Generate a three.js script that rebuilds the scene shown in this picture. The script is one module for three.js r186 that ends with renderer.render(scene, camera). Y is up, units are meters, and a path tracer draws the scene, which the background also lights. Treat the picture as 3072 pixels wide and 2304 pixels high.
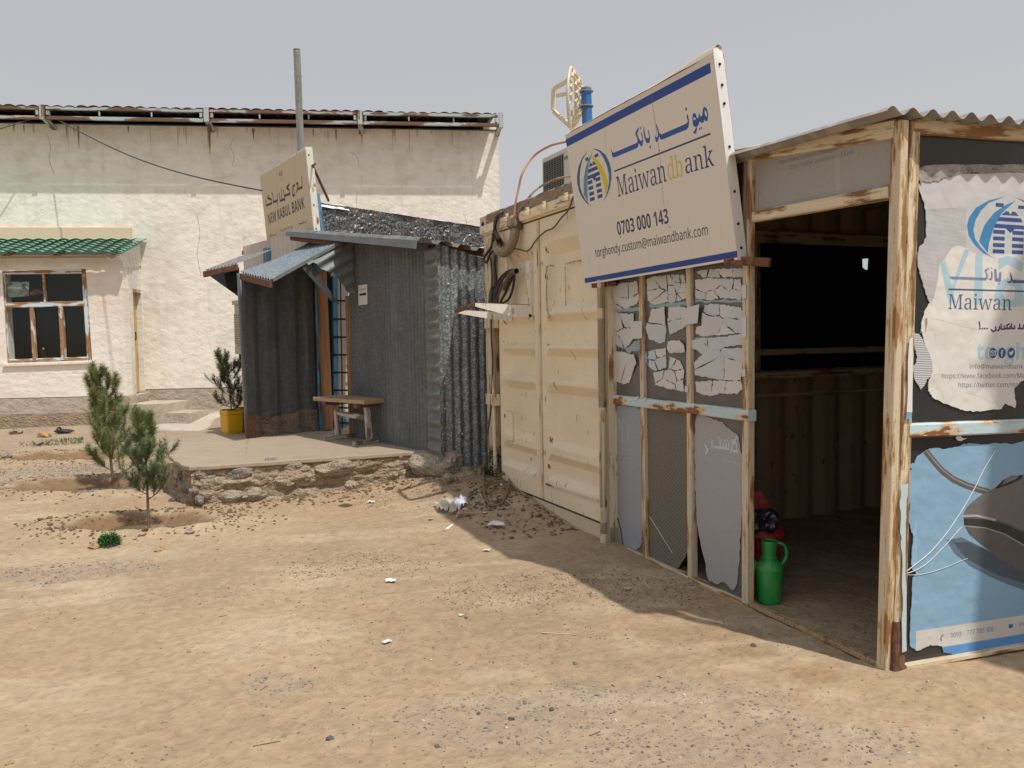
import * as THREE from 'three';
import { mergeGeometries } from 'three/addons/utils/BufferGeometryUtils.js';

// ---------- camera, sky, sun, exposure ----------
const scene = new THREE.Scene();
const camera = new THREE.PerspectiveCamera(49.47, 4 / 3, 0.05, 4000);
camera.position.set(0, 1.45, 0);
camera.rotation.set(-3.15 * Math.PI / 180, 0, -1.0 * Math.PI / 180);
camera.updateMatrixWorld();
const renderer = new THREE.WebGLRenderer({ antialias: true });
renderer.toneMapping = THREE.LinearToneMapping;
renderer.toneMappingExposure = 1.0;
renderer.shadowMap.enabled = true;

const SUN_AZ = 136 * Math.PI / 180, SUN_EL = 61.6 * Math.PI / 180;
const sunDir = new THREE.Vector3(Math.sin(SUN_AZ) * Math.cos(SUN_EL), Math.sin(SUN_EL), -Math.cos(SUN_AZ) * Math.cos(SUN_EL));
{ // dusty white sky: pale grey, brighter round the sun
  const W = 512, H = 256, d = new Float32Array(W * H * 4);
  const lo = [0.6, 0.592, 0.6], hi = [0.43, 0.443, 0.485];
  for (let r = 0; r < H; r++) for (let c = 0; c < W; c++) {
    const up = ((r + 0.5) / H - 0.5) * Math.PI, az = ((c + 0.5) / W - 0.5) * 2 * Math.PI;
    const x = Math.cos(az) * Math.cos(up), y = Math.sin(up), z = Math.sin(az) * Math.cos(up);
    const k = Math.pow(Math.min(1, Math.max(0, y) / 0.5), 0.8);
    const cs = x * sunDir.x + y * sunDir.y + z * sunDir.z, ang = Math.acos(Math.min(1, Math.max(-1, cs)));
    const glow = 1 + 1.2 * Math.exp(-Math.pow(ang / 0.55, 2)) + 0.25 * Math.exp(-Math.pow(ang / 1.3, 2));
    const i = (r * W + c) * 4;
    for (let j = 0; j < 3; j++) {
      let v = (lo[j] + (hi[j] - lo[j]) * k) * glow;
      if (y < -0.02) v = [0.36, 0.27, 0.18][j];
      d[i + j] = v;
    }
    d[i + 3] = 1;
  }
  const t = new THREE.DataTexture(d, W, H, THREE.RGBAFormat, THREE.FloatType);
  t.mapping = THREE.EquirectangularReflectionMapping; t.magFilter = THREE.LinearFilter; t.needsUpdate = true;
  scene.background = t; scene.environment = t;
}
const sun = new THREE.DirectionalLight(new THREE.Color(1.0, 0.955, 0.88), 3.35);
sun.target.position.set(0, 0, -8); sun.position.copy(sun.target.position).addScaledVector(sunDir, 40);
sun.castShadow = true; sun.shadow.radius = 1.6; sun.shadow.mapSize.set(4096, 4096);
Object.assign(sun.shadow.camera, { left: -25, right: 25, top: 25, bottom: -25, near: 1, far: 100 });
sun.name = 'sun'; scene.add(sun, sun.target);

// ---------- small maths ----------
const V = (x, y, z) => new THREE.Vector3(x, y, z);
const UP = V(0, 1, 0), EYE = camera.position.clone();
let seed = 7; const rnd = () => { seed = (seed + 0x6d2b79f5) | 0; let t = Math.imul(seed ^ (seed >>> 15), 1 | seed); t = (t + Math.imul(t ^ (t >>> 7), 61 | t)) ^ t; return ((t ^ (t >>> 14)) >>> 0) / 4294967296; };
const rr = (a, b) => a + (b - a) * rnd();
const lerp = (a, b, t) => a + (b - a) * t, clamp = (x, a = 0, b = 1) => Math.min(b, Math.max(a, x)), sst = (a, b, x) => { const t = clamp((x - a) / (b - a)); return t * t * (3 - 2 * t); };
// directions surveyed from the photograph (its 3072 x 2304 pixels), cut with the real planes below
const sight = (px, py) => V((px - 1536) / 2500, -(py - 1152) / 2500, -1).applyQuaternion(camera.quaternion);
const level = (px, py, h = 0) => { const d = sight(px, py); return EYE.clone().addScaledVector(d, (h - EYE.y) / d.y); };
const azim = (deg) => V(Math.sin(deg * Math.PI / 180), 0, -Math.cos(deg * Math.PI / 180));
class Fr { // a wall plane: o base point, u to the right, v up, n towards the viewer
  constructor(o, u, v = UP) { this.o = o.clone(); this.u = u.clone().normalize(); this.v = v.clone().normalize(); this.n = V().crossVectors(this.u, this.v).normalize(); this.m = new THREE.Matrix4().makeBasis(this.u, this.v, this.n).setPosition(this.o); }
  p(px, py, off = 0) { const d = sight(px, py), t = (this.o.clone().addScaledVector(this.n, off).sub(EYE).dot(this.n)) / d.dot(this.n); return EYE.clone().addScaledVector(d, t); }
  hit(px, py, off = 0) { const q = this.p(px, py, off).sub(this.o); return [q.dot(this.u), q.dot(this.v)]; }
  at(a, b, c = 0) { return this.o.clone().addScaledVector(this.u, a).addScaledVector(this.v, b).addScaledVector(this.n, c); }
}
const Zm = (x0, y0, s) => (x, y) => [x0 + x / s, y0 + y / s];
// point on the line P + t*dir that is seen in column px
const along = (P, dir, px) => { const q = camera.quaternion.clone().invert(), a = P.clone().sub(EYE).applyQuaternion(q), b = dir.clone().applyQuaternion(q), k = (px - 1536) / 2500; const t = -(a.x + k * a.z) / (b.x + k * b.z); return P.clone().addScaledVector(dir, t); };

// ---------- noise ----------
const hash = (x, y, s) => { let h = Math.imul(x, 374761393) + Math.imul(y, 668265263) + Math.imul(s, 1442695041) | 0; h = Math.imul(h ^ (h >>> 13), 1274126177); h ^= h >>> 16; return (h >>> 0) / 4294967296; };
const vn = (x, y, px, py, s) => { const ix = Math.floor(x), iy = Math.floor(y); let fx = x - ix, fy = y - iy; fx = fx * fx * (3 - 2 * fx); fy = fy * fy * (3 - 2 * fy); const w = (a, p) => p ? ((a % p) + p) % p : a; const x0 = w(ix, px), x1 = w(ix + 1, px), y0 = w(iy, py), y1 = w(iy + 1, py); const a = hash(x0, y0, s), b = hash(x1, y0, s), c = hash(x0, y1, s), d = hash(x1, y1, s); return a + (b - a) * fx + (c - a) * fy + (a - b - c + d) * fx * fy; };
const fb = (u, v, nx, ny, oct, s = 1, g = 0.5) => { let t = 0, a = 1, n = 0; for (let i = 0; i < oct; i++) { t += a * vn(u * nx, v * ny, nx, ny, s + i * 17); n += a; a *= g; nx *= 2; ny *= 2; } return t / n; }; // tiles over 0..1
const fw = (x, y, oct, s = 1) => { let t = 0, a = 1, n = 0; for (let i = 0; i < oct; i++) { t += a * vn(x, y, 0, 0, s + i * 17); n += a; a *= 0.5; x *= 2; y *= 2; } return t / n; };

// ---------- textures (base colours in linear values) ----------
const enc = (x) => { x = clamp(x); return Math.round(255 * (x <= 0.0031308 ? 12.92 * x : 1.055 * Math.pow(x, 1 / 2.4) - 0.055)); };
function tex(w, h, fn, metres, srgb = true) { // fn(u, v) -> [r, g, b] or a value
  const d = new Uint8Array(w * h * 4);
  for (let y = 0; y < h; y++) for (let x = 0; x < w; x++) { const c = fn((x + 0.5) / w, (y + 0.5) / h), i = (y * w + x) * 4; if (srgb) { d[i] = enc(c[0]); d[i + 1] = enc(c[1]); d[i + 2] = enc(c[2]); } else d[i] = d[i + 1] = d[i + 2] = Math.round(255 * clamp(c)); d[i + 3] = 255; }
  const t = new THREE.DataTexture(d, w, h); t.wrapS = t.wrapT = THREE.RepeatWrapping; t.magFilter = THREE.LinearFilter; t.minFilter = THREE.LinearFilter;
  if (srgb) t.colorSpace = THREE.SRGBColorSpace; t.repeat.set(1 / (metres[0] ?? metres), 1 / (metres[1] ?? metres)); t.needsUpdate = true; return t;
}
const mix = (a, b, t) => [a[0] + (b[0] - a[0]) * t, a[1] + (b[1] - a[1]) * t, a[2] + (b[2] - a[2]) * t];
const mul = (a, k) => [a[0] * k, a[1] * k, a[2] * k];
const std = (o) => { const m = new THREE.MeshStandardMaterial({ roughness: 0.9, ...o }); m.side = THREE.DoubleSide; return m; };
const phy = (o) => { const m = new THREE.MeshPhysicalMaterial({ roughness: 0.9, ...o }); m.side = THREE.DoubleSide; return m; };
const C = (r, g, b) => new THREE.Color().setRGB(r, g, b);

const M = {};
const SAND = [0.37, 0.27, 0.174];
M.sand = std({ vertexColors: true, roughness: 1, map: tex(1024, 1024, (u, v) => { const a = fb(u, v, 5, 5, 6, 3), b = fb(u, v, 90, 90, 3, 9), sp = fb(u, v, 200, 200, 1, 21); let c = mix([0.88, 0.86, 0.84], [1.12, 1.12, 1.11], a); c = mul(c, 0.8 + 0.4 * b); if (sp > 0.91) c = mul(c, 0.72); return mul(c, 0.8); }, 3.1),
  bumpMap: tex(1024, 1024, (u, v) => 0.5 * fb(u, v, 24, 24, 6, 5, 0.62) + 0.5 * fb(u, v, 150, 150, 2, 8), 3.1, false), bumpScale: 0.012 });
const plaster = (base, dirt, s, m, blot) => tex(1024, 1024, (u, v) => { const a = fb(u, v, 3, 3, 5, s), b = fb(u, v, 26, 26, 4, s + 5), c = fb(u, v, 14, 60, 3, s + 9), st = fb(u, v, 40, 3, 4, s + 33); let k = mix(base, dirt, clamp(sst(0.42, 0.8, a) * 0.5 + sst(0.5, 0.8, b) * 0.4 * blot + sst(0.52, 0.85, st) * 0.3 * blot)); k = mul(k, 0.93 + 0.14 * c); return k; }, m);
const plBump = tex(1024, 1024, (u, v) => 0.55 * fb(u, v, 34, 46, 5, 61, 0.6) + 0.45 * fb(u, v, 8, 8, 4, 62), 3.4, false);
M.plasterOld = std({ map: plaster([0.84, 0.785, 0.7], [0.65, 0.575, 0.48], 11, 3.4, 0.9), bumpMap: plBump, bumpScale: 0.02 });
M.plasterTop = std({ map: plaster([0.68, 0.6, 0.5], [0.43, 0.35, 0.26], 17, 3.1, 1.6), bumpMap: plBump, bumpScale: 0.03 });
M.plasterWhite = std({ map: plaster([0.82, 0.76, 0.69], [0.68, 0.57, 0.46], 12, 3.4, 0.6), bumpMap: plBump, bumpScale: 0.022 });
M.plasterGrey = std({ map: plaster([0.72, 0.7, 0.67], [0.52, 0.46, 0.39], 13, 2.0, 0.7), bumpMap: plBump, bumpScale: 0.02 });
M.plinth = std({ map: plaster([0.45, 0.385, 0.305], [0.33, 0.27, 0.2], 14, 2.2, 1), bumpMap: plBump, bumpScale: 0.04 });
M.concrete = std({ map: plaster([0.38, 0.305, 0.222], [0.31, 0.235, 0.16], 15, 2.4, 0.7), bumpMap: plBump, bumpScale: 0.012 });
M.paving = std({ map: plaster([0.5, 0.44, 0.36], [0.4, 0.33, 0.26], 16, 2.4, 0.7), bumpMap: plBump, bumpScale: 0.008 });
const rubT = (base, s) => tex(512, 512, (u, v) => { const a = fb(u, v, 8, 8, 5, s), b = fb(u, v, 60, 60, 2, s + 3), e = fb(u, v, 12, 40, 4, s + 7); let c = mul(base, 0.7 + 0.6 * a); c = mul(c, 0.75 + 0.5 * b); if (e < 0.36) c = mul(c, 0.66); if (b > 0.8) c = mix(c, [0.5, 0.45, 0.38], 0.5); return c; }, 0.6);
const rubB = tex(512, 512, (u, v) => 0.5 * fb(u, v, 14, 40, 5, 71, 0.6) + 0.5 * fb(u, v, 36, 36, 3, 73), 0.6, false);
M.mortar = std({ map: rubT([0.36, 0.275, 0.19], 31), bumpMap: rubB, bumpScale: 0.035, roughness: 1 });
M.stoneA = std({ map: rubT([0.33, 0.262, 0.19], 34), bumpMap: rubB, bumpScale: 0.03, roughness: 1 });
M.stoneB = std({ map: rubT([0.27, 0.235, 0.2], 37), bumpMap: rubB, bumpScale: 0.03, roughness: 1 });
M.stoneC = std({ map: rubT([0.36, 0.3, 0.225], 41), bumpMap: rubB, bumpScale: 0.03, roughness: 1 });
// galvanised sheets: crystal spangle
const spang = (lo, hi, n, s, m, dirt) => tex(1024, 1024, (u, v) => { let best = 9, id = 0; const x = u * n, y = v * n, ix = Math.floor(x), iy = Math.floor(y); for (let i = -1; i < 2; i++) for (let j = -1; j < 2; j++) { const cx = ((ix + i) % n + n) % n, cy = ((iy + j) % n + n) % n, dx = ix + i + hash(cx, cy, s) - x, dy = iy + j + hash(cx, cy, s + 1) - y, dd = dx * dx + dy * dy; if (dd < best) { best = dd; id = hash(cx, cy, s + 2); } } let c = mix(lo, hi, id * id); const st = fb(u, v, 30, 3, 4, s + 5), bl = fb(u, v, 6, 6, 5, s + 6); c = mul(c, 0.8 + 0.4 * bl); return mix(c, [0.2, 0.15, 0.11], dirt * sst(0.55, 0.75, st)); }, m);
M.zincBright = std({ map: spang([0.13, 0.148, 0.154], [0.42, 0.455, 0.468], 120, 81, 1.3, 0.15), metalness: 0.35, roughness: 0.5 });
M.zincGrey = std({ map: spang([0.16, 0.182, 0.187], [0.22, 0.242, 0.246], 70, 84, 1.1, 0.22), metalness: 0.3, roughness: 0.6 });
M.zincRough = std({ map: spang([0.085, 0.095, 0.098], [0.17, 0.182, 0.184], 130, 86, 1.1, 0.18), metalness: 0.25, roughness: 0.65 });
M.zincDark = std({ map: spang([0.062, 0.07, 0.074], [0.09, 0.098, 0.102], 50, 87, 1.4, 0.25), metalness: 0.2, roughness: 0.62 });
M.zincPorch = std({ map: spang([0.17, 0.205, 0.23], [0.24, 0.28, 0.31], 40, 88, 1.0, 0.12), metalness: 0.35, roughness: 0.48 });
M.zincRoof = std({ map: spang([0.2, 0.21, 0.21], [0.3, 0.31, 0.31], 40, 89, 1.6, 0.4), metalness: 0.3, roughness: 0.55 });
M.roofDark = std({ map: spang([0.05, 0.052, 0.043], [0.1, 0.1, 0.085], 20, 90, 3, 0.4), metalness: 0.2, roughness: 0.7 });
M.foil = std({ map: spang([0.012, 0.013, 0.017], [0.38, 0.39, 0.4], 120, 91, 0.9, 0.6), metalness: 0.6, roughness: 0.42 });  // foil: dark and silver flecks paint in the reflections of its crumples
// painted steel with flaking paint: v runs along the bar
const flake = (paint, under, rust, thr, s, m, nx, ny) => tex(512, 1024, (u, v) => { const a = fb(u, v, nx, ny, 5, s, 0.6), b = fb(u, v, nx * 3, ny, 4, s + 3), w = fb(u, v, 4, 6, 4, s + 8), g = fb(u, v, 80, 160, 2, s + 12); const k = a * 0.6 + w * 0.4; let c = mul(paint, 0.85 + 0.3 * b); if (k > thr) c = mix(c, under, sst(thr, thr + 0.02, k)); if (k > thr + 0.055) c = mix(c, rust, sst(thr + 0.055, thr + 0.09, k)); c = mul(c, 0.9 + 0.2 * g); if (g > 0.83) c = mul(c, 0.55); return c; }, m);
const CREAM = [0.66, 0.56, 0.39];
M.cream = std({ map: flake(CREAM, [0.46, 0.34, 0.19], [0.22, 0.11, 0.045], 0.545, 101, [0.3, 1.2], 14, 6), roughness: 0.62 });
M.creamRust = std({ map: flake([0.6, 0.5, 0.35], [0.46, 0.31, 0.15], [0.29, 0.14, 0.055], 0.515, 104, [0.3, 1.3], 12, 7), roughness: 0.75 });
M.blueRail = std({ map: flake([0.5, 0.63, 0.66], [0.58, 0.47, 0.31], [0.24, 0.1, 0.04], 0.52, 107, [0.45, 0.9], 10, 5), roughness: 0.7 });
M.rust = std({ map: flake([0.16, 0.07, 0.04], [0.11, 0.05, 0.03], [0.2, 0.1, 0.05], 0.5, 109, [0.4, 0.6], 8, 8), roughness: 0.9 });
M.steelPeel = std({ map: flake([0.4, 0.46, 0.46], [0.22, 0.14, 0.09], [0.15, 0.085, 0.05], 0.47, 111, [0.5, 1.7], 6, 3), roughness: 0.85 });
M.steelRusty = std({ map: flake([0.15, 0.085, 0.055], [0.2, 0.12, 0.08], [0.4, 0.41, 0.39], 0.5, 113, [0.5, 1.9], 6, 3), roughness: 0.85 });
M.wood = std({ map: tex(512, 1024, (u, v) => { const g = fb(u, v, 40, 3, 5, 121), k = fb(u, v, 5, 2, 3, 122); return mul(mix([0.3, 0.2, 0.115], [0.46, 0.33, 0.2], g), 0.75 + 0.5 * k); }, [0.3, 1.2]), roughness: 0.9 });
M.woodOrange = std({ map: tex(512, 1024, (u, v) => { const g = fb(u, v, 40, 3, 5, 125), k = fb(u, v, 5, 3, 3, 126); return mul(mix([0.22, 0.105, 0.045], [0.4, 0.21, 0.1], g), 0.7 + 0.6 * k); }, [0.3, 1.2]), roughness: 0.85 });
M.woodWhite = std({ map: flake([0.5, 0.49, 0.46], [0.28, 0.2, 0.13], [0.2, 0.13, 0.08], 0.5, 127, [0.3, 0.8], 12, 4), roughness: 0.9 });
M.woodBlue = std({ map: flake([0.56, 0.66, 0.68], [0.36, 0.24, 0.14], [0.27, 0.15, 0.07], 0.515, 129, [0.5, 1.2], 14, 4), roughness: 0.85 });
M.woodBare = std({ map: flake([0.34, 0.2, 0.1], [0.26, 0.14, 0.065], [0.6, 0.58, 0.54], 0.53, 131, [0.5, 1.0], 14, 4), roughness: 0.9 });
const paintC = (paint, s) => tex(1024, 1024, (u, v) => { const a = fb(u, v, 4, 4, 5, s), b = fb(u, v, 40, 90, 3, s + 2), sc = fb(u, v, 60, 14, 4, s + 4), d = fb(u, v, 120, 120, 1, s + 5); let c = mul(paint, 0.9 + 0.2 * a); c = mul(c, 0.96 + 0.08 * b); if (sc > 0.79) c = mix(c, [0.2, 0.11, 0.05], sst(0.79, 0.82, sc)); if (d > 0.985) c = mix(c, [0.16, 0.08, 0.03], 0.8); return c; }, 1.5);
M.boxPaint = std({ map: paintC([0.78, 0.675, 0.48], 141), roughness: 0.55 });
M.boxShaded = std({ map: paintC([0.46, 0.355, 0.2], 147), roughness: 0.7 });  // container paint darkened to stand in for the shade inside the kiosk
M.boxPaintLow = std({ map: paintC([0.68, 0.57, 0.39], 145), roughness: 0.6 });
M.mud = std({ map: rubT([0.4, 0.27, 0.15], 147), bumpMap: rubB, bumpScale: 0.02 });
M.gasket = std({ map: rubT([0.12, 0.11, 0.1], 149), roughness: 0.9 });
M.white = std({ color: C(0.74, 0.73, 0.7), roughness: 0.55 });
M.whitePaint = std({ map: flake([0.72, 0.69, 0.62], [0.5, 0.35, 0.2], [0.2, 0.08, 0.03], 0.62, 151, [0.4, 0.6], 8, 5), roughness: 0.5 });
M.ivory = std({ color: C(0.66, 0.58, 0.4), roughness: 0.4 });
M.dishPlastic = std({ color: C(0.68, 0.6, 0.44), roughness: 0.45 });
M.blackPlastic = std({ color: C(0.02, 0.02, 0.02), roughness: 0.5 });
M.cableGrey = std({ color: C(0.07, 0.065, 0.06), roughness: 0.6 });
M.cableBrown = std({ color: C(0.12, 0.085, 0.055), roughness: 0.7 });
M.tape = std({ map: rubT([0.27, 0.2, 0.14], 153), roughness: 0.8 });
M.orange = std({ color: C(0.52, 0.27, 0.19), roughness: 0.6 });
M.blue = std({ map: flake([0.02, 0.13, 0.36], [0.05, 0.1, 0.2], [0.12, 0.07, 0.04], 0.57, 155, [0.4, 0.6], 8, 5), roughness: 0.45 });
M.blueCabin = std({ map: flake([0.1, 0.28, 0.42], [0.06, 0.16, 0.25], [0.14, 0.08, 0.05], 0.56, 157, [0.4, 1.6], 8, 3), roughness: 0.55 });
M.cabinWhite = std({ map: plaster([0.55, 0.5, 0.45], [0.42, 0.36, 0.3], 18, 1.4, 0.5), roughness: 0.6 });
M.grey = std({ color: C(0.22, 0.22, 0.215), roughness: 0.6 });
M.acWhite = std({ color: C(0.6, 0.59, 0.55), roughness: 0.5 });
M.coolerIvory = std({ map: plaster([0.52, 0.46, 0.34], [0.36, 0.3, 0.2], 19, 0.8, 1), roughness: 0.6 });
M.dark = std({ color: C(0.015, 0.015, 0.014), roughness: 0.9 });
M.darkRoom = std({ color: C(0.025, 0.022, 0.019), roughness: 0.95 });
M.poleZinc = std({ map: spang([0.3, 0.32, 0.31], [0.44, 0.46, 0.45], 40, 92, 0.5, 0.3), metalness: 0.4, roughness: 0.5 });
M.green = std({ map: tex(512, 512, (u, v) => { const a = fb(u, v, 6, 6, 5, 161), b = fb(u, v, 40, 40, 3, 162); return mul(mix([0.07, 0.4, 0.25], [0.15, 0.5, 0.36], a), 0.85 + 0.3 * b); }, 0.9), roughness: 0.6 });
M.doorYellow = std({ map: flake([0.55, 0.37, 0.09], [0.4, 0.25, 0.06], [0.2, 0.12, 0.05], 0.58, 165, [0.6, 1.2], 8, 4), roughness: 0.6 });
M.yellowCan = phy({ map: tex(256, 256, (u, v) => mul(mix([0.68, 0.36, 0.006], [0.78, 0.44, 0.012], fb(u, v, 5, 5, 4, 167)), 0.85 + 0.2 * fb(u, v, 40, 40, 2, 168)), 0.4), roughness: 0.42, transmission: 0 });
M.jug = phy({ map: tex(512, 512, (u, v) => { const d = fb(u, v, 7, 7, 5, 181), sc = fb(u, v, 50, 12, 3, 182); let c = mix([0.014, 0.27, 0.045], [0.02, 0.33, 0.06], fb(u, v, 4, 4, 3, 183)); c = mix(c, [0.3, 0.27, 0.18], 0.35 * sst(0.5, 0.78, d)); if (sc > 0.72) c = mix(c, [0.12, 0.38, 0.16], 0.6); return c; }, 1), roughness: 0.45 });
M.binRed = phy({ map: tex(256, 256, (u, v) => { const d = fb(u, v, 14, 14, 5, 171); return mix([0.42, 0.018, 0.016], [0.4, 0.16, 0.12], sst(0.5, 0.8, d) * 0.5); }, 0.3), roughness: 0.45 });
M.bag = phy({ color: C(0.02, 0.018, 0.03), roughness: 0.22, clearcoat: 0.6, clearcoatRoughness: 0.2 });
M.glassDark = phy({ color: C(0.95, 0.98, 0.96), roughness: 0.06, transmission: 1, thickness: 0, ior: 1.5, specularIntensity: 0.4 });
M.needleA = std({ color: C(0.19, 0.235, 0.085), roughness: 0.8 });
M.needleB = std({ color: C(0.13, 0.18, 0.085), roughness: 0.8 });
M.needleC = std({ color: C(0.06, 0.085, 0.045), roughness: 0.8 });
M.bark = std({ map: rubT([0.22, 0.15, 0.1], 175), bumpMap: rubB, bumpScale: 0.006 });
M.leaf = std({ color: C(0.04, 0.14, 0.03), roughness: 0.7 });
M.leafDark = std({ color: C(0.05, 0.085, 0.03), roughness: 0.75 });
M.grass = std({ color: C(0.11, 0.14, 0.05), roughness: 0.9 });
M.paper = std({ color: C(0.72, 0.71, 0.7), roughness: 0.85 });
M.hill = std({ color: C(0.44, 0.37, 0.32), roughness: 1 });

// ---------- geometry helpers (world coordinates) ----------
const flat = (g) => { const q = g.index ? g.toNonIndexed() : g; for (const k of Object.keys(q.attributes)) if (!['position', 'normal', 'uv', 'color'].includes(k)) q.deleteAttribute(k); return q; };
function boxUV(g) { // metres on every face
  g = flat(g); const P = g.attributes.position, N = g.attributes.normal, uv = new Float32Array(P.count * 2), n = V(), p = V(), t = V();
  for (let i = 0; i < P.count; i += 3) {
    const a = V().fromBufferAttribute(P, i), b = V().fromBufferAttribute(P, i + 1), c = V().fromBufferAttribute(P, i + 2); n.crossVectors(b.sub(a), c.sub(a)).normalize();
    for (let j = 0; j < 3; j++) { p.fromBufferAttribute(P, i + j); if (Math.abs(n.y) > 0.75) { uv[(i + j) * 2] = p.x; uv[(i + j) * 2 + 1] = p.z; } else { t.set(n.z, 0, -n.x).normalize(); uv[(i + j) * 2] = p.dot(t); uv[(i + j) * 2 + 1] = p.y; } }
  }
  g.setAttribute('uv', new THREE.BufferAttribute(uv, 2)); return g;
}
// chamfered bar from A to B, w across, h along the up hint; v runs along the bar
function bar(A, B, w, h, hint = UP, ch = 0.12) {
  const d = B.clone().sub(A), L = d.length(); d.normalize(); const s = V().crossVectors(d, hint).normalize(), t = V().crossVectors(s, d).normalize();
  const c = Math.min(w, h) * ch, q = [[-w / 2 + c, -h / 2], [w / 2 - c, -h / 2], [w / 2, -h / 2 + c], [w / 2, h / 2 - c], [w / 2 - c, h / 2], [-w / 2 + c, h / 2], [-w / 2, h / 2 - c], [-w / 2, -h / 2 + c]];
  const pos = [], uv = [], u0 = rnd(), v0 = rnd(); let per = 0; const at = (k, e) => (e ? B : A).clone().addScaledVector(s, q[k % 8][0]).addScaledVector(t, q[k % 8][1]);
  const tri = (a, b, c2, ua, ub, uc) => { for (const [P, U] of [[a, ua], [b, ub], [c2, uc]]) { pos.push(P.x, P.y, P.z); uv.push(U[0], U[1]); } };
  for (let k = 0; k < 8; k++) { const l = Math.hypot(q[(k + 1) % 8][0] - q[k][0], q[(k + 1) % 8][1] - q[k][1]), U0 = u0 + per, U1 = u0 + per + l; per += l; tri(at(k, 0), at(k + 1, 0), at(k + 1, 1), [U0, v0], [U1, v0], [U1, v0 + L]); tri(at(k, 0), at(k + 1, 1), at(k, 1), [U0, v0], [U1, v0 + L], [U0, v0 + L]); }
  for (let k = 1; k < 7; k++) { tri(at(0, 0), at(k + 1, 0), at(k, 0), [u0, v0], [u0 + w, v0], [u0, v0 + h]); tri(at(0, 1), at(k, 1), at(k + 1, 1), [u0, v0], [u0 + w, v0], [u0, v0 + h]); }
  const g = new THREE.BufferGeometry(); g.setAttribute('position', new THREE.Float32BufferAttribute(pos, 3)); g.setAttribute('uv', new THREE.Float32BufferAttribute(uv, 2)); g.computeVertexNormals(); return g;
}
const gbox = (fr, a0, a1, b0, b1, c0, c1) => boxUV(new THREE.BoxGeometry(Math.abs(a1 - a0), Math.abs(b1 - b0), Math.abs(c1 - c0)).translate((a0 + a1) / 2, (b0 + b1) / 2, (c0 + c1) / 2).applyMatrix4(fr.m));
const tube = (pts, r, n = 24, rs = 7, closed = false) => flat(new THREE.TubeGeometry(new THREE.CatmullRomCurve3(pts, closed, 'centripetal'), n, r, rs, closed));
function cyl(A, B, r0, r1 = r0, seg = 14, open = false) { const d = B.clone().sub(A), g = new THREE.CylinderGeometry(r1, r0, d.length(), seg, 1, open); g.translate(0, d.length() / 2, 0).applyQuaternion(new THREE.Quaternion().setFromUnitVectors(UP, d.normalize())).translate(A.x, A.y, A.z); const P = g.attributes.uv; for (let i = 0; i < P.count; i++) P.setXY(i, P.getX(i) * r0 * 6.28, P.getY(i) * 1); return flat(g); }
function surf(fn, nu, nv) { // fn(s, t) -> {p, uv}
  const pos = [], uv = [], idx = []; for (let j = 0; j <= nv; j++) for (let i = 0; i <= nu; i++) { const r = fn(i / nu, j / nv); pos.push(r.p.x, r.p.y, r.p.z); uv.push(r.uv[0], r.uv[1]); }
  for (let j = 0; j < nv; j++) for (let i = 0; i < nu; i++) { const a = j * (nu + 1) + i, b = a + 1, c = a + nu + 1, d = c + 1; idx.push(a, b, d, a, d, c); }
  const g = new THREE.BufferGeometry(); g.setAttribute('position', new THREE.Float32BufferAttribute(pos, 3)); g.setAttribute('uv', new THREE.Float32BufferAttribute(uv, 2)); g.setIndex(idx); g.computeVertexNormals(); return flat(g);
}
// polygon in a wall plane (local metres), extruded between two offsets; uv local metres or fitted to a rectangle
function poly(fr, pts, c0, c1, rect, holes) {
  const sh = new THREE.Shape(pts.map(([a, b]) => new THREE.Vector2(a, b))); for (const h of holes ?? []) sh.holes.push(new THREE.Path(h.map(([a, b]) => new THREE.Vector2(a, b))));
  const g = flat(new THREE.ExtrudeGeometry(sh, { depth: c1 - c0, bevelEnabled: false })), P = g.attributes.position, uv = g.attributes.uv;
  for (let i = 0; i < P.count; i++) uv.setXY(i, rect ? (P.getX(i) - rect[0]) / (rect[2] - rect[0]) : P.getX(i), rect ? (P.getY(i) - rect[1]) / (rect[3] - rect[1]) : P.getY(i));
  return g.translate(0, 0, c0).applyMatrix4(fr.m);
}
const jag = (pts, n, amp, s) => { // roughen the outline of a torn sheet
  const out = []; for (let i = 0; i < pts.length; i++) { const [x0, y0] = pts[i], [x1, y1] = pts[(i + 1) % pts.length], L = Math.hypot(x1 - x0, y1 - y0), k = Math.max(1, Math.min(n, Math.round(L / (amp * 3)))); for (let j = 0; j < k; j++) { const t = j / k, e = j ? (hash(i * 31 + j, s, 5) - 0.5) * 2 * amp : 0; out.push([x0 + (x1 - x0) * t - (y1 - y0) / L * e, y0 + (y1 - y0) * t + (x1 - x0) / L * e]); } } return out; };
function rock(r, s, sx = 1, sy = 0.7, sz = 1, det = 1, rough = 0.35) {
  const g = new THREE.IcosahedronGeometry(1, det), P = g.attributes.position, v = V();
  for (let i = 0; i < P.count; i++) { v.fromBufferAttribute(P, i); const k = 1 + rough * (vn(v.x * 1.7 + 9, v.y * 1.7 + v.z * 2.3 + 9, 0, 0, s) - 0.5) * 2 + rough * 0.5 * (vn(v.x * 4 + 20, v.z * 4 + v.y * 3 + 20, 0, 0, s + 3) - 0.5); v.multiplyScalar(k); P.setXYZ(i, v.x * r * sx, v.y * r * sy, v.z * r * sz); }
  g.computeVertexNormals(); return boxUV(g);
}

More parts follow.
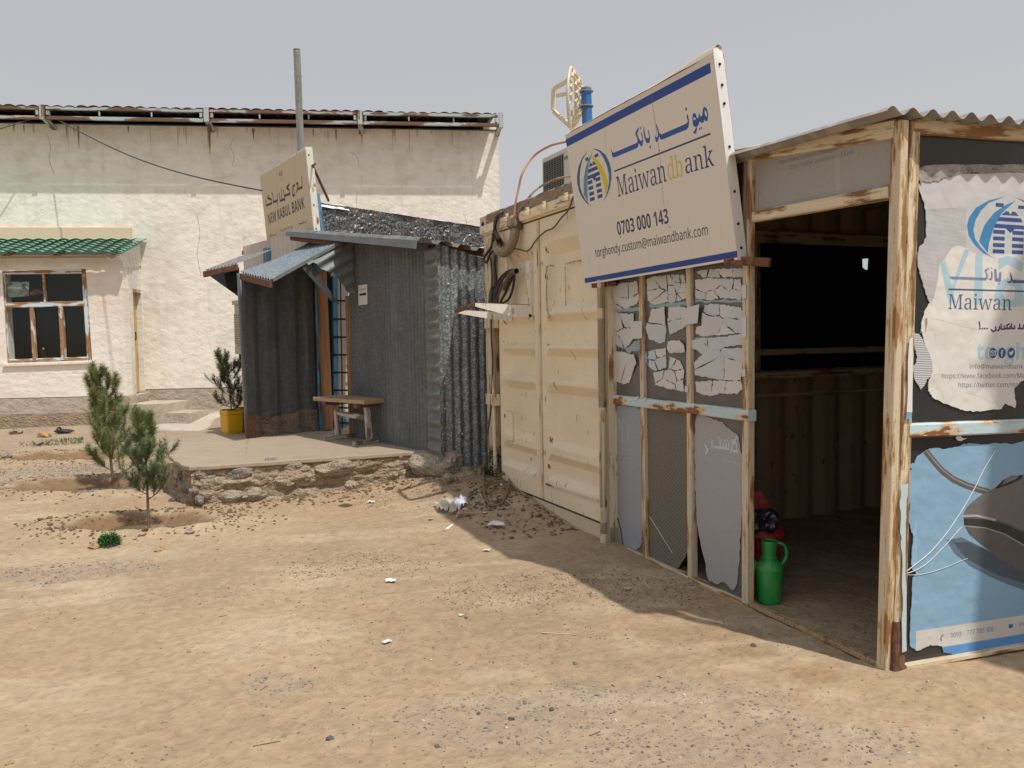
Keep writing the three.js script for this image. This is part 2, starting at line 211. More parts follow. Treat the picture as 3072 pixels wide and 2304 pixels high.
// ---------- naming and labels ----------
const used = {}, numbered = (n) => { const k = used[n] ?? 0; used[n] = k + 1; return k ? n + '_' + String(k).padStart(3, '0') : n; };
function thing(name, label, category, base, group) { const o = new THREE.Group(); o.name = numbered(name); o.position.copy(base); o.userData = { label, category }; if (group) o.userData.group = group; scene.add(o); o.updateMatrixWorld(true); return o; }
function part(name, geoms, mat, parent, label) { // geometry is given in world coordinates
  const list = [].concat(geoms).map(flat); let g = list.length > 1 ? mergeGeometries(list) : list[0].clone(); const w = V(); parent.getWorldPosition(w); g.translate(-w.x, -w.y, -w.z);
  const m = new THREE.Mesh(g, mat); m.name = name; m.castShadow = m.receiveShadow = true; if (label) m.userData.label = label; parent.add(m); m.updateMatrixWorld(true); return m;
}
function solo(name, label, category, geoms, mat, base, group) { const list = [].concat(geoms).map(flat), g = list.length > 1 ? mergeGeometries(list) : list[0]; g.translate(-base.x, -base.y, -base.z); const m = new THREE.Mesh(g, mat); m.name = numbered(name); m.position.copy(base); m.castShadow = m.receiveShadow = true; m.userData = { label, category }; if (group) m.userData.group = group; scene.add(m); return m; }
function struct(name, geoms, mat, kind = 'structure', label) { const list = [].concat(geoms).map(flat), g = list.length > 1 ? mergeGeometries(list) : list[0]; const m = new THREE.Mesh(g, mat); m.name = numbered(name); m.castShadow = m.receiveShadow = true; m.userData.kind = kind; if (label) m.userData.label = label; scene.add(m); return m; }

// ---------- print on real sheets ----------
class Print { // canvas over the rectangle a0,b0 .. a1,b1 of a plane
  constructor(fr, rect, ppm, base, off = 0) { this.fr = fr; this.r = rect; this.k = ppm; this.off = off; this.c = document.createElement('canvas'); this.c.width = Math.round((rect[2] - rect[0]) * ppm); this.c.height = Math.round((rect[3] - rect[1]) * ppm); this.x = this.c.getContext('2d'); if (base) { this.x.fillStyle = base; this.x.fillRect(0, 0, this.c.width, this.c.height); } }
  m(px, py) { const [a, b] = this.fr.hit(px, py, this.off); return [(a - this.r[0]) * this.k, (this.r[3] - b) * this.k]; }
  fill(z, pts, col, hole) { const x = this.x; x.fillStyle = col; x.beginPath(); for (const ring of [pts, ...(hole ?? [])]) { ring.forEach((q, i) => { const [X, Y] = this.m(...z(...q)); i ? x.lineTo(X, Y) : x.moveTo(X, Y); }); x.closePath(); } x.fill('evenodd'); }
  line(z, pts, w, col, cap = 'butt') { const x = this.x; x.strokeStyle = col; x.lineWidth = w; x.lineCap = cap; x.lineJoin = 'round'; x.beginPath(); pts.forEach((q, i) => { const [X, Y] = this.m(...z(...q)); i ? x.lineTo(X, Y) : x.moveTo(X, Y); }); x.stroke(); }
  text(z, str, p0, p1, top, font, col, capK = 0.715) { const x = this.x, A = this.m(...z(...p0)), B = this.m(...z(...p1)), T = this.m(...z(...top)), W = Math.hypot(B[0] - A[0], B[1] - A[1]), an = Math.atan2(B[1] - A[1], B[0] - A[0]), h = Math.abs(-(T[0] - A[0]) * Math.sin(an) + (T[1] - A[1]) * Math.cos(an)); x.save(); x.translate(...A); x.rotate(an); const fs = h / capK; x.font = font.replace('%', fs.toFixed(2) + 'px'); x.scale(W / x.measureText(str).width, 1); x.fillStyle = col; x.textBaseline = 'alphabetic'; x.fillText(str, 0, 0); x.restore(); }
  speckle(n, a, s, dark = true) { const x = this.x; for (let i = 0; i < n; i++) { const X = hash(i, s, 1) * this.c.width, Y = hash(i, s, 2) * this.c.height, r = 0.5 + 2.2 * hash(i, s, 3) ** 3; x.fillStyle = dark ? `rgba(90,70,45,${a * hash(i, s, 4)})` : `rgba(255,255,255,${a * hash(i, s, 4)})`; x.beginPath(); x.ellipse(X, Y, r, r * (0.6 + 2 * hash(i, s, 6)), 0, 0, 6.3); x.fill(); } }
  tex() { const t = new THREE.CanvasTexture(this.c); t.colorSpace = THREE.SRGBColorSpace; t.magFilter = THREE.LinearFilter; return t; }
}
// the round bank emblem in a unit box: centre (0,0), half width 1, half height 1 (y down)
function emblem(x, cx, cy, hw, hh, col, an = 0) {
  x.save(); x.translate(cx, cy); x.rotate(an); const f = (c, pts) => { x.fillStyle = c; x.beginPath(); pts.forEach(([a, b], i) => i ? x.lineTo(a * hw, (b * 2 - 1) * hh) : x.moveTo(a * hw, (b * 2 - 1) * hh)); x.closePath(); x.fill(); };
  const cres = (s, c) => f(c, [[-0.11, 0], [-0.5, 0.08], [-0.8, 0.21], [-0.96, 0.37], [-1, 0.5], [-0.96, 0.65], [-0.82, 0.79], [-0.6, 0.92], [-0.32, 1], [-0.5, 0.93], [-0.66, 0.83], [-0.8, 0.7], [-0.85, 0.56], [-0.8, 0.4], [-0.68, 0.25], [-0.5, 0.12]].map(([a, b]) => [a * s, b]));
  cres(1, col.c1); cres(-1, col.c2);
  for (const [a0, a1, b0, b1] of [[-0.34, -0.15, 0.115, 0.175], [0.2, 0.42, 0.13, 0.185]]) f(col.t, [[a0, b0], [a1, b0], [a1, b1], [a0, b1]]);
  f(col.t, [[-0.2, 0.3], [-0.09, 0.235], [-0.03, 0.235], [0.02, 0.285], [0.06, 0.235], [0.13, 0.235], [0.23, 0.3]]); f(col.t, [[-0.27, 0.335], [0.28, 0.335], [0.32, 0.4], [-0.32, 0.4]]); f(col.t, [[-0.34, 0.445], [0.35, 0.445], [0.38, 0.51], [0.14, 0.51], [0.03, 0.58], [-0.08, 0.51], [-0.38, 0.51]]);
  for (const y of [0.54, 0.645, 0.75, 0.85]) { f(col.t, [[-0.38, y], [-0.1, y], [-0.1, y + 0.062], [-0.38, y + 0.062]]); f(col.t, [[0.08, y], [0.36, y], [0.36, y + 0.062], [0.08, y + 0.062]]); }
  f(col.b, [[0.14, 0.055], [-0.11, 0.14], [-0.37, 0.27], [-0.6, 0.48], [-0.71, 0.74], [-0.5, 0.91], [-0.47, 0.75], [-0.37, 0.51], [-0.19, 0.27]]);
  if (col.y) f(col.y, [[-0.1, 0.1], [0.2, 0.17], [0.45, 0.3], [0.66, 0.5], [0.76, 0.72], [0.56, 0.92], [0.5, 0.7], [0.4, 0.5], [0.2, 0.27]]);
  x.restore();
}

// ---------- surveyed planes ----------
const C0 = level(2668, 2012), L0 = level(1825, 1622);
const K = new Fr(C0, C0.clone().sub(L0));                       // kiosk side wall
const F = new Fr(C0, azim(72.1));                               // kiosk front wall
const ca = level(1808, 1568, 0.15).setY(0), cb = level(1470, 1433, 0.15).setY(0);
const B = new Fr(ca, ca.clone().sub(cb));                       // container door end
const BS = new Fr(ca, azim(66.5));                              // container long side, seen through the kiosk door
const PH = 0.36;                                                // platform height
const HC = level(1318, 1361, PH), DR = level(1062, 1312, PH), CC = level(966, 1290, PH), WL = level(738, 1313, PH);
const H = new Fr(HC, HC.clone().sub(DR));                       // tin hut, left wall
const R = new Fr(HC, azim(58));                                 // tin hut, right wall
const W2 = new Fr(CC, CC.clone().sub(WL));                      // wing wall
const CB = new Fr(CC, azim(48));                                // cabin front
const CL = new Fr(CC, HC.clone().sub(DR));                      // cabin left wall
const WH = new Fr(V(-6.1, 0, -15.7), azim(82.5));               // warehouse front
const AN = new Fr(level(140, 1290), azim(82.5));                // annex front
const anR = AN.hit(384, 1200)[0];
const AS = new Fr(AN.at(anR, 0, 0), azim(-7.5));                // annex side with the yellow door

// ---------- ground ----------
const basins = [[level(415, 1572), 0.62, 0.36], [level(315, 1458), 0.95, 0.5], [level(225, 1372), 0.8, 0.45]];
const pfA = level(572, 1400, PH).setY(0), pfB = level(1300, 1350, PH).setY(0), pfU = pfB.clone().sub(pfA).normalize();
const seg = (p, a, b) => { const ab = b.clone().sub(a), t = clamp(p.clone().sub(a).dot(ab) / ab.lengthSq()); return [p.distanceTo(a.clone().addScaledVector(ab, t)), t]; };
function groundH(x, z) {
  let h = 0; const p = V(x, 0, z);
  { const [d, t] = seg(p, pfA, pfB.clone().addScaledVector(pfU, 0.5)); h += (0.0 + 0.19 * sst(0.5, 1.0, t)) * Math.exp(-Math.pow(d / (0.35 + 0.45 * t), 2)); }
  { const [d, t] = seg(p, ca, cb.clone().addScaledVector(cb.clone().sub(ca).normalize(), 0.6)); h = Math.max(h, (0.02 + 0.2 * sst(0.05, 0.8, t)) * Math.exp(-Math.pow(d / (0.25 + 0.5 * t), 2))); }
  for (const [c, a, b] of basins) { const q = Math.hypot((x - c.x) / a, (z - c.z) / b); const nz = fw(x * 5 + 40, z * 5 + 40, 2, 5); h += -0.07 * (1 - sst(0.6, 1.0, q)) + (0.015 + 0.05 * nz) * Math.exp(-Math.pow((q - 1.14) / 0.24, 2)); }
  h += 0.2 * sst(-13.6, -15.8, z);
  const near = Math.exp(-Math.max(0, Math.hypot(x, z) - 6) / 9);
  h += (fw(x * 0.9 + 50, z * 0.9 + 50, 3, 2) - 0.5) * 0.035 + (fw(x * 4 + 90, z * 4 + 90, 3, 3) - 0.5) * 0.026 * near + (fw(x * 13 + 10, z * 13 + 10, 3, 4) - 0.5) * 0.014 * near;
  return h;
}
const gravelC = [[level(1750, 2180), 0.95, 0.42], [level(2250, 2230), 0.6, 0.35], [level(830, 2050), 0.16, 0.1], [level(120, 1710), 0.7, 0.3], [level(120, 1420), 1.6, 0.9], [level(560, 1290), 1.7, 0.8]];
const dampC = [[level(2080, 1905), 0.3, 0.17], [level(2230, 1960), 0.24, 0.13], [level(1960, 1838), 0.15, 0.07], [level(2440, 2030), 0.13, 0.11], [level(1560, 1500), 0.45, 0.6]];
const gritC = [[level(1750, 1760), 0.8, 0.42], [level(1350, 1450, 0.1), 1.0, 0.9], [level(1100, 1690), 0.5, 0.3]];
const zone = (list, x, z, s) => { let m = 0; for (const [c, a, b] of list) m = Math.max(m, 1 - sst(0.55, 1.1, Math.hypot((x - c.x) / a, (z - c.z) / b) + (fw(x * 3.2 + 30, z * 3.2 + 30, 4, s) - 0.5) * 1.5)); return m; };
{
  const axis = (lo, hi, step, far) => { const a = []; for (let x = lo; x <= hi + 1e-6; x += step) a.push(x); const l = [], r = []; for (let d = step, x = lo, y = hi; d < far; d *= 1.35) { x -= d; y += d; l.unshift(x); r.push(y); } return [...l, ...a, ...r]; };
  const xs = axis(-9.5, 3.6, 0.034, 900), zs = axis(-13.5, -2.2, 0.03, 900), pos = [], col = [], uv = [], idx = [];
  for (const z of zs) for (const x of xs) {
    pos.push(x, groundH(x, z), z); uv.push(x, z);
    let c = SAND; const t = fw(x * 0.8 + 7, z * 0.8 + 7, 5, 15); c = mul(c, 0.86 + 0.28 * t);
    const red = fw(x * 0.35 + 70, z * 0.35 + 70, 3, 16); c = mix(c, [0.385, 0.262, 0.155], 0.5 * sst(0.45, 0.7, red));
    const pale = fw(x * 1.6 + 20, z * 3.4 + 20, 4, 18); c = mix(c, [0.43, 0.33, 0.222], 0.75 * sst(0.56, 0.68, pale));
    c = mix(c, [0.28, 0.235, 0.185], 0.3 * zone(gravelC, x, z, 61)); c = mix(c, [0.28, 0.175, 0.095], 0.6 * zone(dampC, x, z, 62));
    for (const [b, a, bb] of basins) { const q = Math.hypot((x - b.x) / a, (z - b.z) / bb) + (fw(x * 6, z * 6 + 50, 3, 19) - 0.5) * 0.3; c = mix(c, [0.2, 0.118, 0.062], 0.9 * (1 - sst(0.86, 1.06, q))); }
    if (z < -11) c = mix(c, [0.31, 0.25, 0.19], 0.5 * sst(-11, -13, z));
    col.push(c[0] / 0.8 * 1.0, c[1] / 0.8, c[2] / 0.8);
  }
  const nx = xs.length; for (let j = 0; j < zs.length - 1; j++) for (let i = 0; i < nx - 1; i++) { const a = j * nx + i; idx.push(a, a + nx, a + 1, a + 1, a + nx, a + nx + 1); }
  const g = new THREE.BufferGeometry(); g.setAttribute('position', new THREE.Float32BufferAttribute(pos, 3)); g.setAttribute('uv', new THREE.Float32BufferAttribute(uv, 2)); g.setAttribute('color', new THREE.Float32BufferAttribute(col, 3)); g.setIndex(idx); g.computeVertexNormals();
  const m = new THREE.Mesh(g, M.sand); m.name = 'ground'; m.userData.kind = 'structure'; m.receiveShadow = m.castShadow = true; scene.add(m);
}
const gp = (px, py, guess = 0) => { let h = guess, p; for (let i = 0; i < 8; i++) { p = level(px, py, h); h = groundH(p.x, p.z); } return p.setY(h); };
// loose stones too many to count
{
  const geos = [rock(1, 3, 1, 0.6, 0.9, 0, 0.5), rock(1, 8, 1.2, 0.55, 0.8, 0, 0.6)].map((g) => g);
  const lists = [[], []], cols = [[], []];
  for (let i = 0; i < 420000 && lists[0].length + lists[1].length < 76000; i++) {
    const r = Math.pow(rnd(), 0.75), z = -2.4 - r * 9.5, x = rr(-0.66, 0.66) * -z; if (x > 2.2 && z < -3.4) continue;
    const gr = zone(gravelC, x, z, 61), gt = zone(gritC, x, z, 63), n = fw(x * 1.5 + 11, z * 1.5 + 11, 3, 64);
    let dens = 0.008 + 0.22 * gr + 0.42 * gt + 0.05 * sst(0.52, 0.66, n); for (const [b, a, bb] of basins) { const q = Math.hypot((x - b.x) / a, (z - b.z) / bb); if (q < 0.95) dens *= 0.1; }
    if (rnd() > dens) continue;
    const s = (0.0017 + 0.0035 * Math.pow(rnd(), 4)) * (1 + 0.35 * gr) * (0.75 + 0.08 * -z), k = rnd() < 0.5 ? 0 : 1;
    const m = new THREE.Matrix4().compose(V(x, groundH(x, z) + s * 0.25, z), new THREE.Quaternion().setFromEuler(new THREE.Euler(rr(-0.3, 0.3), rr(0, 6.3), rr(-0.3, 0.3))), V(s * rr(0.8, 1.5), s, s * rr(0.8, 1.2)));
    lists[k].push(m); const g = gr > 0.3 ? mix([0.33, 0.285, 0.23], [0.15, 0.135, 0.125], rnd()) : mix([0.29, 0.215, 0.14], [0.12, 0.085, 0.06], Math.pow(rnd(), 1.5)); cols[k].push(rnd() < 0.03 ? [0.55, 0.52, 0.46] : g);
  }
  geos.forEach((g, k) => { const im = new THREE.InstancedMesh(g, std({ color: C(1, 1, 1), roughness: 1 }), lists[k].length); lists[k].forEach((m, i) => { im.setMatrixAt(i, m); im.setColorAt(i, C(...cols[k][i])); }); im.name = numbered('gravel'); im.userData.kind = 'stuff'; im.userData.label = 'small loose gravel scattered over the sandy yard'; im.castShadow = im.receiveShadow = true; scene.add(im); });
  // clods dug out round the tree basins, at the foot of the platform and along the container
  const g = rock(1, 5, 1, 0.62, 0.9, 1, 0.5), im = []; const add = (x, z, s) => im.push(new THREE.Matrix4().compose(V(x, groundH(x, z) + s * 0.15, z), new THREE.Quaternion().setFromEuler(new THREE.Euler(rr(-0.4, 0.4), rr(0, 6.3), rr(-0.4, 0.4))), V(s * rr(0.8, 1.4), s, s * rr(0.8, 1.2))));
  for (const [b, a, bb] of basins) for (let i = 0; i < 460; i++) { const t = rr(0, 6.283), q = 1.1 + 0.3 * (rnd() + rnd() - 1) + 0.7 * rnd() ** 3; add(b.x + Math.cos(t) * a * q, b.z + Math.sin(t) * bb * q, rr(0.004, 0.013) * (rnd() < 0.05 ? 2 : 1)); }
  for (let i = 0; i < 420; i++) { const t = rnd(), e = rnd() ** 2 * 0.55 + 0.03, p = ca.clone().lerp(cb, 0.15 + t * 1.0).addScaledVector(B.n, e); add(p.x, p.z, rr(0.004, 0.013) * (rnd() < 0.07 ? 2 : 1)); }
  for (let i = 0; i < 260; i++) { const p = pfA.clone().addScaledVector(pfU, rr(-0.1, 2.5)).addScaledVector(V(-pfU.z, 0, pfU.x), rnd() ** 2 * 0.35 + 0.03); add(p.x, p.z, rr(0.006, 0.018)); }
  const mm = new THREE.InstancedMesh(g, M.mud, im.length); im.forEach((m, i) => mm.setMatrixAt(i, m)); mm.name = 'earth_clods'; mm.userData.kind = 'stuff'; mm.userData.label = 'crumbled earth clods round the tree basins and wall feet'; mm.castShadow = mm.receiveShadow = true; scene.add(mm);
}
// puddles in the two front basins
{ const mat = phy({ color: C(0.16, 0.115, 0.07), roughness: 0.08 });
  for (const [k, rx, rz, ox, oz] of [[0, 0.3, 0.12, 0.1, -0.02], [1, 0.55, 0.2, 0.05, 0.0]]) { const c = basins[k][0], pts = []; for (let i = 0; i < 40; i++) { const t = i / 40 * 6.283, q = 0.8 + 0.5 * fw(Math.cos(t) * 2 + 9, Math.sin(t) * 2 + 9, 3, k + 3); pts.push(new THREE.Vector2(Math.cos(t) * rx * q, Math.sin(t) * rz * q)); } const y = groundH(c.x + ox, c.z + oz) + 0.03; struct('puddle_water', new THREE.ShapeGeometry(new THREE.Shape(pts)).rotateX(-Math.PI / 2).translate(c.x + ox, y, c.z + oz), mat); } }
// distant hill, air haze painted into its pale colour
{ const g = surf((s, t) => { const az = -30 + 80 * s, r = 420 + 260 * t, h = -4 + Math.sin(Math.min(1, t * 1.3) * Math.PI / 2) * (76 + 20 * fw(s * 9 + 3, 1, 4, 7)) * (0.8 + 0.2 * sst(0.2, 0.45, s) - 0.75 * sst(0.44, 0.6, s)) + 8 * fw(s * 30, t * 6, 3, 9) * t; const p = azim(az).multiplyScalar(r).setY(h); return { p, uv: [p.x, p.z] }; }, 160, 14); struct('hills', g, M.hill); }

// ---------- warehouse at the back ----------
{
  const a0 = -9, a1 = WH.hit(1496, 450)[0], top = WH.hit(700, 381)[1], pl = WH.hit(560, 1165)[1], deep = -9;
  const st = WH.hit(700, 566)[1];
  const o = thing('warehouse', 'long cream plastered warehouse with rusty railed eave behind the huts', 'warehouse', WH.at(a0 + 8, 0, 0));
  part('wall', [gbox(WH, a0, a1, pl, top, -0.3, 0)], M.plasterOld, o);
  part('plinth', [gbox(WH, a0, a1 + 0.04, -0.3, pl - 0.015, -0.3, 0.045)], M.plinth, o);
  part('side_wall', gbox(WH, a1 - 0.3, a1 - 0.002, -0.2, top - 0.01, deep, -0.301), M.plasterOld, o); part('side_wall', gbox(WH, a0, a0 + 0.3, -0.2, top - 0.01, deep, -0.301), M.plasterOld, o);
  part('rear_wall', gbox(WH, a0 + 0.3, a1 - 0.3, -0.2, top + 0.9, deep - 0.3, deep), M.plasterOld, o);
  for (const [px, py, len, w] of [[235, 385, 0.42, 0.03], [200, 382, 0.25, 0.02], [222, 384, 0.18, 0.012], [72, 378, 0.15, 0.02], [42, 377, 0.12, 0.02], [628, 392, 0.5, 0.05], [1008, 394, 0.22, 0.03], [1085, 396, 0.3, 0.025], [940, 394, 0.15, 0.02], [385, 388, 0.12, 0.03], [760, 392, 0.2, 0.04]]) { const [a] = WH.hit(px, py); const q = []; for (let i = 0; i <= 8; i++) q.push([a + w * (0.5 + 0.3 * hash(i, px, 1)) * (1 - i / 9), top - 0.02 - len * i / 8]); for (let i = 8; i >= 0; i--) q.push([a - w * (0.5 + 0.3 * hash(i, px, 2)) * (1 - i / 9), top - 0.02 - len * i / 8]); part('rust_stain', poly(WH, q, 0.001, 0.004), std({ color: C(0.32, 0.2, 0.09), roughness: 0.95 }), o); }
  { const soft = std({ color: C(0.62, 0.54, 0.44), roughness: 0.95 }); for (let i = 0; i < 34; i++) { const a = lerp(-3.2, a1 - 0.3, hash(i, 1, 301)), w = 0.008 + 0.02 * hash(i, 2, 301), len = 0.08 + 0.5 * hash(i, 3, 301) ** 2; part('drip_stain', poly(WH, jag([[a - w, top - 0.01], [a - w * 0.3, top - len], [a + w * 0.2, top - len], [a + w, top - 0.01]], 5, 0.006, i), 0.001, 0.003), soft, o); }
    for (const pts of [[[700, 415], [692, 440], [703, 470], [696, 500]], [[1050, 455], [1070, 470], [1078, 500]], [[1390, 640], [1398, 660], [1402, 690]], [[1072, 575], [1070, 610], [1073, 640]], [[590, 640], [600, 700], [592, 760], [604, 830]], [[140, 400], [152, 440], [148, 480], [162, 520]]]) part('crack', tube(pts.map(([x, y]) => WH.p(x, y, 0.0)), 0.0032, 14, 4), M.plinth, o); }
  const ov = 0.5, ya = WH.hit(700, 366, ov)[1], yb = WH.hit(700, 345, ov)[1], hgt = (px, py) => WH.hit(px, py, ov)[1];
  const yl = hgt(700, 363), yu = hgt(700, 334.5), ae = WH.hit(1503, 380, ov)[0];
  // fascia trusses: bays between brackets
  const stops = [a0, ...[-480, -190, 129, 620, 1080].map((x) => WH.hit(x, 350, ov)[0]), ae];
  for (let i = 0; i < stops.length - 1; i++) {
    const l = stops[i] + 0.06, r = stops[i + 1] - 0.06, m = i % 3 == 1 ? M.steelRusty : i == 5 ? M.steelPeel : i % 2 ? M.steelPeel : M.steelRusty;
    part('lower_rail', bar(WH.at(l, yl, ov), WH.at(r, yl, ov), 0.05, 0.062), m, o); part('upper_rail', bar(WH.at(l, yu, ov), WH.at(r, yu, ov), 0.05, 0.058), m, o);
    for (const e of [l + 0.03, r - 0.03]) part('end_post', bar(WH.at(e, yl + 0.05, ov), WH.at(e, yu - 0.045, ov), 0.05, 0.08, WH.n), M.steelPeel, o);
    const n = Math.round((r - l) / 0.78); for (let k = 1; k < n; k++) { const a = lerp(l, r, k / n); part('rail_post', bar(WH.at(a, yl + 0.05, ov), WH.at(a, yu - 0.045, ov), 0.025, 0.03, WH.n), M.steelPeel, o); }
    if (i) part('bracket', [bar(WH.at(stops[i], top - 0.08, 0.02), WH.at(stops[i], yl + 0.02, ov), 0.09, 0.06), bar(WH.at(stops[i], yl - 0.03, ov + 0.02), WH.at(stops[i], yu + 0.05, ov + 0.02), 0.09, 0.05, WH.n)], i == 2 ? M.steelRusty : M.steelPeel, o);
  }
  part('bracket', [bar(WH.at(ae - 0.02, top - 0.08, 0.0), WH.at(ae - 0.02, yl, ov), 0.09, 0.06), bar(WH.at(ae, yl - 0.05, ov), WH.at(ae, yu + 0.06, ov), 0.08, 0.06, WH.n)], M.steelPeel, o);
  // roof: corrugated sheets laid side by side
  const y0 = hgt(700, 329.5) - 0.02; let e = 0; for (let a = a0; a < ae - 0.2; a += 1.06, e++) { const b = Math.min(a + 1.1, ae + 0.06), lift = 0.012 * (e % 2) + 0.012 * hash(e, 3, 3), over = 0.028 + 0.006 * hash(e, 4, 3); part('roof_sheet', surf((s, t) => { const x = lerp(a, b, s); const p = WH.at(x, y0 + lift + 0.032 * Math.abs(Math.sin(x * Math.PI / 0.2)) ** 0.8 + (ov + over - t * 9.8) * 0 + t * 0.85, ov + over - t * (9.9)); return { p, uv: [x, t * 9.9] }; }, 66, 3), M.roofDark, o); }
  part('attic_floor', gbox(WH, a0 + 0.3, a1 - 0.3, top - 0.2, top - 0.1, deep, -0.3), M.dark, o);
  part('gable', poly(new Fr(WH.at(a1 - 0.14, 0, -0.3), azim(-7.5)), [[0, top - 0.01], [8.6, top - 0.01], [8.6, y0 + 0.8], [0, y0 + 0.05]], -0.12, 0.12), M.plasterOld, o);
  part('soffit', gbox(WH, a0, a1 - 0.02, top + 0.001, top + 0.02, -0.3, 0.02), M.roofDark, o);
}
// ---------- annex with green roof ----------
{
  const o = thing('annex_house', 'low whitewashed annex with green tile roof and blue window frame', 'house', AN.at(-1, 0, 0));
  const aL = -4.6, aR = anR, pl = AN.hit(140, 1192)[1], top = AN.hit(200, 800)[1] + 0.2, dp = AN.at(0, 0, 0).sub(WH.o).dot(WH.n); // depth back to the warehouse wall
  const w = [AN.hit(6, 814), AN.hit(258, 806), AN.hit(277, 1081), AN.hit(22, 1090)];
  const hole = [[w[3][0], w[3][1]], [w[2][0], w[2][1]], [w[1][0], w[1][1]], [w[0][0], w[0][1]]];
  part('wall', poly(AN, [[aL, pl], [aR, pl], [aR, top], [aL, top]], -0.3, 0, null, [hole]), M.plasterWhite, o);
  part('plinth', [gbox(AN, aL, aR + 0.04, pl - 0.28, pl - 0.012, -0.3, 0.03)], M.plinth, o);
  part('plinth', [gbox(AN, aL, aR + 0.06, -0.2, pl - 0.285, -0.3, 0.05)], M.mortar, o, 'rough lower plinth course of broken render');
  // side wall with door
  const D0 = AS.hit(408, 1100)[0], D1 = AS.hit(431, 1100)[0] + 0.05, dt = AS.hit(410, 868)[1], sd = dp;
  part('side_wall', poly(AS, [[0.001, pl - 0.01], [D0, pl - 0.01], [D0, dt], [D1, dt], [D1, pl - 0.01], [sd, pl - 0.01], [sd, top - 0.1], [0.001, top - 0.24]], -0.26, -0.002), M.plasterGrey, o);
  part('side_plinth', gbox(AS, -0.03, sd, -0.2, pl - 0.02, -0.3, 0.06), M.plinth, o);
  const door = part('door', gbox(AS, D0 + 0.01, D1 - 0.01, pl, dt - 0.06, -0.16, -0.1), M.doorYellow, o);
  part('lock', bar(AS.at(D0 + 0.12, pl + 1.02, -0.09), AS.at(D0 + 0.12, pl + 1.14, -0.09), 0.03, 0.03), M.dark, door); part('handle', [tube([AS.at(D0 + 0.18, pl + 0.98, -0.08), AS.at(D0 + 0.3, pl + 0.98, -0.07), AS.at(D0 + 0.3, pl + 1.12, -0.07)], 0.012, 10, 5)], M.dark, door);
  part('lintel', gbox(AS, D0 - 0.02, D1 + 0.02, dt - 0.06, dt + 0.02, -0.22, -0.004), M.woodBare, o);
  // window
  const P = (q, c = 0) => AN.at(q[0], q[1], c), z = Zm(0, 680, 4), h2 = (x, y) => AN.hit(...z(x, y), -0.06), Q = (x, y) => AN.at(...h2(x, y), -0.06);
  const win = part('window', [bar(Q(20, 540), Q(1020, 528), 0.07, 0.1), bar(Q(90, 1625), Q(1095, 1590), 0.07, 0.09), bar(Q(20, 520), Q(85, 1650), 0.1, 0.07, AN.n), bar(Q(1020, 510), Q(1090, 1610), 0.1, 0.07, AN.n)], M.woodBlue, o);
  part('transom', bar(Q(70, 945), Q(1040, 920), 0.065, 0.09), M.woodBlue, win);
  part('mullion', bar(Q(525, 570), Q(550, 910), 0.04, 0.06, AN.n), M.woodBare, win); part('mullion', bar(Q(385, 960), Q(425, 1605), 0.06, 0.09, AN.n), M.woodBare, win); part('mullion', bar(Q(735, 950), Q(770, 1600), 0.065, 0.11, AN.n), M.woodBare, win);
  const pane = (q) => part('pane', poly(AN, q.map((e) => h2(...e)), -0.075, -0.071), M.glassDark, win);
  pane([[55, 900], [540, 900], [520, 570], [40, 575]]); pane([[560, 895], [1010, 885], [995, 565], [540, 570]]); pane([[130, 1585], [385, 1580], [350, 970], [95, 980]]); pane([[465, 1580], [725, 1570], [685, 965], [425, 970]]); pane([[815, 1560], [1065, 1560], [1030, 955], [775, 960]]);
  part('sill', bar(AN.at(w[3][0] - 0.05, w[3][1] - 0.03, -0.04), AN.at(w[2][0] + 0.05, w[2][1] - 0.03, -0.04), 0.18, 0.05), M.plasterWhite, o);
  const rb = -(dp - 0.04);
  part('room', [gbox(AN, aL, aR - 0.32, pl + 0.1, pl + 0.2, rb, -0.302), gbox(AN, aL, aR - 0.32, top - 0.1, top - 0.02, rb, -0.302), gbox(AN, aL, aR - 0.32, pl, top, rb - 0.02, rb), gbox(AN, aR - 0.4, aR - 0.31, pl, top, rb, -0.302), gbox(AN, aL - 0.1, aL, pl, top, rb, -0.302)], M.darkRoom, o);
  // roof of pressed green tiles in courses, rising to the warehouse wall
  const e0 = AN.hit(200, 762, 0.32)[1], yv = AS.hit(441, 724, 0.08)[1], aE = AN.hit(368, 757, 0.3)[0] + 0.02, rows = 8, run = dp + 0.3;
  for (let r = 0; r < rows; r++) part('roof_course', surf((s, t) => { const a = lerp(aL, aE + 0.02, s), q = (r + t) / rows, sag = 0.012 * (fw(a * 2 + 5, r + 0.5, 2, 6) - 0.5); const p = AN.at(a, lerp(e0, yv, q) + 0.03 * Math.abs(Math.sin(a * Math.PI / 0.21 + (r % 2) * 0)) + 0.032 * (1 - t) + sag, 0.32 - q * run); return { p, uv: [a, q * run] }; }, 150, 3), M.green, o);
  part('flashing', bar(AN.at(aL, yv + 0.1, -dp + 0.03), AN.at(aE - 0.25, yv + 0.1, -dp + 0.03), 0.06, 0.26), std({ color: C(0.68, 0.5, 0.36), roughness: 0.95 }), o);
  for (const x of [28, 178, 350]) part('rafter', bar(AN.at(AN.hit(x, 770)[0], e0 - 0.045, 0.24), AN.at(AN.hit(x, 770)[0], e0 + 0.1, -0.2), 0.06, 0.06), M.wood, o);
  part('eave_board', bar(AN.at(aL, e0 - 0.035, 0.2), AN.at(aR - 0.02, e0 - 0.035, 0.2), 0.1, 0.03), M.wood, o);
  part('gable_render', poly(AS, [[0.0, top - 0.24], [sd, top - 0.1], [sd, yv - 0.06], [-0.26, e0 - 0.03], [-0.02, e0 - 0.1]], -0.2, 0.02), M.plasterGrey, o);
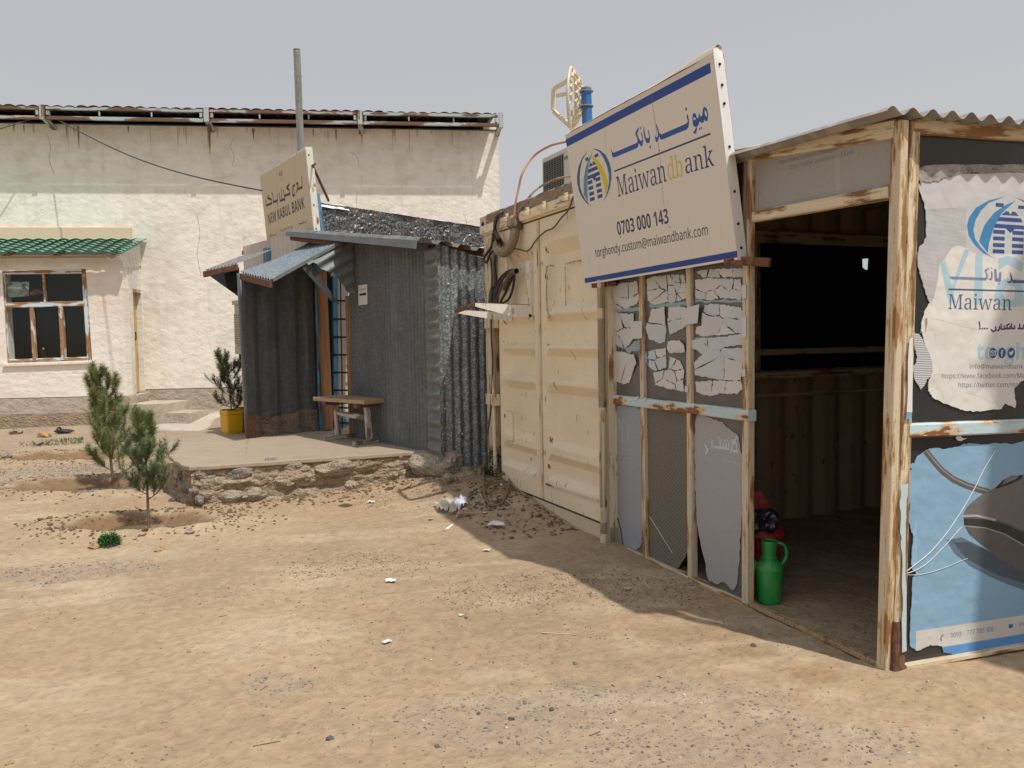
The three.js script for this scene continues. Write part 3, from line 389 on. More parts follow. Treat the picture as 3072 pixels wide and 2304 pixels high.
  // things in the window
  solo('paper_sheet', 'faded picture sheet leaning inside the top left window pane', 'poster', poly(AN, [h2(75, 850), h2(330, 830), h2(332, 660), h2(72, 660)].map((q) => q), -0.12, -0.115), std({ map: tex(256, 256, (u, v) => mix([0.3, 0.33, 0.29], [0.07, 0.08, 0.075], sst(0.42, 0.6, fb(u, v, 6, 8, 5, 191)) * (v < 0.6 ? 1 : 0.45)), 0.35), roughness: 0.9 }), AN.at(...h2(200, 850), -0.12));
  { const a = h2(275, 850), b = h2(510, 800); solo('red_cloth', 'crumpled dull red cloth behind the top left window pane', 'cloth', surf((s, t) => ({ p: AN.at(lerp(a[0], b[0], s), lerp(a[1], b[1], s) + 0.1 * Math.sin(s * 3.1) * t + 0.02 * fw(s * 6, t * 6, 2, 3), -0.14 - 0.04 * Math.sin(s * 9 + t * 5)), uv: [s, t] }), 24, 8), std({ color: C(0.2, 0.06, 0.06), roughness: 0.95 }), AN.at(...a, -0.14)); }
  { const b = AN.at(...h2(495, 1590), -0.17), t = thing('bottle', 'small clear bottle on the sill behind the middle window pane', 'bottle', b); part('body', flat(new THREE.LatheGeometry([[0, 0], [0.035, 0], [0.036, 0.1], [0.014, 0.15], [0.013, 0.17]].map((q) => new THREE.Vector2(...q)), 12).translate(b.x, b.y, b.z)), M.glassDark, t); part('cap', cyl(b.clone().setY(b.y + 0.17), b.clone().setY(b.y + 0.195), 0.016), M.doorYellow, t); }
}
// wires from the warehouse eave
{ const a = WH.p(175, 360, 0.42), b = CL.p(786, 572, 0.1), pts = []; for (let i = 0; i <= 10; i++) pts.push(a.clone().lerp(b, i / 10).add(V(0, -0.18 * Math.sin(Math.PI * i / 10), 0))); solo('overhead_wire', 'thin dark wire slanting from the warehouse eave to the small bank sign', 'wire', tube(pts, 0.011, 40, 5), M.cableGrey, a); }
{ const a = WH.p(92, 358, 0.4), b = WH.p(-260, 440, 1.5); solo('overhead_wire', 'short dark wire leaving the warehouse eave at the left edge', 'wire', tube([a, a.clone().lerp(b, 0.5).add(V(0, -0.06, 0)), b], 0.011, 14, 5), M.cableGrey, a); }
// paving, kerb and steps by the yellow door
{ const q = [[462, 1283], [606, 1272], [668, 1236], [440, 1252]].map(([x, y]) => gp(x, y)); const g = surf((s, t) => { const a = q[0].clone().lerp(q[1], s), b = q[3].clone().lerp(q[2], s), p = a.lerp(b, t); p.x += 0.12 * (fw(t * 6, s * 5 + 3, 2, 5) - 0.5); return { p: p.setY(groundH(p.x, p.z) + 0.02 + (s > 0 && s < 1 && t > 0 ? 0.015 : -0.03)), uv: [p.x, p.z] }; }, 24, 16); struct('path', g, M.paving); }
{ const b = level(520, 1250), o = thing('steps', 'two crumbling concrete steps below the yellow door', 'steps', b); const pl = AN.hit(140, 1192)[1];
  for (const [px, py, h, w, d, s] of [[478, 1206, 0.42, 0.72, 0.95, 3], [548, 1234, 0.26, 0.6, 0.7, 5]]) { const c = level(px, py, h); const g = new THREE.BoxGeometry(w, h + 0.1, d, 12, 6, 10), P = g.attributes.position, v = V(); for (let i = 0; i < P.count; i++) { v.fromBufferAttribute(P, i); const k = 0.035; P.setXYZ(i, v.x + k * (fw(v.y * 9 + 3, v.z * 9 + v.x * 5, 3, s) - 0.5), v.y + k * 0.5 * (fw(v.x * 7, v.z * 7 + 5, 3, s + 1) - 0.5), v.z + k * (fw(v.x * 9, v.y * 9 + 9, 3, s + 2) - 0.5)); } g.computeVertexNormals(); part('step', boxUV(g.rotateY(-7.5 * Math.PI / 180).translate(c.x, h / 2 - 0.05, c.z)), s == 3 ? M.paving : M.plinth, o); }
}
// ---------- concrete platform with rubble face ----------
const platform = (() => {
  const far1 = level(508, 1375, PH).setY(0), far2 = level(478, 1312, PH).setY(0), back1 = level(640, 1296, PH).setY(0), back2 = CC.clone().setY(0).addScaledVector(CL.u, -2.5);
  const outline = [pfA, pfB, pfB.clone().addScaledVector(R.u, 0.25), DR.clone().setY(0).addScaledVector(H.n, -0.3), back2, back1.clone().lerp(back2, 0.05), far2, far1];
  const o = thing('platform', 'raised concrete platform with crumbling rubble stone front', 'platform', pfA);
  const shape = (k) => { const c = V(); outline.forEach((p) => c.add(p)); c.divideScalar(outline.length); return outline.map((p) => { const d = p.clone().sub(c); const L = d.length(); return c.clone().addScaledVector(d, (L - k) / L); }); };
  const densify = (pts, st, amp) => { const r = []; pts.forEach((p, i) => { const q = pts[(i + 1) % pts.length], L = p.distanceTo(q), n = Math.max(1, Math.round(L / st)); for (let j = 0; j < n; j++) { const a = p.clone().lerp(q, j / n), d = q.clone().sub(p).normalize(), e = (fw(a.x * 7 + 30, a.z * 7 + 30, 4, 8) - 0.62) * amp; r.push(a.add(V(-d.z, 0, d.x).multiplyScalar(e))); } }); return r; };
  const slab = new THREE.ExtrudeGeometry(new THREE.Shape(densify(outline, 0.05, 0.11).map((p) => new THREE.Vector2(p.x, -p.z))), { depth: 0.024, bevelEnabled: true, bevelSize: 0.014, bevelThickness: 0.01, bevelSegments: 2 }).rotateX(-Math.PI / 2).translate(0, PH - 0.034, 0);
  part('slab', boxUV(slab), M.concrete, o);
  // mortar core: displaced faces along the front and the left
  const n1 = V(-pfU.z, 0, pfU.x), faces = [[pfA, pfB.clone().addScaledVector(pfU, 0.3), n1], [far1.clone().addScaledVector(far1.clone().sub(pfA).normalize(), 0.3), pfA, V().crossVectors(pfA.clone().sub(far1).normalize(), UP)]];
  const core = faces.map(([a, b, n]) => surf((s, t) => { const p = a.clone().lerp(b, s).setY(lerp(-0.15, PH - 0.05, t)); const e = 0.1 * (fw(p.x * 5 + p.z * 3 + 20, p.y * 11 + 20, 5, 9) - 0.6) - 0.05 * (1 - sst(0, 0.06, s)) * 0 + 0.05 * (fw(p.x * 17 + p.z * 13, p.y * 26, 2, 12) - 0.5); p.addScaledVector(n, e - 0.012); return { p, uv: [s * a.distanceTo(b), p.y] }; }, 130, 30));
  part('mortar_core', core, M.mortar, o);
  const stone = (p, r, sx, sy, sz, m, s, ry) => part('stone', rock(r, s, sx, sy, sz, 3, 0.3).rotateY(ry).translate(p.x, p.y, p.z), m, o);
  const ry = -Math.atan2(pfU.z, pfU.x), mats = [M.stoneA, M.stoneB, M.stoneC, M.stoneA];
  const at = (px, py, off = 0) => new Fr(pfA, pfU).p(px, py, off);
  for (const [px, py, w, h, m] of [[1005, 1402, 0.2, 0.062, 0], [905, 1408, 0.1, 0.04, 0], [940, 1412, 0.05, 0.045, 1], [815, 1385, 0.055, 0.03, 1], [720, 1418, 0.13, 0.05, 1], [750, 1408, 0.1, 0.045, 2], [760, 1480, 0.13, 0.05, 2], [690, 1490, 0.12, 0.05, 2], [640, 1450, 0.11, 0.06, 2], [620, 1420, 0.1, 0.05, 2], [630, 1490, 0.1, 0.045, 0], [860, 1440, 0.13, 0.05, 0], [870, 1395, 0.1, 0.035, 1], [970, 1392, 0.07, 0.03, 1], [1080, 1378, 0.12, 0.04, 0], [1110, 1395, 0.07, 0.045, 1], [1150, 1378, 0.1, 0.04, 2], [1180, 1392, 0.09, 0.05, 0], [1220, 1385, 0.09, 0.05, 2], [820, 1420, 0.09, 0.05, 0], [930, 1440, 0.1, 0.04, 2], [780, 1440, 0.1, 0.04, 0], [1060, 1412, 0.07, 0.03, 0], [600, 1460, 0.07, 0.05, 2]]) stone(at(px, py, -0.06), w * 1.12, 1, h / w * 1.2, 0.5, mats[m], px + py, ry + rr(-0.08, 0.08));
  for (let i = 0; i < 10; i++) { const f = faces[1], p = f[0].clone().lerp(f[1], (i + 0.5) / 9).setY(rr(0.05, 0.25)).addScaledVector(f[2], -0.05); stone(p, rr(0.07, 0.12), 1, 0.6, 0.5, M.stoneB, i * 7 + 3, ry + 1.5); }
  // broken block at the hut corner
  const bp = V(); bp.copy(R.at(0.05, 0, 0.3)); part('broken_block', rock(0.3, 77, 1.05, 0.44, 0.62, 4, 0.3).rotateY(-0.6).translate(...level(1310, 1392, 0.24).toArray()), M.stoneC, o);
  for (const [px, py, r, s] of [[1395, 1410, 0.075, 4], [1410, 1425, 0.05, 6], [1345, 1432, 0.06, 8], [1180, 1425, 0.05, 9], [1055, 1455, 0.07, 12]]) stone(level(px, py, 0.19), r, 1.2, 0.55, 0.8, M.stoneC, s, rr(0, 3));
  return o;
})();

// ---------- tin hut ----------
// corrugated sheet in a wall plane: bottom and top given as functions of a
const corr = (fr, a0, a1, bot, top, pitch, amp, off, kind = 'sin', n = null, wob = 0.004, s0 = 3) => surf((s, t) => {
  const a = lerp(a0, a1, s), b0 = bot(a), b1 = top(a), b = lerp(b0, b1, t); let q = a / pitch; q -= Math.floor(q);
  const w = kind === 'sin' ? Math.sin(q * 2 * Math.PI) : kind === 'trap' ? clamp((0.5 - Math.abs(q - 0.5)) * 7 - 1.2, -1, 1) : kind === 'rib' ? (q < 0.16 ? Math.sin(q / 0.16 * Math.PI) * 2 - 1 : -1) : 0;
  const d = off + amp * w + wob * 2 * (fw(a * 5 + s0, b * 4 + s0, 3, s0) - 0.5) * 2; return { p: fr.at(a, b, d), uv: [a, b] };
}, n ?? Math.ceil((a1 - a0) / pitch * 12), 26);
const corrH = (fr, a0, a1, b0, b1, pitch, amp, off, s0) => surf((s, t) => { const b = lerp(b0, b1, t), bulge = 0.2 + 0.8 * Math.sin(Math.PI * clamp(s, 0.02, 0.98)) ** 0.7, a = lerp(a0, a1, s) + 0.01 * Math.sin(b * 2 * Math.PI / pitch + 1.2) * (s > 0.5 ? 1 : 0.7); return { p: fr.at(a, b, off + amp * Math.sin(b / pitch * 2 * Math.PI + 1.5 * (fw(b * 2, 3, 2, s0) - 0.5)) * bulge + 0.008 * (fw(a * 8 + 3, b * 5, 3, s0) - 0.5)), uv: [b, a] }; }, 14, Math.ceil((b1 - b0) / pitch * 12));
{
  const o = thing('tin_hut', 'patchwork corrugated tin hut with lean-to roof and barred door on the platform', 'hut', HC);
  const ah = (x) => H.hit(x, 1330)[0], at = H.hit(1325, 737)[1], ad = H.hit(1059, 716)[1], aD = H.hit(1060, 1310)[0], topL = (a) => lerp(at, ad, a / aD) + 0.02;
  const base = (a) => 0.0 - 0.02;
  const x1 = H.hit(1158, 1000)[0], x2 = H.hit(1287, 1000)[0], x3 = H.hit(1325, 1000)[0];
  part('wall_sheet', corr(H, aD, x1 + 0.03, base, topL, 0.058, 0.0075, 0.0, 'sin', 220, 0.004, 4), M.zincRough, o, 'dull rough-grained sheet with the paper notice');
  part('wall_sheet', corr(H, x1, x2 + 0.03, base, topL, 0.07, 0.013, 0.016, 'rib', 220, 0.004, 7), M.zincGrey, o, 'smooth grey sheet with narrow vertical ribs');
  part('corner_sheet', corrH(H, x2, x3 + 0.01, -0.12, topL(0) - 0.03, 0.135, 0.022, 0.035, 9), M.zincGrey, o, 'narrow strip with corrugations lying crosswise');
  part('wall_frame', [bar(H.at(-0.03, -0.1, -0.03), H.at(-0.03, at, -0.03), 0.05, 0.05), bar(H.at(aD, topL(aD) - 0.03, -0.04), H.at(0, topL(0) - 0.03, -0.04), 0.05, 0.05)], M.rust, o);
  // bright right wall, its foot cut round the broken block
  const aR1 = R.hit(1484, 1200)[0] + 0.06, rt = (px, py) => R.hit(px, py), rA = rt(1335, 740), rB = rt(1455, 778), bl = rt(1350, 1356)[1], br = rt(1440, 1400)[1], cut = rt(1378, 1380)[0];
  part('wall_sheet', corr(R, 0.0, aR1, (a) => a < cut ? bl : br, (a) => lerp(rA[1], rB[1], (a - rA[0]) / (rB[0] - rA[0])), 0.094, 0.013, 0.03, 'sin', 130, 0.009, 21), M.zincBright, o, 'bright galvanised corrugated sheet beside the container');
  part('screw', [[1338, 853], [1334, 950], [1328, 1150], [1328, 1225], [1418, 1008], [1380, 1300]].map(([x, y]) => { const [a, b] = rt(x, y); return new THREE.SphereGeometry(0.009, 8, 6).translate(...R.at(a, b, 0.045).toArray()); }), M.white, o);
  // lean-to roof: ribs run down towards the corner
  const vo = 0.25, E0 = H.p(1252, 722, vo), E1 = H.p(858, 694, vo), e2 = R.p(1462, 757, 0.16), E2 = E0.clone().addScaledVector(R.u, e2.clone().sub(E0).dot(R.u) + 0.05); E2.y = e2.y;
  const ux = E1.clone().sub(E0), uy = E2.clone().sub(E0), nn = V().crossVectors(uy, ux).normalize(); if (nn.y < 0) nn.negate();
  const wid = uy.length(), pitch = 0.205; part('roof_sheet', surf((s, t) => { const w = s * wid; let q = (w + 0.02) / pitch; q -= Math.floor(q); const k = clamp((0.5 - Math.abs(q - 0.5)) * 9 - 1.3, 0, 1); return { p: E0.clone().addScaledVector(ux, t).addScaledVector(uy, s).addScaledVector(nn, 0.034 * k + 0.006 * (fw(s * 4, t * 5, 2, 5) - 0.5)), uv: [w, t * ux.length()] }; }, 150, 14), M.zincRoof, o);
  part('roof_flange', surf((s, t) => ({ p: E0.clone().addScaledVector(ux, s).add(V(0, -0.075 * t * (1 - 0.25 * s), 0)).addScaledVector(H.n, 0.012 * t), uv: [s * 4, t * 0.1] }), 30, 2), M.zincGrey, o);
  part('roof_beam', bar(E1.clone().addScaledVector(ux, -0.01).add(V(0, -0.075, 0)).addScaledVector(H.n, -0.06), E0.clone().addScaledVector(ux, 0.55).add(V(0, -0.1, 0)).addScaledVector(H.n, -0.06), 0.05, 0.06), M.rust, o);
  part('eave_beam', bar(R.at(0.02, rA[1] + 0.025, -0.02), R.at(aR1, rB[1] + 0.04, -0.02), 0.05, 0.07), M.rust, o);
  // dark wing wall
  const wl = W2.hit(738, 1313)[0], wt = (a) => lerp(W2.hit(722, 822)[1] - 0.02, W2.hit(955, 740)[1], (a - wl) / -wl);
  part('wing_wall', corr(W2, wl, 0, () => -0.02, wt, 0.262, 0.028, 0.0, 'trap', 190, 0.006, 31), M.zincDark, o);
  part('mud_skirt', surf((s, t) => { const a = lerp(wl + 0.02, -0.01, s), hgt = 0.2 + 0.2 * fw(a * 4 + 3, 2, 3, 6); let q = a / 0.262; q -= Math.floor(q); const w = clamp((0.5 - Math.abs(q - 0.5)) * 7 - 1.2, -1, 1); return { p: W2.at(a, hgt * t - 0.02, 0.028 * w + 0.012 + 0.03 * (1 - t) ** 2 + 0.006 * fw(a * 20, t * 8, 2, 5)), uv: [a, t * hgt] }; }, 190, 8), std({ map: rubT([0.17, 0.12, 0.085], 201), bumpMap: rubB, bumpScale: 0.02 }), o);
  part('wing_post', bar(W2.at(wl + 0.012, -0.02, 0), W2.at(wl - 0.022, wt(wl) + 0.03, 0), 0.03, 0.03, W2.n), M.zincGrey, o); part('wing_foot', bar(W2.at(wl + 0.03, -0.03, 0.07), W2.at(wl + 0.03, 0.26, 0.07), 0.1, 0.02, W2.n), M.rust, o);
  // door bay
  const cb2 = CB; const p2 = (x, y, c = 0.05) => CB.p(x, y, c);
  part('door_post', bar(p2(964, 815, 0.12), p2(985, 1288, 0.12), 0.1, 0.09, CB.n), M.woodOrange, o); part('door_post', bar(H.at(aD - 0.03, -0.02, 0.0), H.at(aD - 0.03, H.hit(1044, 888)[1], 0.0), 0.05, 0.06, H.n), M.woodOrange, o);
  // porch roof over the wing wall
  const lo1 = W2.p(722, 816, -0.03), hi1 = W2.p(957, 716, 0), hi2 = H.p(1058, 702, 0.04), lo2 = W2.p(812, 838, DR.clone().sub(CC).dot(W2.n) + 0.08);
  part('porch_sheet', surf((s, t) => { const a = lo1.clone().lerp(hi1, t), b = lo2.clone().lerp(hi2, t), L = lo1.distanceTo(lo2); return { p: a.lerp(b, s).add(V(0, 0.014 * Math.sin(s * 12 * 6.283) * (t > 0.62 && s < 0.55 ? 0.7 : 1) + (t > 0.58 ? 0.012 : 0) - 0.03 * Math.sin(t * 3.1), 0)), uv: [s * L, t * 1.6] }; }, 160, 26), M.zincPorch, o);
  part('porch_angle', bar(lo1.clone().add(V(0, -0.05, 0)), lo2.clone().add(V(0, -0.05, 0)), 0.03, 0.07), M.rust, o);
  part('porch_rail', bar(lo2.clone().lerp(hi2, 0.02).add(V(0, -0.02, 0)), hi2.clone().add(V(0, -0.02, 0)), 0.03, 0.04), M.zincGrey, o);
  // bent gusset sheet hanging under the porch edge beside the door
  { const g1 = (t) => lo2.clone().lerp(hi2, t); const drop = H.p(1052, 886, 0.04).y - hi2.y; part('gusset_sheet', surf((s, t) => { const k = lerp(0.42, 1.0, s), top = g1(k), low = drop * Math.pow(s, 1.35) * (0.93 + 0.1 * Math.sin(s * 9)) - 0.3 * (1 - s) * s; const y = t * Math.min(-0.06, low); return { p: top.clone().add(V(0, y, 0)).addScaledVector(W2.n, 0.015 * Math.sin(y * 6.283 / 0.135) + 0.05 * t * (1 - s)), uv: [k * 1.6, y] }; }, 40, 70), M.zincGrey, o);
    part('gusset_strip', surf((s, t) => { const top = g1(lerp(0.34, 0.45, s)), y = -0.02 - t * (0.36 + 0.1 * s); return { p: top.add(V(0, y, 0)).addScaledVector(W2.u, 0.36 * t), uv: [s, y] }; }, 6, 12), M.zincDark, o); }
  // second awning over the cooler on the far side
  { const a = CL.p(820, 750, 0.05), b = W2.p(690, 800, -0.35), q0 = W2.p(612, 812, -0.75), q1 = W2.p(712, 790, -0.2), q2 = W2.p(818, 748, -0.3), q3 = q2.clone().add(q0).sub(q1); part('side_awning', surf((s, t) => { const u = q0.clone().lerp(q1, s), w = q3.clone().lerp(q2, s); return { p: u.lerp(w, t).add(V(0, 0.008 * Math.sin(s * 60), 0)), uv: [s, t] }; }, 60, 6), M.zincRoof, o); part('awning_angle', bar(q0.clone().add(V(0, -0.045, 0)), q1.clone().add(V(0, -0.045, 0)), 0.03, 0.07), M.rust, o); part('awning_brace', poly(W2, [[632, 828], [718, 802], [718, 890]].map(([x, y]) => W2.hit(x, y, -0.4)), -0.42, -0.4), M.dark, o); }
  // cabin behind: white ribbed walls, blue corner posts, barred door, foil parapet
  const ct = CB.hit(948, 690)[1], fl = CL.hit(790, 760)[0];
  part('cabin_wall', corr(CL, CL.hit(770, 900)[0] - 0.6, 0, () => 0, () => ct + 0.06, 0.16, 0.016, -0.03, 'trap', 200, 0.001, 41), M.cabinWhite, o);
  part('cabin_wall', corr(CB, 0.02, 2.6, () => 0, () => ct - 0.02, 0.16, 0.012, -0.03, 'trap', 180, 0.001, 43), M.cabinWhite, o);
  part('cabin_post', bar(CL.at(0, 0, 0), CL.at(0.0, CB.hit(950, 605)[1], 0), 0.1, 0.1, CL.n), M.blueCabin, o); part('cabin_post', bar(CL.at(CL.hit(803, 760)[0], 0, 0), CL.at(CL.hit(803, 760)[0], CL.hit(803, 745)[1], 0), 0.1, 0.1, CL.n), M.blueCabin, o);
  part('cabin_roof', boxUV(new THREE.BoxGeometry(2.4, 0.06, 3.0).translate(1.65, 0, -1.6).applyMatrix4(CB.m).translate(0, ct + 0.02, 0)), M.roofDark, o);
  { const dr = part('door', gbox(CB, CB.hit(990, 1000, 0.02)[0], CB.hit(1062, 1000, 0.02)[0] + 0.25, 0.02, CB.hit(1020, 760)[1], -0.012, 0.012), M.cabinWhite, o); part('door_frame', [bar(CB.p(1003, 830, 0.04), CB.p(1006, 1290, 0.04), 0.07, 0.06, CB.n), bar(CB.p(1003, 1268, 0.05), CB.p(1062, 1270, 0.05), 0.06, 0.12)], M.blueCabin, dr);
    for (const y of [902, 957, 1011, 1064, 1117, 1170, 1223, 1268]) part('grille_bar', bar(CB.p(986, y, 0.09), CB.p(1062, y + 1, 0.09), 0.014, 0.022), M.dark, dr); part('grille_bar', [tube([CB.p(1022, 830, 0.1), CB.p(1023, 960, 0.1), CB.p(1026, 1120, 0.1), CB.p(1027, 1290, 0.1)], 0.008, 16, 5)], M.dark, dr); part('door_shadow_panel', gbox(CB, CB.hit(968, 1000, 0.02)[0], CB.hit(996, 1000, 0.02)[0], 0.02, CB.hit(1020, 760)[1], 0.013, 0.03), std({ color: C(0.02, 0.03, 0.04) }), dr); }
  // foil wrapped parapet
  { const q = (x, y, c = 0.02) => CB.hit(x, y, c), l = q(945, 640)[0], r = q(1466, 700)[0] + 0.1, tl = q(945, 606)[1], tr = q(1462, 685)[1], bl2 = q(980, 700)[1] - 0.1, br2 = q(1462, 722)[1] - 0.08;
    part('foil_parapet', [surf((s, t) => { const a = lerp(l, r, s), b = lerp(lerp(bl2, br2, s), lerp(tl, tr, s), t); return { p: CB.at(a, b, 0.03 + 0.03 * (fw(a * 9, b * 12, 3, 51) - 0.5) + 0.022 * (fw(a * 34, b * 34, 2, 52) - 0.5) + 0.02 * Math.exp(-Math.pow((a % 0.8) - 0.4, 2) * 900)), uv: [a, b] }; }, 300, 44), surf((s, t) => { const a = lerp(l, r, s), y = lerp(tl, tr, s); return { p: CB.at(a, y + 0.02 * (fw(a * 14, t * 5, 2, 53) - 0.5), 0.03 - 0.2 * t), uv: [a, t * 0.2] }; }, 200, 4)], M.foil, o);
    part('parapet_cap', [[0.02, 0.16], [0.4, 0.52], [0.62, 0.74], [0.78, 0.9]].map(([s0, s1]) => surf((s, t) => { const k = lerp(s0, s1, s), a = lerp(l, r, k), y = lerp(tl, tr, k) + 0.012 - 0.03 * Math.abs(t - 0.5) * (s0 < 0.1 ? 4.4 : 1.1) * (t > 0.5 ? 1 : 0.3); return { p: CB.at(a, y + 0.012 * (fw(a * 12, t * 4, 2, 54) - 0.5), 0.06 - 0.16 * (1 - t) + 0.01), uv: [a, t] }; }, 30, 6)), M.white, o); }
}
// paper notice with the arrow on the hut wall
{ const q = [[1073.5, 856], [1100, 853], [1101, 913], [1074.5, 916]].map(([x, y]) => H.hit(x, y, 0.02)), r = [q[0][0], q[3][1], q[1][0] + 0.005, q[1][1]], pr = new Print(H, r, 900, '#d2cdc6', 0.02), z = Zm(1000, 580, 4);
  pr.fill(z, [[305, 1215], [316, 1200], [316, 1205], [388, 1190], [389, 1220], [318, 1228], [318, 1238]], '#161514');
  for (const pts of [[[305, 1165], [320, 1158], [322, 1146]], [[330, 1162], [336, 1140]], [[340, 1158], [352, 1150], [350, 1160], [362, 1152]], [[366, 1150], [374, 1142], [384, 1150], [386, 1144]], [[346, 1138], [349, 1137]], [[325, 1168], [328, 1168]]]) pr.line(z, pts, 4.5, '#2a2724', 'round');
  for (const [x] of [[330], [345], [375]]) pr.line(z, [[x, 1280], [x, 1330]], 1, 'rgba(120,115,108,.5)');
  solo('paper_notice', 'white paper notice with a black arrow pasted on the grey tin wall', 'notice', poly(H, q, 0.012, 0.015, r), std({ map: pr.tex(), roughness: 0.85 }), H.at(q[3][0], q[3][1], 0.012)); }

// ---------- small bank sign on the cabin ----------
const boardFrame = (corners, off, plane, azDeg, tilt, roll, w, h) => { // corner BL on the plane, leaning outwards by tilt
  const BL = plane.p(...corners, off), u = azim(azDeg).multiplyScalar(-Math.cos(roll)).add(V(0, Math.sin(roll), 0)), out = V().crossVectors(u, UP).normalize(), up = V().crossVectors(out, u).normalize(); const v = up.multiplyScalar(Math.cos(tilt)).addScaledVector(out, Math.sin(tilt)); return new Fr(BL, u, v); };
const rad = (d) => d * Math.PI / 180;
{
  const S = boardFrame([804, 742], -0.3, H, -28.6, rad(4.9), rad(-2.7), 2.47, 1.02), w = 2.47, h = 1.02, z = Zm(770, 430, 5.03), th = 0.08;
  const pr = new Print(S, [0, 0, w, h], 420, '#cbbba0');
  pr.speckle(700, 0.12, 11); const x = pr.x, ink = '#35312c';
  pr.line(z, [[300, 330], [345, 1500]], 3, 'rgba(110,92,66,.55)'); pr.line(z, [[578, 150], [630, 1440]], 3, 'rgba(110,92,66,.55)');
  for (const [X, Y, ww, hh] of [[0, 0, w, 0.02], [0, h - 0.03, w, 0.03]]) { x.fillStyle = 'rgba(150,126,90,.35)'; x.fillRect(X * 420, Y * 420, ww * 420, hh * 420); }
  pr.text(z, 'NEW KABUL BANK', [180, 1224], [733, 975], [168, 1076], 'bold % sans-serif', ink);
  const P = (pts, k = 13) => pr.line(z, pts, k, ink); const dot = (a, b) => P([[a - 5, b + 3], [a + 6, b - 3]], 14);
  P([[142, 852], [152, 940], [236, 902], [228, 846], [168, 826], [186, 782]]); P([[228, 846], [236, 902]]); dot(237, 757);
  P([[250, 770], [256, 888], [320, 862], [312, 762]]); dot(317, 908);
  P([[345, 742], [358, 868], [384, 858], [374, 684]]); P([[384, 858], [432, 838], [424, 772]]); dot(423, 852); P([[410, 700], [420, 800]]); P([[432, 790], [510, 760], [498, 700], [455, 674], [500, 612]]);
  P([[540, 664], [550, 790], [578, 778], [566, 706], [552, 650], [584, 630]]); P([[602, 608], [628, 606], [622, 690], [608, 744]]); P([[622, 690], [694, 664], [688, 560]]); dot(688, 520);
  P([[345, 492], [348, 430], [356, 490], [360, 440], [366, 486]], 5); P([[372, 410], [376, 486], [390, 480], [388, 440], [372, 440], [384, 396]], 5); P([[362, 553], [384, 548]], 2); P([[395, 535], [398, 534]], 4);
  pr.text(z, 'Torghondi Border', [360, 1338], [560, 1282], [358, 1292], '% sans-serif', ink, 0.73);
  for (const L of [[[646, 1240], [652, 1206], [672, 1218], [684, 1196]], [[688, 1214], [706, 1200], [712, 1176], [730, 1196]], [[738, 1206], [750, 1190], [756, 1160]], [[690, 1182], [693, 1180]], [[752, 1138], [755, 1137]]]) P(L, 6);
  for (const L of [[[205, 1418], [212, 1380], [228, 1400], [236, 1384]], [[240, 1400], [252, 1380], [262, 1400]], [[270, 1392], [282, 1378], [286, 1356]], [[226, 1366], [230, 1364]]]) P(L, 5);
  for (let i = 0; i < 9; i++) P([[190 + i * 9, 1524 - i * 4], [191 + i * 9 + (i % 3), 1500 - i * 4]], 5);
  const o = thing('bank_sign', 'small faded cream NEW KABUL BANK sign leaning over the tin hut', 'sign', S.at(w / 2, 0, -0.1));
  part('board', poly(S, [[0, 0], [w, 0], [w, h], [0, h]], 0, 0.004, [0, 0, w, h]), std({ map: pr.tex(), roughness: 0.6 }), o);
  part('frame', [gbox(S, 0, w, 0, 0.02, -th, -0.001), gbox(S, 0, w, h - 0.02, h + 0.012, -th, 0.006), gbox(S, 0, 0.02, 0.021, h - 0.021, -th, -0.001), gbox(S, w - 0.02, w + 0.004, 0.021, h - 0.021, -th, -0.001)], M.whitePaint, o);
  part('back_sheet', gbox(S, 0.021, w - 0.021, 0.021, h - 0.021, -th, -th + 0.004), M.zincGrey, o);
  part('rivet', [0.08, 0.36, 0.94].map((b) => new THREE.SphereGeometry(0.01, 6, 5).translate(...S.at(w + 0.004, b, -0.03).toArray())), M.dark, o);
  part('support_bracket', bar(S.at(0.12, -0.05, -0.04), S.at(0.12, 0.5, -0.12), 0.05, 0.05, S.n), M.blueCabin, o); part('support_bracket', bar(S.at(w - 0.12, -0.3, -0.16), S.at(w - 0.12, 0.5, -0.12), 0.05, 0.05, S.n), M.blueCabin, o);
  part('side_lug', bar(S.at(-0.02, 0.36, -0.05), S.at(-0.02, 0.24, -0.05), 0.03, 0.05, S.n), M.dark, o);
  const b0 = S.at(w + 0.01, h * 0.8, -0.06), b1 = CB.p(986, 602, -0.12); part('brace_rod', [cyl(b0, b1, 0.016), cyl(b0.clone().addScaledVector(S.u, -0.02), b0.clone().addScaledVector(S.u, 0.12), 0.012)], M.rust, o);
  const pb = S.at(w * 0.82, 0.3, -0.45), top = (() => { const d = sight(890.5, 149), t = pb.clone().sub(EYE).dot(S.n) / d.dot(S.n); return EYE.clone().addScaledVector(d, t); })(), low = (() => { const d = sight(903, 460), t = pb.clone().sub(EYE).dot(S.n) / d.dot(S.n); return EYE.clone().addScaledVector(d, t); })(); const foot = low.clone().addScaledVector(low.clone().sub(top).normalize(), 1.15), po = thing('steel_pole', 'tall bare galvanised pole rising behind the small bank sign', 'pole', foot);
  part('pole', cyl(foot, top, 0.048, 0.047, 20, true), M.poleZinc, po); part('cap', cyl(top.clone().add(V(0, -0.004, 0)), top.clone().add(V(0, 0.004, 0)), 0.046, 0.046, 20), M.grey, po); part('weld_seam', new THREE.TorusGeometry(0.048, 0.004, 5, 20).rotateX(Math.PI / 2).translate(...top.clone().lerp(low, 0.25).toArray()), M.poleZinc, po);
}
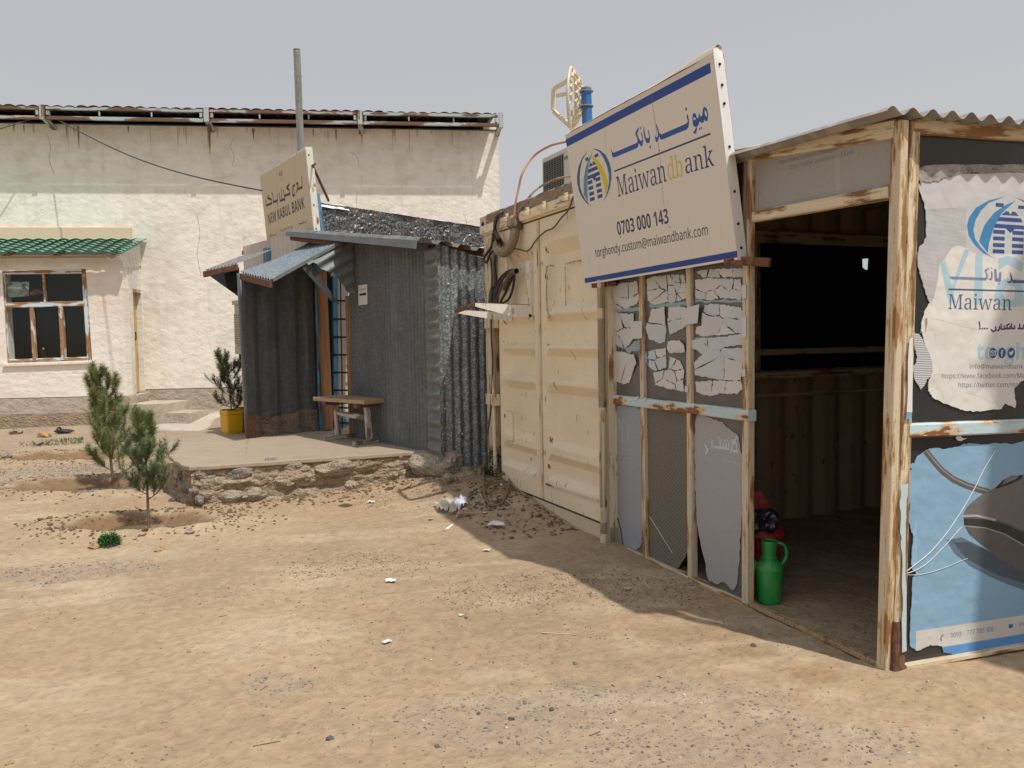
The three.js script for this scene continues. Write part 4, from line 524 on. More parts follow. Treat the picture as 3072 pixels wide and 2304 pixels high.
// evaporative cooler behind the wing wall
{ const c1 = along(CL.at(-0.95, 1.5, 0), CL.n, 699).sub(CL.at(-0.95, 1.5, 0)).dot(CL.n), q = (y) => CL.hit(704, y, c1)[1], a0 = -0.95, a1 = -0.3, b0 = q(1062), b1 = q(914), o = thing('air_cooler', 'weathered ivory air cooler with louvred grille behind the dark wing wall', 'air cooler', CL.at(-0.6, b0 - 0.14, c1 - 0.2));
  part('housing', gbox(CL, a0, a1, b0, b1, c1 - 0.42, c1 - 0.02), M.coolerIvory, o); part('grille_backing', gbox(CL, a0 + 0.03, a1 - 0.03, b0 + 0.12, b1 - 0.12, c1 - 0.02, c1 - 0.016), M.dark, o);
  const g = []; for (let i = 0; i < 14; i++) { const b = lerp(b0 + 0.12, b1 - 0.12, i / 13); g.push(gbox(CL, a0 + 0.02, a1 - 0.02, b - 0.008, b + 0.008, c1 - 0.016, c1)); } part('louvre', g, M.coolerIvory, o); const v = []; for (let i = 0; i < 14; i++) { const a = lerp(a0 + 0.03, a1 - 0.03, i / 13); v.push(gbox(CL, a - 0.007, a + 0.007, b0 + 0.11, b1 - 0.11, c1 - 0.0155, c1 - 0.003)); } part('louvre_upright', v, M.coolerIvory, o);
  part('top_rim', gbox(CL, a0 - 0.015, a1, b1, b1 + 0.05, c1 - 0.44, c1 + 0.005), M.coolerIvory, o); part('base_rim', gbox(CL, a0 + 0.01, a1, b0 - 0.001, b0 + 0.1, c1 - 0.0195, c1 - 0.004), M.coolerIvory, o);
  part('bracket', [bar(CL.at(a0 + 0.05, b0 - 0.12, -0.02), CL.at(a0 + 0.05, b0 - 0.12, c1 + 0.03), 0.05, 0.06), bar(CL.at(a0 + 0.05, b0 - 0.45, 0.0), CL.at(a0 + 0.05, b0 - 0.14, c1 - 0.03), 0.04, 0.04)], M.rust, o); part('foot_pad', cyl(CL.at(a0 + 0.1, b0 - 0.085, c1 - 0.1), CL.at(a0 + 0.1, b0 - 0.002, c1 - 0.1), 0.075), M.dark, o); }
// ---------- bench by the hut door ----------
{ const fa = level(972, 1322, PH), fb2 = level(1066, 1311, PH), ga = level(1062, 1337, PH), gb = level(1171, 1321, PH), m1 = fa.clone().lerp(fb2, 0.45), m2 = ga.clone().lerp(gb, 0.42), ax = m2.clone().sub(m1).normalize(), dy = V(-ax.z, 0, ax.x), o = thing('bench', 'rough wooden bench on splayed white trestle legs beside the hut door', 'bench', m1.clone().lerp(m2, 0.5));
  const hS = 0.455, A = m1.clone().addScaledVector(ax, -0.2).setY(PH + hS), Z = m2.clone().addScaledVector(ax, 0.14).setY(PH + hS);
  for (const [k, w, e] of [[-0.105, 0.2, 0], [0.09, 0.17, 0.02]]) part('seat_plank', bar(A.clone().addScaledVector(dy, k).add(V(0, -e * 0.2, 0)).addScaledVector(ax, -e), Z.clone().addScaledVector(dy, k).addScaledVector(ax, e * 2), w, 0.042), M.wood, o);
  for (const [m, p, q] of [[m1, fa, fb2], [m2, ga, gb]]) { part('foot', bar(p.clone().setY(PH + 0.022), q.clone().setY(PH + 0.022), 0.05, 0.045), M.woodWhite, o); part('leg', bar(m.clone().setY(PH + 0.045), m.clone().addScaledVector(ax, -0.035).setY(PH + hS - 0.06), 0.06, 0.05, ax), M.woodWhite, o); part('cleat', bar(m.clone().addScaledVector(dy, -0.17).setY(PH + hS - 0.045), m.clone().addScaledVector(dy, 0.17).setY(PH + hS - 0.045), 0.06, 0.045), M.rust, o); }
  part('stretcher', bar(m1.clone().addScaledVector(ax, -0.02).setY(PH + 0.29), m2.clone().addScaledVector(ax, -0.02).setY(PH + 0.27), 0.03, 0.055), M.woodWhite, o); }
// ---------- yellow cans used as planters ----------
const canBase = [level(697, 1300, PH), level(738, 1292, PH)];
canBase.forEach((b, i) => { const w = 0.215, d = 0.175, h = 0.285, o = thing('jerrycan_planter', i ? 'yellow plastic can half hidden by the wing wall, beside the planted can' : 'yellow cut-off plastic can planted with a small dark pine', 'planter', b); const prof = [[0, 0.9], [0.03, 0.97], [0.2, 1], [0.23, 0.985], [0.26, 1.0], [h - 0.05, 1.03], [h - 0.03, 1.05], [h, 1.02]];
  const can = surf((s, t) => { const f = t * (prof.length - 1), k = Math.min(prof.length - 2, Math.floor(f)), y = lerp(prof[k][0], prof[k + 1][0], f - k), q = lerp(prof[k][1], prof[k + 1][1], f - k), th = s * 6.2832, c = Math.cos(th), sn = Math.sin(th), e = 0.22; return { p: V(Math.sign(c) * Math.abs(c) ** e * w / 2 * q, y + (t > 0.9 ? 0.006 * Math.sin(th * 3) : 0), Math.sign(sn) * Math.abs(sn) ** e * d / 2 * q * (1.25)).applyAxisAngle(UP, 0.72).add(b), uv: [s * 0.7, y] }; }, 72, 28); part('body', [can, cyl(b, b.clone().setY(b.y + 0.004), 0.11, 0.11, 8)], M.yellowCan, o);
  part('rib', [0.05, 0.12].map((k) => bar(V(w / 2 * 0.98, 0.05, (k - 0.085) * 2).applyAxisAngle(UP, 0.72).add(b), V(w / 2 * 1.02, 0.24, (k - 0.085) * 2).applyAxisAngle(UP, 0.72).add(b), 0.012, 0.012, V(1, 0, 0))), M.yellowCan, o);
  part('soil', boxUV(new THREE.BoxGeometry(w * 0.98, 0.02, d * 1.2, 6, 1, 6).rotateY(0.72).translate(b.x, b.y + h - 0.04, b.z)), M.mud, o); });

// ---------- shipping container ----------
{
  const o = thing('shipping_container', 'cream painted steel container with ribbed end doors standing between hut and kiosk', 'container', ca);
  const hit = (x, y, off = 0) => B.hit(x, y, off), aF = hit(1457, 1000)[0], aN = hit(1815, 1000)[0] + 0.02, aS = hit(1623, 1100)[0], Hh = (x, y) => hit(x, y)[1];
  const top = 0.5 * (Hh(1495, 652) + Hh(1700, 580)), bot = 0.14, hdr = 0.5 * (Hh(1497, 690) + Hh(1700, 632)), long = 5.9;
  // door leaves: horizontally ribbed panels inside a flat rim
  const ys = [[690, 0], [712, 0], [752, -1], [905, -1], [932, 0], [940, 0], [966, -1], [1028, -1], [1040, 0], [1047, 0], [1071, -1], [1135, -1], [1148, 0], [1158, 0], [1186, -1], [1335, -1], [1352, 0], [1375, 0], [1400, -1], [1440, -1], [1458, 0], [1520, 0]].map(([y, d]) => [Hh(1700, y), d * 0.055]);
  const prof = (b) => { for (let i = 0; i < ys.length - 1; i++) if (b <= ys[i][0] && b >= ys[i + 1][0]) return lerp(ys[i][1], ys[i + 1][1], (ys[i][0] - b) / (ys[i][0] - ys[i + 1][0])); return 0; };
  const leaf = (a0, a1, rim0, rim1, name) => { const bs = [bot + 0.01]; for (const [b] of [...ys].reverse()) { bs.push(b - 0.004, b + 0.004); } bs.push(hdr - 0.012); const as = [a0, a0 + rim0, a0 + rim0 + 0.045, a1 - rim1 - 0.045, a1 - rim1, a1];
    const door = part('door_leaf', surf((s, t) => { const i = Math.min(5, Math.round(s * 5)), k = Math.round(t * (bs.length - 1)), inn = i === 2 || i === 3 ? 1 : 0, a = as[i], b = bs[k]; return { p: B.at(a, b, prof(b) * inn + 0.004 * (fw(a * 4 + 9, b * 4, 2, 8) - 0.5)), uv: [a, b] }; }, 5, bs.length - 1), M.boxPaint, o); door.geometry.deleteAttribute('normal'); door.geometry.computeVertexNormals(); return door; };
  const L = leaf(hit(1498, 1000)[0], aS - 0.006, 0.03, 0.1), Rr = leaf(aS + 0.006, hit(1798, 1000)[0], 0.095, 0.01);
  part('seam_strip', bar(B.at(aS + 0.002, bot + 0.02, 0.008), B.at(aS - 0.002, hdr - 0.02, 0.008), 0.035, 0.012, B.n), M.cream, o);
  part('leaf_step', bar(B.at(hit(1640, 1450)[0], Hh(1640, 1452), 0.004), B.at(hit(1797, 1500)[0], Hh(1797, 1502), 0.004), 0.012, 0.02), M.cream, Rr);
  part('welded_patch', [bar(B.p(1519, 1232, 0.003), B.p(1539, 1236, 0.003), 0.008, 0.012), bar(B.p(1539, 1236, 0.003), B.p(1541, 1325, 0.003), 0.008, 0.008, B.n), bar(B.p(1541, 1325, 0.003), B.p(1519, 1319, 0.003), 0.008, 0.008)], M.creamRust, L);
  part('weld_line', [tube([[1660, 797], [1641, 801], [1640, 850], [1642, 930], [1653, 962]].map(([x, y]) => B.p(x, y, 0.004)), 0.006, 20, 5), tube([[1697, 792], [1720, 785], [1742, 782]].map(([x, y]) => B.p(x, y, -0.03)), 0.006, 8, 5), tube([[1695, 800], [1696, 850], [1697, 922]].map(([x, y]) => B.p(x, y, -0.034)), 0.004, 8, 5)], M.creamRust, Rr);
  // frame
  part('header', [gbox(B, aF, aN, hdr, top, -0.08, 0.012)], M.boxPaint, o); part('header_ledge', bar(B.at(aF, hdr + 0.05, 0.012), B.at(aN, hdr + 0.05, 0.012), 0.05, 0.075), M.boxPaint, o);
  part('threshold', gbox(B, aF, aN, -0.1, bot - 0.012, -0.1, -0.012), M.boxPaintLow, o);
  part('corner_post', [gbox(B, aF, hit(1483, 1000)[0], -0.1, hdr - 0.001, -0.1, 0.0), gbox(B, hit(1486, 1000)[0], hit(1496, 1000)[0], -0.1, hdr - 0.002, -0.1, -0.035)], M.cream, o); part('corner_post', gbox(B, hit(1801, 1000)[0], aN, -0.1, hdr - 0.001, -0.1, -0.01), M.cream, o);
  part('corner_casting', gbox(B, aF - 0.015, aF + 0.15, top - 0.1, top + 0.05, -0.15, 0.03), M.creamRust, o); part('corner_casting', gbox(B, aN - 0.16, aN + 0.01, top - 0.08, top + 0.03, -0.15, 0.02), M.cream, o);
  part('casting_hole', cyl(B.at(aF + 0.06, top - 0.03, 0.028), B.at(aF + 0.06, top - 0.03, 0.033), 0.035, 0.035, 12), M.dark, o);
  // lock rod with its brackets, hinge pin sleeve on the other side
  const rod = (x) => hit(x, 1100)[0]; part('lock_rod', cyl(B.at(rod(1490), 0.15, 0.03), B.at(rod(1487), hdr - 0.05, 0.03), 0.017), M.cream, o);
  for (const y of [968, 1197]) part('rod_bracket', gbox(B, rod(1472), rod(1499), Hh(1485, y) - 0.05, Hh(1485, y) + 0.05, 0.0, 0.055), M.cream, o);
  const hx = (y) => hit(1804, y)[0]; const pin = (y0, y1) => cyl(B.p(1804 + (y0 - 1000) * 0.012, y0, 0.03), B.p(1804 + (y1 - 1000) * 0.012, y1, 0.03), 0.026);
  part('hinge_sleeve', [pin(862, 925), pin(956, 1222), pin(1266, 1520), pin(1566, 1630)], M.cream, o); part('hinge_pin', [pin(840, 1600)].map((g) => g.scale(1, 1, 1)), M.creamRust, o).visible = true;
  // container body
  part('roof', [boxUV(new THREE.BoxGeometry(aN - aF, 0.06, long - 0.1).translate((aF + aN) / 2, top - 0.035, -long / 2 - 0.05).applyMatrix4(B.m))], M.boxPaintLow, o);
  part('roof_edge', surf((s, t) => { const a = lerp(aF + 0.14, aN, s); const k = t < 0.5 ? t * 2 : 1, w = t < 0.5 ? 0 : t * 2 - 1; return { p: B.at(a, top - 0.012 - 0.03 * fw(a * 7, 2, 3, 4) * (1 - k) + 0.07 * k + 0.02 * (fw(a * 8, t * 5, 3, 3) - 0.5), 0.02 + 0.012 * fw(a * 10, t * 9, 2, 6) - 0.25 * w), uv: [a, t * 0.3] }; }, 120, 10), M.tape, o, 'strip of dried grey sealant along the roof edge');
  // far long side and back end, with one small opening to the sky
  const farFr = new Fr(B.at(aF, 0, -0.1), B.n.clone().negate()); 
  const hole = (() => { const pts = [[1118, 322], [1195, 314], [1187, 432], [1150, 428], [1120, 405]].map(([x, y]) => { const [X, Y] = Zm(2250, 680, 3.318)(x, y); const d = sight(X, Y), t = farFr.o.clone().sub(EYE).dot(farFr.n) / d.dot(farFr.n); const q = EYE.clone().addScaledVector(d, t).sub(farFr.o); return [q.dot(farFr.u), q.dot(farFr.v)]; }); return pts; })();
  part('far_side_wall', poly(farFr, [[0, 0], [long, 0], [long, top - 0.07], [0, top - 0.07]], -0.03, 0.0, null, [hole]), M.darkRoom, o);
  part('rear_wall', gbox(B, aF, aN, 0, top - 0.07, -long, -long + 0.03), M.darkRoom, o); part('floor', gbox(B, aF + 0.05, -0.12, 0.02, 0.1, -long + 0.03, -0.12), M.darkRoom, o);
  // kiosk-side long wall: ribbed steel with a serving window
  const bsA = (x, y) => BS.hit(x, y), z = Zm(2250, 680, 3.318), wl = bsA(...z(82, 700))[0], wt = bsA(...z(700, 183))[1], wb = bsA(...z(700, 1205))[1], wr = 3.35, sb = bsA(...z(700, 1265))[1], sl = bsA(...z(700, 1410))[1];
  const ribs = (a0, a1, b0, b1) => corr(BS, a0, a1, () => b0, () => b1, 0.278, 0.018, -0.03, 'trap', Math.ceil((a1 - a0) * 70), 0.001, 61);
  part('side_wall', [ribs(0.06, 5.8, -0.03, sl), ribs(0.06, 5.8, wt + 0.09, top - 0.06), ribs(0.06, wl - 0.03, sl, wt + 0.09), ribs(wr + 0.03, 5.8, sl, wt + 0.09)], M.boxShaded, o);
  part('window_frame', [bar(BS.at(wl - 0.05, wt + 0.045, 0.0), BS.at(wr + 0.05, wt + 0.045, 0), 0.06, 0.09), bar(BS.at(wl - 0.05, (wb + sb) / 2, 0), BS.at(wr + 0.05, (wb + sb) / 2, 0), 0.06, wb - sb), bar(BS.at(wl - 0.03, sl, 0), BS.at(wl - 0.03, wt, 0), 0.06, 0.06, BS.n), bar(BS.at(wr, sl, 0), BS.at(wr, wt, 0), 0.06, 0.06, BS.n)], M.cream, o);
  part('counter_shelf', bar(BS.at(wl - 0.2, sl - 0.03, 0.06), BS.at(wr, sl - 0.03, 0.06), 0.2, 0.05), M.cream, o);
  part('glass', gbox(BS, wl, wr, wb, wt, -0.02, -0.016), M.glassDark, o);
  part('hand_rail', [cyl(BS.at(wl - 0.3, bsA(...z(600, 1645))[1], 0.1), BS.at(wr, bsA(...z(600, 1645))[1], 0.1), 0.012), bar(BS.at(wl + 1.5, bsA(...z(600, 1645))[1], 0.08), BS.at(wl + 1.25, 0.78, 0.02), 0.02, 0.02)], M.cream, o);
  // pegs welded to the header
  for (const [x, y, k] of [[1527, 655, 0], [1588, 636, 0], [1638, 618, 1], [1704, 592, 0], [1530, 646, 2]]) if (k < 2) { const p = B.p(x, y, 0.02), pg = part('door_peg', [gbox(B, B.hit(x - 7, y)[0], B.hit(x + 6, y)[0], B.hit(x, y + 9)[1], B.hit(x, y - 2)[1], 0.012, 0.06), bar(B.p(x - 5, y - 1, 0.055), B.p(x - 7, y - 14, 0.06), 0.028, 0.024, B.n), bar(B.p(x - 5, y + 4, 0.06), B.p(x - 15, y + 4, 0.11), 0.024, 0.03)], M.ivory, o); }
  // earth packed along the foot, a loose thick cable arm
}
// air conditioner on the container roof
{ const off = -0.5, q = (x, y) => B.hit(x, y, off), a0 = q(1628, 540)[0], a1 = a0 + 0.82, b1 = 0.5 * (q(1640, 467)[1] + q(1695, 449)[1]), b0 = b1 - 0.56, o = thing('air_conditioner', 'boxy white air conditioner unit with black grille on the container roof', 'air conditioner', B.at(a0 + 0.4, b0, off - 0.15));
  part('casing', gbox(B, a0, a1, b0, b1, off - 0.3, off), M.acWhite, o); const gr = q(1691, 520)[0]; part('fan_opening', gbox(B, a0 + 0.035, gr, b0 + 0.03, b1 - 0.04, off + 0.001, off + 0.004), M.blackPlastic, o);
  const w = []; for (let i = 0; i < 26; i++) { const b = lerp(b0 + 0.04, b1 - 0.05, i / 25); w.push(bar(B.at(a0 + 0.035, b, off + 0.012), B.at(gr, b, off + 0.012), 0.004, 0.004)); } for (let i = 0; i < 8; i++) { const a = lerp(a0 + 0.05, gr - 0.01, i / 7); w.push(bar(B.at(a, b0 + 0.03, off + 0.015), B.at(a, b1 - 0.04, off + 0.015), 0.004, 0.004, B.n)); } part('wire_grille', w, M.grey, o);
  part('badge', gbox(B, gr + 0.02, gr + 0.09, b1 - 0.1, b1 - 0.07, off + 0.001, off + 0.003), M.grey, o); part('foot', [gbox(B, a0 + 0.08, a0 + 0.13, b0 - 0.2, b0 - 0.001, off - 0.28, off - 0.02), gbox(B, a1 - 0.13, a1 - 0.08, b0 - 0.2, b0 - 0.001, off - 0.28, off - 0.02)], M.rust, o); }
// grid dish on a blue post
{ const off = -0.35, z = Zm(1600, 150, 5.53), Pd = (x, y, c = off) => B.p(...z(x, y), c), pt = Pd(875, 655), pb = Pd(893, 1150), foot = pb.clone().add(pb.clone().sub(pt).multiplyScalar(0.55)), c = Pd(640, 810), rim = Pd(660, 305).distanceTo(Pd(625, 1320)) / 2;
  const o = thing('grid_dish', 'cream honeycomb dish antenna on a blue pipe above the large bank sign', 'antenna', foot);
  part('post', cyl(foot, pt, 0.041, 0.041, 18, true), M.blue, o); part('post_cap', cyl(pt, pt.clone().add(V(0, 0.012, 0)), 0.042, 0.042, 18), M.grey, o);
  const axis = sight(...z(640, 810)).normalize(), left = V(-1, -0.02, 0).addScaledVector(axis, 0.22).normalize(); // dish looks left, a little away from the viewer
  const e1 = V().crossVectors(UP, left).normalize(), e2 = V().crossVectors(left, e1).normalize(), dp = 0.42 * rim, onD = (x, y) => { const r2 = (x * x + y * y) / (rim * rim); return c.clone().addScaledVector(e1, x).addScaledVector(e2, y).addScaledVector(left, -dp * (1 - r2)); };
  const edges = new Map(), s = rim / 6.2, key = (q) => Math.round(q[0] * 1e4) + ',' + Math.round(q[1] * 1e4); for (let i = -8; i <= 8; i++) for (let j = -8; j <= 8; j++) { const cx = s * 1.5 * i, cy = s * Math.sqrt(3) * (j + (i & 1) / 2), v = [...Array(6)].map((_, k) => [cx + s * Math.cos(k * Math.PI / 3), cy + s * Math.sin(k * Math.PI / 3)]); for (let k = 0; k < 6; k++) { const a = v[k], b = v[(k + 1) % 6]; if (Math.hypot(...a) > rim || Math.hypot(...b) > rim) continue; const id = [key(a), key(b)].sort().join('|'); edges.set(id, [a, b]); } }
  part('reflector', [...[...edges.values()].map(([a, b]) => bar(onD(...a), onD(...b), 0.009, 0.018, left)), tube([...Array(36)].map((_, k) => onD(Math.cos(k / 36 * 6.2832) * rim, Math.sin(k / 36 * 6.2832) * rim)), 0.012, 90, 7, true)], M.dishPlastic, o);
  const f = Pd(330, 840), arm = (a, b, d, e) => tube([a, b, d], 0.0145, 20, 8); const fe = (x, y) => Pd(x, y);
  part('feed_arm', [bar(Pd(625, 480), Pd(350, 640), 0.024, 0.036), bar(Pd(335, 640), Pd(330, 1000), 0.04, 0.036, left), bar(Pd(340, 1020), Pd(612, 1262), 0.024, 0.036), bar(Pd(612, 715), Pd(390, 760), 0.02, 0.03)], M.dishPlastic, o);
  part('clamp', [bar(Pd(795, 690), Pd(880, 690), 0.03, 0.03), bar(Pd(785, 945), Pd(890, 945), 0.03, 0.03), new THREE.TorusGeometry(0.05, 0.006, 6, 18).rotateX(Math.PI / 2).translate(...Pd(880, 690).toArray()), new THREE.TorusGeometry(0.05, 0.006, 6, 18).rotateX(Math.PI / 2).translate(...Pd(884, 938).toArray())], M.grey, o); }
// white steel wall bracket for a missing air conditioner
{ const o = thing('wall_bracket', 'empty white rust-edged air conditioner bracket sticking out of the container door', 'bracket', B.p(1590, 950, 0.02));
  part('rail', bar(B.p(1517, 748, 0.012), B.p(1530, 965, 0.012), 0.055, 0.02, B.n), M.whitePaint, o); part('rail', bar(B.p(1585, 784, 0.012), B.p(1592, 960, 0.012), 0.055, 0.02, B.n), M.whitePaint, o);
  const arm = (x, y0, y1, tipx, tipUp) => { const P0 = B.p(x, (y0 + y1) / 2, 0.02), h0 = B.p(x, y0, 0.02).distanceTo(B.p(x, y1, 0.02)), tip = along(P0, B.n, tipx), L = tip.distanceTo(P0); const fr = new Fr(P0, B.n.clone()); return [poly(fr, [[0, -h0 / 2], [L * 0.32, -h0 / 2 + 0.005], [L, -0.0 + tipUp - 0.016], [L, tipUp + 0.016], [0, h0 / 2]], -0.02, -0.012), poly(fr, [[0, h0 / 2 - 0.006], [L, tipUp + 0.012], [L, tipUp + 0.016], [0, h0 / 2]], -0.02, 0.03), P0, tip]; };
  const A = arm(1588, 914, 952, 1424, 0.052), D = arm(1524, 938, 960, 1369, 0.045);
  part('arm', [A[0]], M.whitePaint, o); part('arm_flange', [A[1]], M.rust, o); part('arm', [D[0]], M.whitePaint, o); part('arm_flange', [D[1]], M.rust, o);
  part('cross_bar', bar(A[3].clone().add(V(0, 0.05, 0)), D[3].clone().add(V(0, 0.045, 0)), 0.03, 0.03), M.rust, o);
  part('bolt_hole', [[1591, 947], [1520, 952]].map(([x, y]) => cyl(B.p(x, y, 0.02), B.p(x, y, 0.026), 0.013)), M.dark, o); }
// cables on the container
const wire = (name, label, cat, pts, r, mat, n = 50) => solo(name, label, cat, tube(pts, r, n, 7), mat, pts[0].clone());
const bp = (x, y, c = 0.03) => B.p(x, y, c), z1 = Zm(1420, 540, 4), bz = (x, y, c = 0.03) => B.p(...z1(x, y), c);
{ const o = thing('cable_coil', 'loop of black cable hung over a peg on the container door', 'cable', bz(260, 1490)); const mk = (pts, r) => tube(pts.map(([x, y, c]) => bz(x, y, c ?? 0.04)), r, 60, 6);
  part('loop', mk([[235, 1480], [245, 1330], [330, 1170], [440, 1085], [490, 1100], [475, 1290], [430, 1420], [330, 1490]], 0.011), M.blackPlastic, o); part('loop', mk([[250, 1480], [300, 1290], [360, 1180], [440, 1110], [470, 1150], [410, 1300], [320, 1480]], 0.011), M.blackPlastic, o); part('loop', mk([[240, 1470], [260, 1350], [350, 1190], [345, 1250], [290, 1400], [250, 1490]], 0.009), M.cableGrey, o); part('end', tube([[375, 1310, 0.05], [400, 1220, 0.06], [450, 1130, 0.07], [520, 1090, 0.08]].map((q) => bz(...q)), 0.022, 20, 8), M.cableBrown, o); part('binding', mk([[215, 1490], [230, 1350], [245, 1300]], 0.03), M.cableGrey, o); }
wire('black_cable', 'black cable looping over the container corner casting', 'cable', [bz(400, 375, -0.1), bz(320, 400, 0.06), bz(270, 480, 0.06), bz(262, 600, 0.06), bz(320, 715, 0.05)], 0.016, M.cableGrey);
wire('black_cable', 'black cable running down the container corner post to the coil', 'cable', [bz(290, 440, 0.07), bz(250, 600, 0.07), bz(225, 780, 0.05), bz(130, 940, 0.07), bz(160, 990, 0.08), bz(220, 860, 0.06), bz(268, 870, 0.04), bz(258, 1010, 0.04), bz(270, 1200, 0.04), bz(240, 1440, 0.04)], 0.012, M.blackPlastic, 90);
wire('black_cable', 'thin dark cable hanging down the container corner post to the ground', 'cable', [bz(205, 930, 0.07), bz(225, 1150, 0.06), bp(1473, 900, 0.06), bp(1474, 1000, 0.06), bp(1478, 1100, 0.04), bp(1470, 1250, 0.06), bp(1455, 1340, 0.09)], 0.009, M.cableGrey, 60);
wire('lagged_pipe', 'curved pipe lagged with brown tape on the container door', 'pipe', [bz(495, 505, 0.05), bz(500, 600, 0.06), bz(480, 720, 0.07), bz(420, 840, 0.08), bz(350, 870, 0.08), bz(295, 840, 0.07), bz(285, 790, 0.06), bz(320, 745, 0.05)], 0.042, M.tape, 60);
solo('pipe_joint', 'dark taped knot at the upper end of the lagged pipe', 'pipe joint', rock(0.06, 9, 1, 1, 0.8, 2, 0.4).translate(...bz(495, 540, 0.06).toArray()), M.cableBrown, bz(495, 560, 0.06));
wire('copper_pipe', 'pinkish copper pipe rising in a bow from the container to the big sign', 'pipe', [bz(497, 505, 0.05), bz(495, 350, 0.05), bz(515, 230, 0.04), bz(545, 90, 0.02), bp(1567, 520, 0.0), bp(1600, 470, -0.1), bp(1650, 438, -0.15), bp(1698, 425, -0.2)], 0.0095, M.orange, 70);
wire('copper_pipe', 'second thinner copper pipe bending flat towards the air conditioner', 'pipe', [bz(515, 500, 0.05), bz(520, 420, 0.05), bz(600, 310, 0.03), bz(690, 180, 0.0), bz(790, 90, -0.1), bp(1660, 540, -0.25), bp(1700, 530, -0.35), bp(1720, 529, -0.4)], 0.009, M.tape, 60);
wire('thin_cable', 'thin olive cable drooping across the container door to the big sign', 'cable', [bz(440, 815, 0.06), bz(560, 835, 0.04), bz(640, 855, 0.03), bz(690, 820, 0.03), bz(740, 740, 0.03), bz(860, 620, 0.03), bz(960, 575, 0.03), bz(1060, 450, 0.04), bz(1140, 360, 0.05), bz(1200, 200, 0.06)], 0.0065, M.cableBrown, 80);

